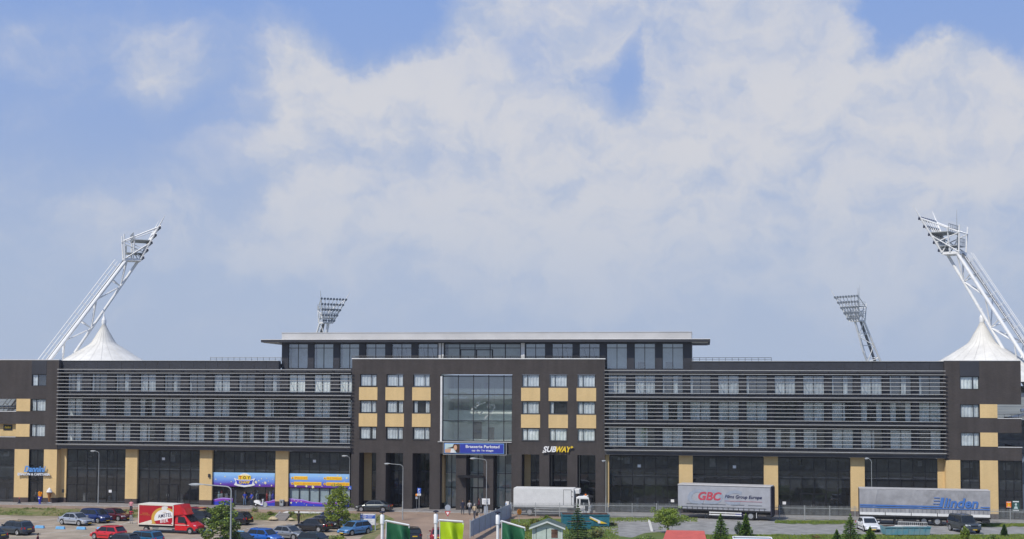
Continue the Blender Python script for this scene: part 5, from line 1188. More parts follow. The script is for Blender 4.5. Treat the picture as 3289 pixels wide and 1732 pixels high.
# ---------------------------------------------------------------- tarpaulin trailer with blue letters
mat('tarp_pale', (.33, .33, .34), .6, var=.12, vscale=.7, bump=.25, bscale=1.2); mat('print_blue', (.06, .17, .46), .7)
xa, ya = GP(2761, 1684, -.02); xb, yb = GP(3182, 1695, -.02); ang = math.atan2(yb-ya, xb-xa); Lt = math.hypot(xb-xa, yb-ya); print('trailer2', Lt, math.degrees(ang))
o = thing('tarpaulin_trailer', 'long grey tarpaulin trailer with blue stripes and the word linden', 'trailer', (xa, ya, -.02), ang)
zb, zt = 1.12, 3.98
m = MB(); rs = []; n = 60; rg = random.Random(9)
creases = [(rg.uniform(0, Lt), rg.uniform(-1.2, 1.2), rg.uniform(.015, .04)) for _ in range(22)]
def wr_(x, z):
    v = .02*mnoise.noise((x*.5, z*.7, 0))
    for (c, sl, am) in creases: dd = (x-c-sl*(z-2.5)); v += am*math.exp(-(dd/.10)**2)*(.5+.5*(z-zb)/(zt-zb))
    if z < zb+.8: v += .03*math.sin(x*5.2)*((zb+.8-z)/.8)
    return v
zz = [zb+.28+(zt-zb-.28)*k/12 for k in range(13)]
for i in range(n*3):
    for k in range(12):
        xa_, xb_ = Lt*i/(n*3), Lt*(i+1)/(n*3); m.face([(xa_, -.03-wr_(xa_, zz[k]), zz[k]), (xb_, -.03-wr_(xb_, zz[k]), zz[k]), (xb_, -.03-wr_(xb_, zz[k+1]), zz[k+1]), (xa_, -.03-wr_(xa_, zz[k+1]), zz[k+1])])
m.build('side_tarpaulin', 'tarp_pale', o, smooth=True)
MB().box(.02, Lt-.02, .04, 2.45, zb, zt-.02).build('cargo_body', 'tarp_pale', o)
MB().box(-.02, Lt+.02, -.05, 2.48, zt-.018, zt+.03).build('roof', 'roof_pipe', o)
MB().box(-.03, 0.0, -.03, 2.48, zb-.05, zt-.02).build('rear_frame', 'navy_dark', o)
for k in range(5):
    a = .03+k*Lt/5; b = (k+1)*Lt/5-.04; MB().box(a, b, -.07, .03, zb-.03, zb+.27).build('side_board', 'white_trim', o); MB().box(b+.005, b+.06, -.085, .03, zb-.06, zb+.34).build('stanchion', 'trim_black', o)
MB().box(0, Lt, -.04, 2.46, zb-.24, zb-.032).build('floor_frame', 'trim_black', o); MB().box(.5, Lt-.4, .7, 1.8, zb-.55, zb-.242).build('chassis', 'trim_black', o)
for k in range(30): x = .3+k*(Lt-.6)/29; MB().box(x-.012, x+.012, -.125, -.11, zb+.3, zb+.75).build('strap', 'stair_grey', o)
for (z, h_, x0_, x1_) in ((zb+.98, .14, .05, Lt*.625), (zb+.78, .11, .05, Lt-.08), (zb+1.02, .10, Lt*.925, Lt-.08)): MB().box(x0_, x1_, -.098, -.09, z, z+h_).build('stripe', 'print_blue', o)
hl = 1.05
text('linden', 'print_blue', o, (Lt*.648, -.10, zb+.98), hl*1.0, Lt*.262, .22, .03, .004, align='LEFT')
m = MB(); bx0 = Lt*.612
m.prism([(bx0, zb+.98), (bx0+.34, zb+.98), (bx0+.34+.25, zb+1.0+hl), (bx0+.25, zb+1.0+hl)], -.104, -.098)
for k in range(3): m.box(bx0-.62+.05*k, bx0+.1, -.104, -.098, zb+1.35+.33*k-.04, zb+1.35+.33*k+.04)
m.build('emblem_bars', 'print_blue', o)
for (x) in (Lt*.60, Lt*.715):
    wheel(o, x, .14, .50, -1, .38); wheel(o, x, 2.3, .50, 1, .38)
wheel(o, Lt*.50, .5, .48, -1, .3)
m = MB(); m.box(Lt*.27, Lt*.282, .2, .3, .05, zb-.25); m.box(Lt*.27, Lt*.29, .15, .35, 0.02, .08); m.tube((Lt*.28, .25, .35), (Lt*.32, .25, zb-.3), .04); m.build('landing_leg', 'trim_black', o); m = MB(); m.box(Lt*.27, Lt*.282, 2.1, 2.2, .05, zb-.25); m.build('landing_leg', 'trim_black', o)
m = MB(); m.box(Lt*.345, Lt*.44, .15, .2, .42, .72); m.box(Lt*.345, Lt*.44, .2, 2.2, .42, .46); m.build('pallet_cage', 'trim_black', o)
MB().box(Lt-.9, Lt-.05, .05, 2.4, .52, .78).build('rear_bumper', 'trim_black', o); MB().hexa([(Lt-.8, .1, .6), (Lt-.75, .1, .6), (Lt+.0, .1, .3), (Lt-.05, .1, .3), (Lt-.8, .5, .66), (Lt-.75, .5, .66), (Lt+.0, .5, .36), (Lt-.05, .5, .36)]).build('coupling_arm', 'trim_black', o)
# ================================================================ plants
mat('bark', (.075, .055, .038), .9, var=.3, vscale=6)
def leafmat(n, c, c2): 
    m = mat(n, c, .6, var=.25, vscale=1.3, col2=c2); b = m.node_tree.nodes['Principled BSDF']; b.inputs['Subsurface Weight'].default_value = 0; return m
leafmat('leaf_green', (.25, .32, .035), (.12, .19, .022)); leafmat('leaf_dark', (.08, .13, .03), (.04, .08, .02)); leafmat('leaf_yellow', (.24, .27, .015), (.12, .18, .012))
leafmat('leaf_pale', (.17, .20, .09), (.10, .14, .06)); leafmat('leaf_blue', (.085, .13, .12), (.05, .08, .075)); leafmat('leaf_rust', (.20, .13, .04), (.12, .15, .03)); leafmat('needle', (.05, .12, .025), (.028, .075, .016)); leafmat('needle_bright', (.19, .29, .025), (.10, .19, .018))
mat('flower_yellow', (.8, .65, .03), .6)
def leaves(m, c, rx, rz, n, size, rg, mi=None, flat=.5):
    for _ in range(n):
        while True:
            p = Vector((rg.uniform(-1, 1), rg.uniform(-1, 1), rg.uniform(-1, 1)))
            if p.length <= 1: break
        p = p*(p.length**-.35 if p.length > .05 else 1)*.9
        q = c+Vector((p.x*rx, p.y*rx, p.z*rz)); s = size*rg.uniform(.6, 1.35)
        a = Vector((rg.gauss(0, 1), rg.gauss(0, 1), rg.gauss(0, flat))).normalized(); b = a.cross(Vector((rg.gauss(0, 1), rg.gauss(0, 1), rg.gauss(0, 1)))).normalized()
        k = rg.randrange(2) if mi is None else mi
        m.face([q-a*s*.5, q+b*s*.32, q+a*s*.5, q-b*s*.32], k)
def tree(name, label, loc, h, r, mats, seed, n=2600, leaf=.22, crown0=.25, cat='tree', group=None, nb=17, spread=.27, trunk=.07):
    rg = random.Random(seed); o = thing(name, label, cat, loc, 0, group)
    t = MB(); top = Vector((rg.uniform(-.2, .2), rg.uniform(-.2, .2), h*.86)); mid = Vector((rg.uniform(-.15, .15), rg.uniform(-.1, .1), h*.42))
    t.tube((0, 0, -.1), mid, trunk*1.2, trunk*.85, 9); t.tube(mid, top, trunk*.85, .015, 8)
    l = MB(); zc0 = h*crown0
    for k in range(nb):
        f = (k+.5)/nb; z = zc0+(h-zc0)*f*.97; rr = r*math.sin(math.pi*min(.97, max(.12, (f*.86+.12))))**.7
        an = k*2.4+rg.uniform(-.4, .4); rad = rr*rg.uniform(.35, .8); c = Vector((math.cos(an)*rad, math.sin(an)*rad, z))
        st_ = mid.lerp(top, max(0, min(1, (z-h*.42)/(h*.44)))) if z > h*.42 else Vector((0, 0, max(h*.14, z*.7)))
        t.tube(st_, c, trunk*.38, .012, 6)
        leaves(l, c, r*spread*rg.uniform(.8, 1.2), h*.09*rg.uniform(.8, 1.4), n//nb, leaf, rg)
        for j in range(2):
            e = c+Vector((rg.gauss(0, 1), rg.gauss(0, 1), rg.gauss(0, .5))).normalized()*r*spread*1.3; t.tube(c, e, .02, .006, 5); leaves(l, e, r*.15, r*.12, n//(nb*6), leaf*.9, rg)
    leaves(l, Vector((0, 0, h*.6)), r*.4, h*.22, n//14, leaf, rg)
    t.build('trunk', 'bark', o, smooth=True); l.build('crown', mats, o); return o
def conifer(name, label, loc, h, r, mats, seed, cat='conifer', group=None, n=2200, leaf=.13, base=.06):
    rg = random.Random(seed); o = thing(name, label, cat, loc, 0, group); MB().tube((0, 0, -.05), (0, 0, h*.97), .06, .012, 8).build('trunk', 'bark', o)
    l = MB(); nl = 15; 
    for k in range(nl):
        f = k/(nl-1); z = h*(base+(1-base)*f*.97); rr = r*(1-f)**.85+.04; nbr = max(4, int(11*(1-f)+3))
        for j in range(nbr):
            an = 2*math.pi*j/nbr+rg.uniform(-.3, .3)+k; R_ = rr*rg.uniform(.72, 1.15); steps = max(3, int(n/(nl*nbr)/2))
            for q in range(steps*2):
                t = rg.uniform(.12, 1); p = Vector((math.cos(an)*R_*t, math.sin(an)*R_*t, z-.18*R_*t+rg.uniform(-.05, .05)+.08*t*t*R_)); wd = .16*(1-t*.6)*R_+.04
                p += Vector((-math.sin(an), math.cos(an), 0))*rg.uniform(-wd, wd); s = leaf*rg.uniform(.7, 1.4)
                a = (Vector((math.cos(an), math.sin(an), rg.uniform(-.4, .5)))).normalized(); b = a.cross(Vector((rg.gauss(0, 1), rg.gauss(0, 1), 1))).normalized(); l.face([p-a*s*.5, p+b*s*.28, p+a*s*.6, p-b*s*.28], rg.randrange(2))
    for q in range(14): p = Vector((rg.uniform(-.03, .03), rg.uniform(-.03, .03), h*rg.uniform(.93, 1.02))); l.face([p, p+Vector((.04, 0, .05)), p+Vector((0, 0, .16)), p+Vector((-.04, 0, .05))], 0)
    l.build('foliage', mats, o); return o
def shrub(name, label, loc, h, r, mats, seed, n=1200, leaf=.14, cat='shrub', group=None, ry=None):
    rg = random.Random(seed); o = thing(name, label, cat, loc, 0, group); t = MB(); l = MB()
    for k in range(11):
        an = k*2.4; rad = r*rg.uniform(.2, .75); z = h*rg.uniform(.32, .82)*(1-.35*rad/r); c = Vector((math.cos(an)*rad, math.sin(an)*rad*(ry or 1), z))
        t.tube((math.cos(an)*.05, math.sin(an)*.05, 0), c, .025, .008, 5); leaves(l, c, r*.36*rg.uniform(.8, 1.2), h*.24*rg.uniform(.8, 1.2), n//11, leaf, rg, flat=1)
    leaves(l, Vector((0, 0, h*.35)), r*.8, h*.33, n//4, leaf, rg, flat=1)
    t.build('stems', 'bark', o); l.build('foliage', mats, o); return o
G2 = ['leaf_green', 'leaf_dark']; GY = ['leaf_yellow', 'leaf_green']; NB = ['needle_bright', 'needle']; ND = ['needle', 'leaf_dark']
def AT(u, v, z=-.02): x, y = GP(u, v, z); return (x, y, z)
tree('young_tree', 'leafy young tree in the car park behind the tall near street lamp', AT(718, 1800, LOT), 5.15, 2.25, G2, 21, 4600, .2, group='young car park trees')
tree('young_tree', 'leafy young tree in front of the shop with the grey window blinds', AT(1085, 1712, LOT), 4.9, 2.2, ['leaf_green', 'leaf_yellow'], 33, 3600, .19, group='young car park trees')
tree('round_tree', 'round bushy tree standing on the gravel left of the letters trailer', AT(2147, 1713), 2.5, 1.75, ['leaf_green', 'leaf_green', 'leaf_dark'][:2], 8, 4600, .14, crown0=.36, spread=.46)
conifer('spruce_tree', 'dark spruce between the green shed and the teal skip', AT(1856, 1736), 3.45, 1.45, ND, 4, n=5200)
for i, (u, v, h, r, mt, lb) in enumerate(((2315, 1741, 2.75, .85, NB, 'bright green conifer in front of the side guard of the letters trailer'), (2396, 1724, 2.3, .62, NB, 'bright green conifer in front of the rear wheel of the letters trailer'),
        (2732, 1752, 3.0, .95, NB, 'tallest green conifer left of the white saloon'), (2795, 1760, 2.0, .85, NB, 'low green conifer covering the bonnet of the white saloon'), (2688, 1748, 1.35, .55, NB, 'smallest green conifer left of the tallest one'),
        (3226, 1722, 1.15, .28, ND, 'tiny dark conifer near the right edge of the lawn'))):
    conifer('conifer', lb, AT(u, v), h*.97, r*1.35, mt, 40+i, n=5600, group='conifers along the edge of the gravel yard')
for i, (u, v, z, h, r, mt, lb) in enumerate(((2374, 1722, -.02, 1.65, .60, ['leaf_blue', 'leaf_pale'], 'grey blue upright shrub between the two conifers'), (1917, 1728, -.02, 1.1, .95, ['leaf_pale', 'leaf_rust'], 'pale greyish bush at the foot of the spruce'),
        (3101, 1740, -.02, 1.75, .58, GY, 'yellow green upright bush in front of the off road car'), (1752, 1690, -.02, 1.35, .75, GY, 'yellow green bush rising behind the shed roof'),
        (1668, 1708, -.02, 1.1, 1.2, ['leaf_green', 'leaf_rust'], 'loose green bush under the orange sign'), (1672, 1762, -.02, 1.3, 1.3, ['leaf_green', 'leaf_rust'], 'overgrown bush beside the left shed wall'),
        (1840, 1768, -.02, .95, 1.5, GY, 'low bright yellow green bush right of the shed door'), (1925, 1770, -.02, .8, 1.2, G2, 'low green bush below the pale greyish one'), (2080, 1760, -.02, 1.35, 1.6, ['leaf_dark', 'leaf_green'], 'dark green bush mound beside the red roof'),
        (1715, 1685, -.02, .8, .8, ['leaf_rust', 'leaf_green'], 'brownish weedy bush by the fence foot'), (3192, 1738, -.02, .6, .75, G2, 'small rounded green bush by the right edge'), (3262, 1745, -.02, .5, .6, G2, 'smallest green bush in the right corner'),
        (1078, 1757, LOT, 1.45, 1.25, GY, 'yellow green hedge bush beside the light blue hatchback'), (945, 1775, LOT, 1.15, 1.0, ['leaf_yellow', 'leaf_rust'], 'yellowish bush at the bottom edge in front of the grey coupe'),
        (888, 1776, LOT, 1.05, .95, G2, 'green bush at the bottom edge in front of the bright blue car'), (800, 1788, LOT, 1.2, 1.0, G2, 'green bush at the bottom edge right of the near lamp'),
        (1960, 1688, -.02, .35, .9, ['leaf_pale', 'leaf_rust'], 'dry weeds on the gravel right of the teal skip'), (2620, 1731, -.02, .4, .5, ['leaf_rust', 'leaf_rust'], 'small rust coloured clump on the lawn'))):
    shrub('bush', lb, AT(u, v, z), h, r, mt, 80+i, n=1100 if r > 1 else 800, group='bushes around the yard and car park')
# grass and weeds that nobody could count
def tufts(name, pts, mats, seed, hmin, hmax):
    rg = random.Random(seed); m = MB()
    for (x, y, z) in pts:
        for _ in range(4):
            a = rg.uniform(0, 6.3); h = rg.uniform(hmin, hmax); w_ = rg.uniform(.02, .05); lx, ly = math.cos(a)*w_, math.sin(a)*w_; ox, oy = rg.gauss(0, .06), rg.gauss(0, .06)
            m.face([(x-lx+ox, y-ly+oy, z), (x+lx+ox, y+ly+oy, z), (x+ox+rg.gauss(0, .04), y+oy+rg.gauss(0, .04), z+h)], rg.randrange(len(mats)))
    o = m.build(name, mats); o['kind'] = 'stuff'; return o
rg = random.Random(6); pts = []
for _ in range(5200):
    x = rg.uniform(-75, -14.6); t = rg.random()
    if -27.7 < x < -25.6: continue
    if mnoise.noise((x*.3, t*2, 3)) < -.12: continue
    pts.append((x, -6.5-2.4*t, -.12-.66*t))
tufts('verge_grass', pts, ['leaf_green', 'leaf_pale', 'leaf_rust', 'leaf_green'], 1, .06, .28)
pts = []
for _ in range(6500):
    u = rg.uniform(2235, 3289); v = rg.uniform(1719, 1742); x, y = GP(u, v, 0); pts.append((x, y, 0))
for _ in range(1800): u = rg.uniform(2490, 2738); v = rg.uniform(1674, 1681); x, y = GP(u, v, 0); pts.append((x, y, 0))
for _ in range(1200): u = rg.uniform(3125, 3289); v = rg.uniform(1684, 1690); x, y = GP(u, v, 0); pts.append((x, y, 0))
for _ in range(2600): u = rg.uniform(1645, 1985); v = rg.uniform(1670, 1740); x, y = GP(u, v, 0); pts.append((x, y, 0))
for _ in range(900): u = rg.uniform(1910, 2240); v = rg.uniform(1663, 1676); x, y = GP(u, v, 0); pts.append((x, y, -.02))
for _ in range(500): u = rg.uniform(1168, 1222); v = rg.uniform(1690, 1711); x, y = GP(u, v, LOT); pts.append((x, y, LOT))
tufts('lawn_grass', pts, ['leaf_green', 'leaf_yellow', 'leaf_green', 'leaf_pale'], 2, .05, .2)
for (u, v, h) in ((818, 1650, .9), (748, 1626, 1.0), (780, 1628, .7), (935, 1655, .6), (868, 1655, .6)):
    x, y = GP(u, v, -.35); shrub('weed_clump', {818: 'tall weed clump on the verge left of the steps', 748: 'weeds on the pavement in front of the white column at the shop door', 780: 'weeds in front of the person in jeans', 935: 'low weeds beside the pale slab', 868: 'weeds right beside the steps'}[u], (x, y, -.35), h, .55, ['leaf_green', 'leaf_rust'], u, n=350, leaf=.11, cat='weeds')
mat('sand', (.50, .40, .24), .95, var=.2, vscale=3)
for i, (u, v, r, lb) in enumerate(((877, 1667, .62, 'larger sand heap left of the steps'), (934, 1668, .4, 'smaller sand heap right of the steps'))):
    x, y = GP(u, v, -.6); m = MB(); rs = []
    for k in range(6):
        f = k/5; rs.append([((r*(1-f)+.02)*(1+.2*mnoise.noise((j, k, i)))*math.cos(j*.45), (r*(1-f)+.02)*.8*math.sin(j*.45), .55*r*math.sin(f*1.57)) for j in range(14)])
    m.rings(rs); q = m.build('sand_heap', 'sand', smooth=True, loc=(x, y, -.62)); tag(q, lb, 'sand heap', 'sand heaps beside the steps')

# ================================================================ fences
def gpz(u, v, z=0.0): x, y = GP(u, v, z); return Vector((x, y, 0))
o = thing('palisade_fence', 'long grey steel palisade fence between the yard and the stadium pavement', 'fence', tuple(gpz(1642, 1659)))
org = gpz(1642, 1659); knots = [gpz(1642, 1659), gpz(1900, 1659), gpz(2250, 1663), gpz(2600, 1669), gpz(2950, 1675), gpz(3330, 1683)]
post = MB().box(-.045, .045, -.045, .045, 0, 1.62); first = None
tot = 0; FH = 1.55
def along(s):
    for a, b in zip(knots, knots[1:]):
        L_ = (b-a).length
        if s <= L_: return a+(b-a)*(s/L_), math.atan2((b-a).y, (b-a).x)
        s -= L_
    return knots[-1], 0
total = sum((b-a).length for a, b in zip(knots, knots[1:])); NP = int(total/2.75); sp = total/NP
pm = None
for i in range(NP+1):
    p, an = along(i*sp)
    if pm is None: pm = post.build('post', 'galv', o); q = pm
    else: q = pm.copy(); COL.objects.link(q); q.parent = o
    q.location = p-org; q.rotation_euler = (0, 0, an)
pan = MB(); k = 0.11
while k < sp-.08: pan.box(k-.016, k+.016, -.012, .012, .12, FH); pan.hexa([(k-.016, -.012, FH), (k+.016, -.012, FH), (k+.016, .012, FH), (k-.016, .012, FH), (k-.003, -.003, FH+.07), (k+.003, -.003, FH+.07), (k+.003, .003, FH+.07), (k-.003, .003, FH+.07)]); k += .135
pan.box(.045, sp-.045, .013, .04, .32, .38); pan.box(.045, sp-.045, .013, .04, FH-.28, FH-.22); pm2 = None
for i in range(NP):
    p, an = along(i*sp+.02)
    if pm2 is None: pm2 = pan.build('panel', 'galv', o); q = pm2
    else: q = pm2.copy(); COL.objects.link(q); q.parent = o
    q.location = p-org; q.rotation_euler = (0, 0, an)
mat('fence_blue', (.40, .45, .52), .55, var=.06)
a, b = gpz(1640, 1657), gpz(1520, 1722, -.3); L_ = (b-a).length
o = thing('slatted_fence', 'blue grey close slatted fence running from the pavement towards the viewer', 'fence', (b.x, b.y, -.35), math.atan2((a-b).y, (a-b).x)); n = int(L_/2.6)
for i in range(n+1): MB().box(L_*i/n-.05, L_*i/n+.05, -.05, .05, 0, 1.95).build('post', 'galv', o)
for i in range(n):
    m = MB(); x0 = L_*i/n+.055; x1 = L_*(i+1)/n-.055; k = x0
    while k < x1-.02: m.box(k, k+.075, -.015, .015, .1, 1.75+.1*i/n*0); k += .1
    m.box(x0, x1, .016, .05, .3, .36); m.box(x0, x1, .016, .05, 1.45, 1.51); m.build('panel', 'fence_blue', o)
MB().box(-1.3, -.06, -.03, .03, .1, 1.7).build('gate', 'fence_blue', o); MB().box(-1.42, -1.31, -.05, .05, 0, 1.9).build('gate_post', 'galv', o)

# ================================================================ street lamps
def lamp(label, u, vb, z, H, arm, r=.06, dirx=-1, head=.75, gr='street lamps'):
    x, y = GP(u, vb, z); o = thing('street_lamp', label, 'street lamp', (x, y, z), 0, gr)
    m = MB(); m.tube((0, 0, 0), (0, 0, H*.32), r, r, 12); m.tube((0, 0, H*.32), (0, 0, H*.33), r, r*.7, 12); m.tube((0, 0, H*.33), (0, 0, H-.45), r*.7, r*.5, 12); m.build('pole', 'galv', o, smooth=True)
    if arm:
        m = MB(); pts = [Vector((dirx*.45*(1-math.cos(t)), 0, H-.45+.45*math.sin(t)*.8)) for t in (0, .4, .8, 1.2, 1.57)]; pts.append(Vector((dirx*arm, 0, H-.09+.10*arm/2))); m.path(pts, r*.45, 9); m.build('arm', 'galv', o, smooth=True)
        ax_, az_2 = dirx*arm, H-.09+.10*arm/2
    else: ax_, az_2 = 0, H-.45
    m = MB(); rs = []
    for (k, wy, hz_) in ((0, .05, .05), (.18, .09, .08), (.45, .15, .11), (.8, .15, .09), (1.0, .07, .03)): rs.append([(ax_+dirx*k*head, wy*math.cos(t*math.pi/4), az_2+max(0, math.sin(t*math.pi/4))*hz_+min(0, math.sin(t*math.pi/4))*.02) for t in range(8)])
    m.rings(rs); m.build('lamp_head', 'galv', o, smooth=True)
    m = MB(); rs = []
    for (k, wy, hz_) in ((.3, .05, .03), (.45, .13, .10), (.8, .13, .10), (.95, .04, .03)): rs.append([(ax_+dirx*k*head, wy*math.cos(t*math.pi/4), az_2-.015-max(0, math.sin(t*math.pi/4))*hz_) for t in range(8)])
    m.rings(rs); m.build('lamp_cover', 'lamp_clear', o, smooth=True); return o
lamp('tall street lamp nearest the viewer reaching left over the truck', 738, 1905, LOT, 8.25, 2.2, .105, head=1.25)
lamp('slender street lamp on the pavement between the first two shop bays', 315, 1620, 0, 6.85, .45, .06)
lamp('street lamp curving in front of the brick pillars right of the dark grey saloon', 1293, 1669, -.25, 6.45, 1.5, .07)
lamp('street lamp with a white arrow sign in front of the main entrance', 1562, 1692, -.4, 7.6, 1.15, .06)
lamp('slender street lamp at the left corner of the central brick block', 1122, 1641, -.11, 6.8, .3, .05)
lamp('thin lamp pole beside the narrow tan strip right of the central block', 1946, 1656, 0, 6.9, .0, .05, head=.5)
lamp('lamp pole rising behind the tarpaulin trailer', 2801, 1673, 0, 7.2, .25, .05, head=.5)

# ================================================================ signs in the street
mat('sign_face_blue', (.02, .10, .50), .4); mat('sign_red', (.55, .02, .02), .4); mat('sign_back', (.34, .38, .44), .5); mat('beacon_orange', (.80, .25, .02), .4)
def TH(name, label, cat, u, v, z, rz=0, group=None): return thing(name, label, cat, AT(u, v, z), rz, group)
o = TH('parking_sign', 'blue parking sign on a thin post in front of the second brick opening', 'traffic sign', 1346, 1643, -.02)
MB().tube((0, 0, 0), (0, 0, 2.85), .035, n=8).build('pole', 'galv', o); MB().box(-.23, .23, -.06, -.04, 2.2, 2.85).build('plate', 'sign_face_blue', o, bevel=.008); text('P', 'white', o, (-.02, -.065, 2.5), .27, .19, 0, .03, .004)
MB().box(-.12, .12, -.068, -.062, 2.32, 2.40).build('symbol', 'white', o); MB().box(-.23, .23, -.06, -.04, 1.92, 2.17).build('lower_plate', 'white', o, bevel=.008); m = MB(); m.prism([(-.16, 2.0), (-.04, 1.97), (-.04, 2.09)], -.066, -.062); m.prism([(.16, 2.0), (.04, 1.97), (.04, 2.09)], -.066, -.062); m.build('arrows', 'black', o)
o = TH('warning_light', 'small orange warning lamp on a grey holder left of the parking sign', 'warning lamp', 1338, 1641, -.02); m = MB(); m.lathe((0, 0, 1.75), [(.05, 0), (.15, .08), (.16, .22), (.08, .33)], 12); m.build('lens', 'beacon_orange', o); MB().box(-.13, .13, -.1, .1, 1.45, 1.74).build('holder', 'sign_back', o); MB().tube((0, 0, 0), (0, 0, 1.45), .03, n=6).build('pole', 'stair_grey', o)
o = TH('information_board', 'white and blue information board on two posts on the grass', 'information board', 1181, 1707, LOT)
for x in (-.85, .85): MB().box(x-.05, x+.05, 0, .1, 0, 1.95).build('post', 'sign_back', o)
MB().box(-.8, .8, -.03, .06, .72, 1.92).build('board', 'white', o); MB().box(-.8, .8, -.045, -.032, 1.42, 1.80).build('blue_field', 'sign_face_blue', o)
m = MB()
for z, a_, b_ in ((1.69, -.7, -.15), (1.58, -.7, -.05), (1.47, -.7, -.2), (1.69, -.02, .65), (1.55, -.02, .5)): m.box(a_, b_, -.052, -.047, z, z+.045)
m.build('white_text_lines', 'white', o); m = MB()
for z, a_, b_ in ((1.22, -.7, .5), (1.08, -.7, .3), (.94, -.7, .6)): m.box(a_, b_, -.040, -.032, z, z+.03)
m.build('grey_text_lines', 'sign_back', o)
o = TH('give_way_sign', 'red and white give way triangle under a grey round sign seen from behind', 'traffic sign', 1438, 1702, -.45)
MB().tube((0, 0, 0), (0, 0, 2.72), .035, n=8).build('pole', 'galv', o); m = MB(); m.lathe((0, -.05, 2.42), [(.02, 0), (.32, 0), (.32, .02), (.02, .02)], 24, 0, 'y'); m.build('round_plate', 'sign_back', o)
MB().prism([(-.34, 2.02), (.34, 2.02), (0, 1.44)], -.06, -.04).build('triangle', 'sign_red', o); MB().prism([(-.2, 1.945), (.2, 1.945), (0, 1.60)], -.068, -.062).build('triangle_field', 'white', o)
o = TH('arrow_sign', 'white sign with a black arrow hanging on the lamp before the entrance', 'sign', 1561, 1691, -.4); 
z0 = 2.45; MB().box(-.45, .45, -.13, -.10, z0, z0+.66).build('plate', 'white', o, bevel=.01); m = MB(); m.box(-.25, .12, -.138, -.132, z0+.15, z0+.19); m.prism([(.10, z0+.10), (.10, z0+.24), (.27, z0+.17)], -.138, -.132); m.build('arrow', 'black', o); m = MB(); m.box(-.32, .3, -.138, -.132, z0+.42, z0+.46); m.box(-.28, .25, -.138, -.132, z0+.32, z0+.355); m.build('text_lines', 'sign_back', o); MB().box(-.08, .08, -.10, -.06, z0+.2, z0+.4).build('bracket', 'galv', o)
o = TH('lamp_cabinet', 'grey box fixed to the lamp below the arrow sign', 'cabinet', 1561, 1690.5, -.4); MB().box(-.22, .22, -.12, -.07, 1.4, 2.3).build('plate', 'sign_back', o); MB().box(-.1, .1, -.07, .05, 1.5, 1.6).build('bracket', 'galv', o)
o = TH('walking_sign', 'small blue sign on the lamp by the left corner of the brick block', 'traffic sign', 1123, 1641, -.11); MB().box(-.2, .24, -.12, -.10, 2.6, 3.05).build('plate', 'sign_face_blue', o, bevel=.01); m = MB(); m.prism([(-.1, 2.7), (.02, 2.95), (.14, 2.7), (.08, 2.7), (.02, 2.84), (-.04, 2.7)], -.128, -.122); m.build('symbol', 'white', o); MB().box(-.03, .03, -.10, -.05, 2.75, 2.85).build('bracket', 'galv', o)
o = TH('oval_sign', 'tilted orange round sign on a thin pole by the shed', 'sign', 1668, 1690, -.02, .9); m = MB(); m.lathe((0, 0, 1.55), [(.02, -.02), (.33, -.02), (.33, .01), (.02, .01)], 22, 0, 'y'); m.build('plate', 'beacon_orange', o); MB().tube((0, .04, 0), (0, .04, 1.6), .03, n=6).build('pole', 'galv', o)
o = TH('marker_post', 'white leaning marker plate standing beside the round tree', 'marker', 2094, 1707, -.02); MB().hexa([(-.12, -.04, 0), (.14, -.04, 0), (.14, .04, 0), (-.12, .04, 0), (-.42, -.04, 1.12), (-.16, -.04, 1.12), (-.16, .04, 1.12), (-.42, .04, 1.12)]).build('plate', 'white', o); MB().tube((-.3, 0, 1.1), (-.34, 0, 1.25), .05, n=7).build('knob', 'white', o)
for (lb, v_) in (('info_column', 0),):
    o = TH('display_column', 'slim white display column beside the toy shop door', 'column', 755, 1619, 0); MB().box(-.15, .15, -.1, .1, 0, 1.75).build('body', 'off_white', o, bevel=.02); MB().box(-.17, .17, -.12, .12, 1.76, 1.82).build('cap', 'sign_back', o)
x, z = FX(1645, 1600, -.3); o = thing('banner_flag', 'narrow blue and white advertising board against the right entrance pillar', 'board', (X(1632, 1600), -1.2, 0)); MB().hexa([(-.2, 0, 0), (.2, 0, 0), (.2, .05, 0), (-.2, .05, 0), (-.12, .02, 1.25), (.28, .02, 1.25), (.28, .07, 1.25), (-.12, .07, 1.25)]).build('board', 'white', o); MB().box(-.16, -.02, -.02, .0, .1, 1.0).build('blue_strip', 'sign_light', o)

# ================================================================ kerb blocks, bin, statues, scooter, board
mat('block_blue', (.16, .42, .70), .7, var=.08, vscale=5)
for i, (u, v, lb) in enumerate(((128, 1697, 'pale blue kerb block just right of the slate grey estate car'), (194, 1700, 'pale blue kerb block under the tail of the silver saloon'), (261, 1701, 'pale blue kerb block in front of the silver saloon bonnet'),
                (326, 1702, 'pale blue kerb block hidden behind the red hatchback roof'), (665, 1710, 'pale blue kerb block in front of the beer truck bumper'), (770, 1714, 'pale blue kerb block right of the near lamp pole'))):
    x, y = GP(u, v, LOT); o = thing('kerb_block', lb, 'kerb block', (x, y, LOT), R(-3), 'pale blue concrete kerb blocks in the car park'); MB().hexa([(-.55, -.16, 0), (.55, -.16, 0), (.55, .16, 0), (-.55, .16, 0), (-.5, -.12, .3), (.5, -.12, .3), (.5, .12, .3), (-.5, .12, .3)]).build('block', 'block_blue', o, bevel=.04)
    for s in (-.3, .3): MB().tube((s, 0, .29), (s, 0, .31), .03, n=8).build('bolt', 'galv', o)
o = TH('litter_bin', 'grey metal litter bin in front of the pillar between the toy shop bays', 'litter bin', 905, 1627, 0); m = MB(); m.box(-.24, .24, -.22, .22, .1, .78); m.build('body', 'galv', o, bevel=.03); MB().box(-.26, .26, -.24, .24, .79, .86).build('lid', 'sign_back', o); MB().box(-.12, .12, -.235, -.222, .5, .66).build('opening', 'black', o); MB().box(-.1, .1, -.1, .1, 0, .1).build('foot', 'sign_back', o)
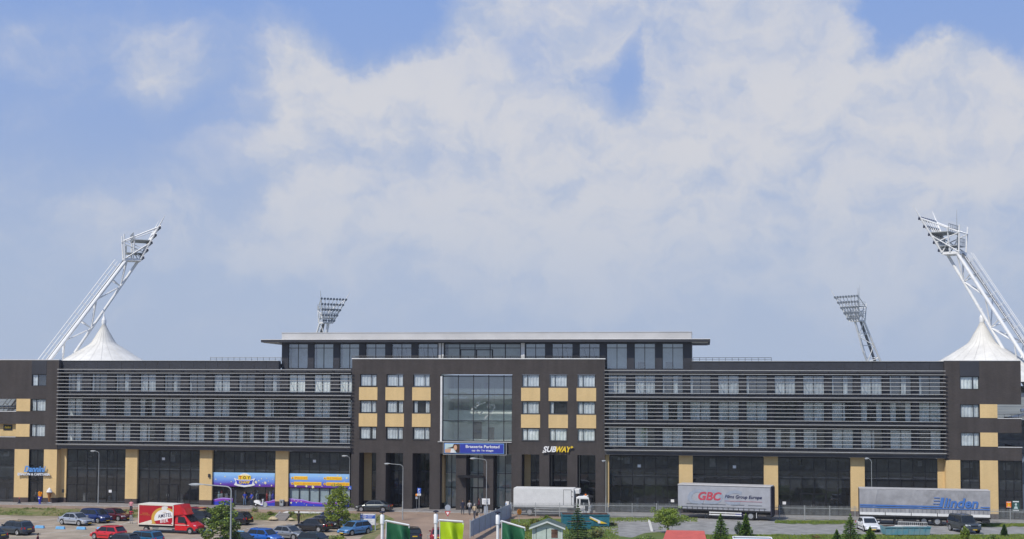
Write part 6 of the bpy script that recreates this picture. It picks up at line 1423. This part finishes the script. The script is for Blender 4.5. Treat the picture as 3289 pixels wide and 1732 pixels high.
o = TH('ice_cream_statue', 'giant ice cream cone statue with white swirl on a round base', 'statue', 158, 1616, 0); mat('wafer', (.38, .15, .04), .7, var=.2, vscale=12)
m = MB(); m.lathe((0, 0, 0), [(.30, 0), (.30, .06), (.08, .07), (.07, .12)], 18); m.build('base', 'white', o); m = MB(); m.lathe((0, 0, 0), [(.07, .10), (.10, .3), (.20, .9), (.27, 1.2), (.31, 1.22), (.31, 1.32), (.24, 1.33)], 18); m.build('cone', 'wafer', o, smooth=True)
m = MB(); m.lathe((0, 0, 0), [(.26, 1.30), (.38, 1.38), (.40, 1.46), (.31, 1.54), (.33, 1.62), (.24, 1.70), (.25, 1.76), (.13, 1.84), (.08, 1.92), (.01, 2.0)], 18); m.build('swirl', 'white', o, smooth=True)
o = TH('fries_statue', 'giant cone of orange fries in a blue wrapper statue', 'statue', 128, 1618.5, 0); m = MB(); m.lathe((0, 0, 0), [(.16, 0), (.16, .06), (.10, .1), (.17, .4), (.27, .85), (.29, .92), (.20, .93)], 16); m.build('wrapper', 'toy_blue', o, smooth=True); m = MB(); m.lathe((0, -.24, .72), [(.02, -.02), (.10, -.02), (.10, .03)], 12, 0, 'y'); m.build('emblem', 'white', o); mat('fries_orange', (.85, .32, .01), .5)
m = MB(); rg = random.Random(2)
for i in range(26): a = rg.uniform(0, 6.28); r_ = rg.uniform(0, .26); x = r_*math.cos(a); y = r_*math.sin(a); h = 1.65-rg.uniform(0, .35)-r_*.4; m.hexa([(x*.6-.05, y*.6-.05, .85), (x*.6+.05, y*.6-.05, .85), (x*.6+.05, y*.6+.05, .85), (x*.6-.05, y*.6+.05, .85), (x*1.2-.055, y*1.2-.055, h), (x*1.2+.055, y*1.2-.055, h), (x*1.2+.055, y*1.2+.055, h), (x*1.2-.055, y*1.2+.055, h)])
m.build('fries', 'fries_orange', o)
o = TH('pavement_board', 'small dark pointed pavement board left of the ice parlour door', 'pavement board', 62, 1617, 0); m = MB(); m.lathe((0, 0, 0), [(.27, 0), (.27, .05), (.17, .07), (.05, .52), (.03, .56)], 10); m.build('cone', 'navy_dark', o); m = MB(); m.lathe((0, 0, 0), [(.03, .56), (.06, .62), (.06, .74), (.02, .78)], 8); m.build('knob', 'print_crimson', o)
# scooter
o = TH('motor_scooter', 'white and grey motor scooter parked in front of the toy shop window', 'motor scooter', 836, 1628, 0, R(-8))
for (x) in (-.62, .66): m = MB(); m.lathe((x, 0, .28), [(.17, -.06), (.26, -.06), (.28, 0), (.26, .06), (.17, .06)], 18, 0, 'y'); m.build('tyre', 'rubber', o); m = MB(); m.lathe((x, 0, .28), [(.02, -.065), (.165, -.055), (.165, .055), (.02, .065)], 14, 0, 'y'); m.build('rim', 'white', o)
m = MB(); m.rings([[(-.85, -.1, .55), (-.85, .1, .55), (-.85, .1, .75), (-.85, -.1, .75)], [(-.5, -.2, .42), (-.5, .2, .42), (-.5, .17, .86), (-.5, -.17, .86)], [(-.05, -.2, .3), (-.05, .2, .3), (-.05, .17, .8), (-.05, -.17, .8)], [(.1, -.2, .25), (.1, .2, .25), (.1, .18, .36), (.1, -.18, .36)], [(.42, -.2, .25), (.42, .2, .25), (.42, .18, .4), (.42, -.18, .4)]]); m.build('body', 'white', o, smooth=True)
m = MB(); m.hexa([(.38, -.2, .3), (.38, .2, .3), (.46, .2, .3), (.46, -.2, .3), (.30, -.22, .98), (.30, .22, .98), (.42, .18, 1.0), (.42, -.18, 1.0)]); m.build('leg_shield', 'white', o, bevel=.03); m = MB(); m.box(-.7, .0, -.14, .14, .8, .92); m.build('seat', 'trim_black', o, bevel=.04)
m = MB(); m.tube((.34, 0, .95), (.30, 0, 1.1), .035); m.tube((.28, -.32, 1.12), (.28, .32, 1.12), .02); m.tube((.45, 0, .6), (.66, 0, .28), .03); m.build('steering', 'trim_black', o); m = MB(); m.lathe((.66, 0, .28), [(.30, -.07), (.32, -.05), (.32, .05), (.30, .07)], 18, 0, 'y'); m.build('mudguard', 'galv', o); m = MB(); m.lathe((.43, 0, .9), [(.02, .05), (.09, .02), (.09, -.02)], 12, 0, 'x'); m.build('headlight', 'lamp_clear', o)
# toy figures behind the shop glass
for i, (u, v, h, c, lb) in enumerate(((703, 1606, 1.5, 'pale_print', 'pale blue display figure behind the glass left of the shop door'), (712, 1606, 1.6, 'toy_red', 'red topped display figure behind the glass left of the shop door'), (728, 1604, 1.1, 'off_white', 'cream display figure behind the second pane'), (826, 1606, 1.7, 'galv', 'grey framed display rack behind the scooter'), (857, 1607, 1.7, 'toy_red', 'red headed display figure behind the glass right of the scooter'), (867, 1607, 1.6, 'pale_print', 'pale blue display figure behind the glass right of the scooter'), (877, 1606, 1.75, 'toy_blue', 'blue hatted display figure behind the last pane'))):
    xx, zz_ = FX(u, v, YS+.5); o = thing('display_figure', lb, 'display figure', (xx, YS+.5, .45), 0, 'toy display figures in the shop window'); m = MB(); m.lathe((0, 0, 0), [(.14, 0), (.18, .3), (.22, .7), (.2, h*.55), (.08, h*.62)], 10); m.build('torso', 'galv' if i % 2 else c, o, smooth=True); m = MB(); m.lathe((0, 0, 0), [(.05, h*.62), (.15, h*.68), (.15, h*.78), (.04, h*.88)], 10); m.build('head', c, o, smooth=True)

# ================================================================ skips, shed, red roof, open trailer
mat('skip_teal', (.03, .17, .22), .5, var=.15); mat('skip_light', (.10, .30, .38), .6, var=.3, vscale=1.5, col2=(.22, .34, .36)); mat('rust', (.13, .07, .05), .9, var=.3, vscale=3)
def skip(name, label, u0, u1, vb, h, m1, depth=2.2, slope=.35, z=-.02, ribs=6, rz=0):
    x0, y0 = GP(u0, vb, z); x1, y1 = GP(u1, vb, z); o = thing(name, label, 'skip', (x0, y0, z), math.atan2(y1-y0, x1-x0)+rz, 'waste skips in the yard'); L_ = math.hypot(x1-x0, y1-y0)
    m = MB(); t = .06; a = slope
    out = [(a, 0, .12), (L_-a, 0, .12), (L_-a, depth, .12), (a, depth, .12), (0, -.05, h), (L_, -.05, h), (L_, depth+.05, h), (0, depth+.05, h)]
    inn = [(x+(t if x < L_/2 else -t), y+(t if y < depth/2 else -t), zz_+(t if zz_ < h/2 else 0)) for x, y, zz_ in out]
    for q in ((0, 1, 5, 4), (1, 2, 6, 5), (2, 3, 7, 6), (3, 0, 4, 7), (0, 3, 2, 1)): m.face([out[i] for i in q], 0); m.face([inn[i] for i in reversed(q)], 1)
    for i, j in ((4, 5), (5, 6), (6, 7), (7, 4)): m.face([out[i], out[j], inn[j], inn[i]], 0)
    m.build('tub', [m1, 'rust'], o); m = MB()
    for k in range(1, ribs): f = k/ribs; xb = a+(L_-2*a)*f; xt = L_*f; m.hexa([(xb-.04, -.03, .14), (xb+.04, -.03, .14), (xb+.04, .0, .14), (xb-.04, .0, .14), (xt-.04, -.10, h-.06), (xt+.04, -.10, h-.06), (xt+.04, -.05, h-.06), (xt-.04, -.05, h-.06)])
    m.build('ribs', m1, o); m = MB(); m.box(-.04, L_+.04, -.12, -.052, h-.08, h+.03); m.build('rim', m1, o); m = MB(); m.box(.5, L_-.5, .1, .25, 0, .118); m.box(.5, L_-.5, depth-.25, depth-.1, 0, .118); m.build('skids', 'trim_black', o)
    return o, L_
o, L_ = skip('waste_skip', 'long teal skip with a yellow and white triangle behind the spruce', 1806, 1958, 1694, 1.35, 'skip_teal', slope=.05, ribs=3)
m = MB(); m.prism([(L_*.56, 1.02), (L_*.62, 1.06), (L_*.95, .42), (L_*.80, .42)], -.135, -.125); m.build('yellow_mark', 'yellow', o); m = MB(); m.prism([(L_*.56, 1.16), (L_*.60, 1.18), (L_*.80, .72), (L_*.80, .44), (L_*.75, .44), (L_*.75, .66)], -.145, -.137); m.build('white_mark', 'white', o)
o, L_ = skip('waste_skip', 'lower teal skip half hidden between the spruce and the long teal one', 1822, 1900, 1703, .85, 'skip_teal', slope=.1, ribs=3, depth=1.2)
o, L_ = skip('waste_skip', 'light blue worn skip filled with pale debris behind the lawn', 2843, 2990, 1722, .95, 'skip_light', slope=.12, ribs=8, depth=1.7)
m = MB(); rg = random.Random(4)
for i in range(26): x = rg.uniform(.3, L_-.6); y = rg.uniform(.2, 1.5); a = rg.uniform(-.6, .6); l = rg.uniform(.4, 1.6); m.hexa([(x, y, .78), (x+l*math.cos(a), y+l*math.sin(a)*.4, .82), (x+l*math.cos(a), y+.12+l*math.sin(a)*.4, .82), (x, y+.12, .78), (x, y, .86+.15*rg.random()), (x+l*math.cos(a), y+l*math.sin(a)*.4, .92), (x+l*math.cos(a), y+.12+l*math.sin(a)*.4, .92), (x, y+.12, .86)])
q = m.build('debris', 'off_white'); q.location = o.location; q.rotation_euler = o.rotation_euler; q['kind'] = 'stuff'
x0, y0 = GP(2888, 1720, 0); o = thing('railing_panel', 'loose pale railing panel lying across the top of the light blue skip', 'railing', (x0, y0+.6, .93), 0); m = MB(); m.tube((0, 0, .0), (2.9, 0, .0), .03, n=6); m.tube((0, 0, .42), (2.9, 0, .38), .03, n=6)
m.build('rails', 'off_white', o); m = MB()
for i in range(16): m.tube((i*2.9/15, 0, .0), (i*2.9/15, 0, .41), .02, n=5)
m.build('bars', 'off_white', o)
# shed
mat('shed_green', (.50, .58, .52), .7, var=.05); mat('shed_roof', (.085, .12, .10), .9, var=.12); mat('shed_trim', (.62, .66, .64), .6)
x0, y0 = GP(1711, 1762, -.02); o = thing('garden_shed', 'pale green wooden shed with a dark green pitched roof', 'shed', (x0, y0, -.02), R(4)); Wd, Dp, Hw, Hr = 2.75, 2.6, 2.03, 2.52
x1 = Wd
MB().rings([[(0, 0, 0), (Wd, 0, 0), (Wd, 0, Hw), (Wd/2, 0, Hr), (0, 0, Hw)], [(0, Dp, 0), (Wd, Dp, 0), (Wd, Dp, Hw), (Wd/2, Dp, Hr), (0, Dp, Hw)]]).build('walls', 'shed_green', o)
ov = .32
for sg in (-1, 1):
    cx2 = Wd/2; ex = cx2+sg*(Wd/2+ov); ez = Hw-.13
    MB().hexa([(cx2, -ov, Hr+.02), (ex, -ov, ez+.0), (ex, Dp+ov, ez+.0), (cx2, Dp+ov, Hr+.02), (cx2, -ov, Hr+.08), (ex, -ov, ez+.06), (ex, Dp+ov, ez+.06), (cx2, Dp+ov, Hr+.08)]).build('roof_slope', 'shed_roof', o)
    MB().hexa([(cx2, -ov-.03, Hr-.07), (ex, -ov-.03, ez-.09), (ex, -ov-.004, ez-.09), (cx2, -ov-.004, Hr-.07), (cx2, -ov-.03, Hr+.085), (ex, -ov-.03, ez+.065), (ex, -ov-.004, ez+.065), (cx2, -ov-.004, Hr+.085)]).build('barge_board', 'shed_trim', o)
MB().box(.35, 1.25, -.03, -.004, .08, 1.88).build('door', 'shed_green', o); m = MB()
for x in (.32, 1.27): m.box(x-.02, x+.02, -.045, -.032, .05, 1.95)
m.build('door_edges', 'shed_roof', o); MB().box(1.75, 2.35, -.035, -.004, 1.0, 1.82).build('window', 'rust', o); m = MB(); m.box(1.70, 2.40, -.05, -.036, .95, 1.0); m.box(1.70, 2.40, -.05, -.036, 1.82, 1.87); m.build('window_frame', 'shed_trim', o)
for x in (.0, Wd): MB().box(x-.05, x+.05, -.04, -.004, 0, Hw-.02).build('corner_board', 'shed_trim', o)
# red roof
mat('red_sheet', (.52, .10, .07), .6, var=.06, vscale=1.2)
x0, y0 = GP(2133, 1786, -.02); x1, _ = GP(2266, 1786, -.02); o = thing('red_roofed_stall', 'flat salmon red roof of a stall at the bottom edge', 'stall', (x0, y0, -.02)); w_ = x1-x0; 
MB().hexa([(-.35, -3.6, .75), (w_+.35, -3.6, .75), (w_-.1, 2.2, 2.02), (.15, 2.2, 2.02), (-.35, -3.6, .82), (w_+.35, -3.6, .82), (w_-.1, 2.2, 2.09), (.15, 2.2, 2.09)]).build('roof', 'red_sheet', o)
MB().hexa([(-.2, -3.4, 0), (w_+.2, -3.4, 0), (w_-.2, 2.1, 0), (.25, 2.1, 0), (-.2, -3.4, .74), (w_+.2, -3.4, .74), (w_-.2, 2.1, 1.95), (.25, 2.1, 1.95)]).build('walls', 'off_white', o); MB().box(.6, 1.5, -3.43, -3.403, .05, .7).build('hatch', 'shed_roof', o)
# open box trailer
x0, y0 = GP(2356, 1771, -.02); x1, _ = GP(2479, 1771, -.02); w_ = x1-x0; o = thing('open_trailer', 'open box trailer with a rounded white rim at the bottom edge', 'trailer', (x0, y0, -.02)); h = 1.12; dpt = 1.9
m = MB(); m.box(0, w_, 0, .05, .4, h); m.box(0, w_, dpt-.05, dpt, .4, h); m.box(0, .05, .051, dpt-.051, .4, h); m.box(w_-.05, w_, .051, dpt-.051, .4, h); m.box(.05, w_-.05, .051, dpt-.051, .4, .46); m.build('box', 'sign_back', o)
m = MB(); c = .15; pts = [(c, -.02), (w_-c, -.02), (w_+.02, c), (w_+.02, dpt-c), (w_-c, dpt+.02), (c, dpt+.02), (-.02, dpt-c), (-.02, c)]; m.path([(a, b, h+.03) for a, b in pts+pts[:1]], .055, 8); m.build('rim', 'white', o)
for s in (.25, w_-.25): wheel(o, s, .4, .3, -1 if s < 1 else 1, .18)
# ================================================================ flags
mat('flag_green', (.012, .115, .045), .65, var=.05); mat('flag_lime', (.42, .60, .004), .65, var=.04); mat('pole_white', (.80, .80, .78), .35)
def flagpole(u, v, label, mt, wpx, drop, seed, lean=0):
    z0 = -.5; ppm = 67.0; dist = FPX/ppm; H = 15-(v-1249)/ppm
    d = ray(u, v); q = d.copy(); q.z = 0; fwd2 = Vector((-math.sin(YAW), math.cos(YAW), 0)); t = dist/q.dot(fwd2); x, y = CAMP.x+d.x*t, CAMP.y+d.y*t
    H = CAMP.z+d.z*t+.9; o = thing('flagpole', label, 'flagpole', (x, y, -.9), YAW, 'white flagpoles with banner flags')
    MB().tube((0, 0, 0), (0, 0, H-.45), .085, .068, 14).build('pole', 'pole_white', o, smooth=True); m = MB(); m.lathe((0, 0, H-.47), [(.068, 0), (.10, .02), (.10, .42), (.06, .47)], 16); m.build('sleeve', 'pole_white', o, smooth=True)
    m = MB(); m.lathe((0, 0, H), [(.02, .01), (.03, .06), (.13, .07), (.14, .10), (.10, .14), (.02, .16)], 16); m.build('cap', 'navy_dark', o, smooth=True)
    wd = wpx/ppm; zt = H-.32; z1 = zt-drop
    m = MB(); m.tube((.05, 0, zt), (.16, 0, zt), .03); m.tube((.16, 0, zt+.02), (.16+wd, 0, z1+.02), .042, n=9); m.tube((.16+wd, 0, z1+.04), (.16+wd, 0, z1-.12), .02); m.build('arm', 'pole_white', o)
    m = MB(); nx, nz = 26, 40; Hf = 3.6; g = []
    for j in range(nz+1):
        row = []
        for i in range(nx+1):
            s, t_ = i/nx, j/nz; fall = min(1, t_*6+.05); a = .22*fall*math.sin(s*8.5-t_*9+seed)+.09*fall*math.sin(s*17+seed*2-t_*14)
            row.append((.19+wd*s*(1-.16*t_*s)+.03*math.sin(t_*6+seed)*s, a*(.25+s)*.9, (zt-.05)*(1-s)+(z1-.05)*s-Hf*t_-.10*math.sin(math.pi*s)*t_))
        g.append(row)
    for j in range(nz):
        for i in range(nx): m.face([g[j][i], g[j][i+1], g[j+1][i+1], g[j+1][i]])
    f = m.build('flag', mt, o, smooth=True); m = MB(); m.path([g[j][0] for j in range(0, nz, 4)], .018, 5); m.build('hem', 'pole_white', f)
    m = MB(); k = 0
    for j in range(0, nz, 10): p = g[j][0]; m.tube((.06, 0, p[2]), (p[0], p[1], p[2]), .012, n=5)
    m.build('ties', 'pole_white', f)
flagpole(1228, 1652, 'white flagpole with a dark green banner left of the lime one', 'flag_green', 75, .21, .6)
flagpole(1400, 1650, 'white flagpole with a lime green banner', 'flag_lime', 76, .07, 2.2)
flagpole(1599, 1653, 'white flagpole with a dark green banner beside the shed', 'flag_green', 76, .33, 4.0)
# bollard railing at the bottom
o = TH('hoop_railing', 'small grey hoop railing at the bottom edge left of the lime flag', 'railing', 1381, 1742, -.6); m = MB(); m.path([(-.25, 0, 0), (-.25, 0, .75), (.25, 0, .75), (.25, 0, 0)], .03, 7); m.build('hoop', 'galv', o); MB().tube((-.25, 0, .45), (.25, 0, .45), .02, n=6).build('crossbar', 'galv', o)
# ================================================================ people
for n, c in (('cloth_pink', (.75, .30, .32)), ('cloth_black', (.015, .014, .016)), ('cloth_red', (.50, .03, .06)), ('cloth_royal', (.03, .06, .42)), ('cloth_jeans', (.14, .22, .34)), ('cloth_grey', (.40, .40, .40)), ('cloth_navy', (.02, .025, .06)),
             ('cloth_beige', (.50, .40, .27)), ('cloth_darkjeans', (.035, .045, .07)), ('cloth_maroon', (.10, .02, .035)), ('skin', (.45, .27, .19)), ('skin_dark', (.28, .16, .11)), ('hair_dark', (.02, .014, .01)), ('hair_brown', (.09, .05, .025)), ('hair_grey', (.35, .34, .32)), ('shoe_white', (.6, .6, .6))): mat(n, c, .85, var=.1, vscale=8)
def person(label, u, v, z, face, shirt, trouser, hair='hair_dark', stride=.0, arms=(.1, .1), H=1.75, stripes=None, sleeves=True, bag=False, lean=0.0, shoe='cloth_black', fix=None):
    k = H/1.75; loc = fix if fix else AT(u, v, z); o = thing('person', label, 'person', loc, R(face))       # faces +x
    V = []; E_ = []; Rr = []
    def add(p, r, par=None):
        V.append(Vector(p)*k); Rr.append(r*k)
        if par is not None: E_.append((par, len(V)-1))
        return len(V)-1
    s = stride
    pel = add((0, 0, .95), .135); wai = add((.01+lean*.1, 0, 1.10), .125, pel); che = add((.02+lean*.25, 0, 1.30), .145, wai); nb = add((.01+lean*.35, 0, 1.47), .07, che); nk = add((.02+lean*.38, 0, 1.53), .055, nb)
    hd = add((.03+lean*.42, 0, 1.62), .088, nk); tp = add((.025+lean*.43, 0, 1.69), .075, hd); nose = add((.125+lean*.43, 0, 1.615), .018, hd)
    for sg in (-1, 1):
        ear = add((.03+lean*.42, sg*.085, 1.62), .016, hd)
        hp = add((0, sg*.095, .88), .095, pel); kn = add((.03+sg*s*.22, sg*.11, .48), .062, hp); an = add((-.02+sg*s*.36 if s else 0, sg*.11, .09+(.06 if sg*s < 0 else 0)), .043, kn); ft = add((.10+sg*s*.36, sg*.12, .035+(.02 if sg*s < 0 else 0)), .038, an); add((.19+sg*s*.36, sg*.125, .03), .026, ft)
        a = arms[0] if sg < 0 else arms[1]
        sh = add((.01+lean*.33, sg*.185, 1.43), .062, che); el = add((-.02+lean*.3-sg*s*.12+.05*a, sg*.25, 1.16), .043, sh); wr2 = add((.06+a*.28-sg*s*.2+lean*.2, sg*(.27-.12*a), .93+a*.22), .028, el)
        w0 = V[wr2]/k; dv = (w0-V[el]/k).normalized(); pm_ = add(w0+dv*.06, .026, wr2)
        for f in range(4): b0 = w0+dv*.10+Vector(((f-1.5)*.018, sg*.004, 0)); i0 = add(b0, .0095, pm_); i1 = add(b0+dv*(.035+.006*(1-abs(f-1.4)))+Vector((.006, -sg*.008, 0)), .0085, i0); add(b0+dv*(.058+.008*(1-abs(f-1.4)))+Vector((.010, -sg*.022, 0)), .007, i1)
        t0 = add(w0+dv*.055+Vector((.034, -sg*.004, 0)), .011, pm_); add(w0+dv*.085+Vector((.048, -sg*.012, 0)), .009, t0)
    me = bpy.data.meshes.new('body'); me.from_pydata([tuple(p) for p in V], E_, []); ob = bpy.data.objects.new('body', me); COL.objects.link(ob)
    md = ob.modifiers.new('skin', 'SKIN'); md.use_smooth_shade = True; md.branch_smoothing = .4; sb = ob.modifiers.new('sub', 'SUBSURF'); sb.levels = 1; sb.render_levels = 1
    sk = me.skin_vertices[0].data if me.skin_vertices else None
    if sk is None:
        bm = bmesh.new(); bm.from_mesh(me); bm.verts.layers.skin.verify(); bm.to_mesh(me); bm.free(); sk = me.skin_vertices[0].data
    for i, r in enumerate(Rr):
        q = 1.0; sk[i].radius = (r*(1.32 if i in (0, 1, 2) else 1), r*(.82 if i in (0, 1, 2) else 1)); sk[i].use_root = (i == 0)
        if i in (0, 1, 2): sk[i].radius = (r*.82, r*1.25)
    dg = bpy.context.evaluated_depsgraph_get(); m2 = bpy.data.meshes.new_from_object(ob.evaluated_get(dg)); bpy.data.objects.remove(ob); m2.name = 'body'
    mats = [trouser, shirt, 'skin', shoe, stripes or shirt]
    for mm in mats: m2.materials.append(MATS[mm])
    for p in m2.polygons:
        c = p.center/k; y = abs(c.y); arm = y > .215 and c.z > .70
        if c.z > 1.49: mi = 2
        elif arm: mi = 2 if (c.z < (.98 if sleeves else 1.25)) else 1
        elif c.z > .97: mi = 1
        elif c.z > .10: mi = 0
        else: mi = 3
        if arms[0] > .5 and mi == 0 and c.x > .2: mi = 2
        if stripes and mi == 1 and int(c.z*9) % 2 == 0: mi = 4
        p.material_index = mi; p.use_smooth = True
    b = bpy.data.objects.new('body', m2); COL.objects.link(b); b.parent = o
    m = MB(); hx = (.025+lean*.43)*k; m.lathe((0, 0, 0), [(.02, .104), (.06, .092), (.088, .06), (.098, .02), (.097, -.03), (.08, -.07)], 14); 
    m.v = [(x*k*(1.06)+hx-.012, y*k, (z_+1.665)*k-(.03 if x < 0 else -.012)) for x, y, z_ in m.v]; m.build('hair', hair, o, smooth=True)
    for sg in (-1, 1): MB().tube(((.105+lean*.43)*k, sg*.032*k, 1.635*k), ((.114+lean*.43)*k, sg*.032*k, 1.635*k), .010, n=6).build('eye', 'hair_dark', o)
    return o
person('person in a pink shirt standing on the verge behind the striped one', 421, 1652, -.15, -80, 'cloth_pink', 'cloth_darkjeans', arms=(.5, .5), sleeves=False)
person('person in a red and black striped shirt and grey trousers by the beer truck', 421, 1682, LOT, 100, 'cloth_black', 'cloth_grey', arms=(.6, .6), stripes='cloth_red')
person('person in a blue top and light jeans standing in the toy shop doorway', 786, 1624, 0, -60, 'cloth_royal', 'cloth_jeans', 'hair_brown', arms=(.3, .2), sleeves=False)
person('person in a blue top and dark trousers next to the scooter', 808, 1626, 0, -120, 'cloth_royal', 'cloth_darkjeans', 'hair_dark', arms=(.7, .3), sleeves=False, shoe='shoe_white')
person('person dressed in black walking in the car park by the steps', 959, 1691, LOT, 70, 'cloth_black', 'cloth_black', 'hair_dark', stride=.3, sleeves=False)
person('person in a dark blue top walking left of the entrance', 1486, 1653, -.11, -70, 'cloth_navy', 'cloth_darkjeans', 'hair_brown', stride=.3)
person('person in a pale grey top walking towards the entrance', 1508, 1655, -.11, 85, 'cloth_grey', 'cloth_darkjeans', 'hair_brown', stride=.6, arms=(.4, .4))
o = person('person in a beige jacket carrying a black bag towards the entrance', 1524, 1667, -.2, 80, 'cloth_beige', 'cloth_darkjeans', 'hair_grey', stride=.5, arms=(.1, .3))
q = thing('hand_bag', 'black shoulder bag held by the person in beige', 'bag', AT(1532, 1666, -.2)); q.location.z = .12; MB().box(-.08, .08, -.16, .16, .0, .42).build('body', 'cloth_black', q, bevel=.03); m = MB(); m.path([(0, -.1, .42), (0, -.06, .60), (0, .06, .60), (0, .1, .42)], .012, 6); m.build('strap', 'cloth_black', q)
person('person in a dark red top standing in the entrance shade', 1539, 1647, -.0, 200, 'cloth_maroon', 'cloth_black', 'hair_brown', arms=(.3, .6))
person('person in black standing against the right entrance pillar', 1551, 1646, -.0, 170, 'cloth_black', 'cloth_black', 'hair_dark', arms=(.2, .2))
person('person with dark hair whose head just shows at the bottom edge', 120, 1772, LOT, 10, 'cloth_maroon', 'cloth_darkjeans', 'hair_dark')
person('person behind the orange fries statue in the ice parlour doorway', 117, 1613, 0, -90, 'cloth_black', 'cloth_darkjeans', 'hair_brown')
# thin summer haze around the whole place
hm = bpy.data.materials.new('haze_air'); hm.use_nodes = True; nt = hm.node_tree; nt.nodes.clear()
ho = nt.nodes.new('ShaderNodeOutputMaterial'); hv = nt.nodes.new('ShaderNodeVolumePrincipled'); hv.inputs['Color'].default_value = (.86, .90, 1, 1); hv.inputs['Density'].default_value = 0.00016; hv.inputs['Anisotropy'].default_value = .2
nt.links.new(hv.outputs[0], ho.inputs['Volume']); MATS['haze_air'] = hm
hb = MB().box(-700, 700, -620, 700, -2.2, 60).build('haze', 'haze_air'); hb['kind'] = 'stuff'
print('objects', len(bpy.data.objects))
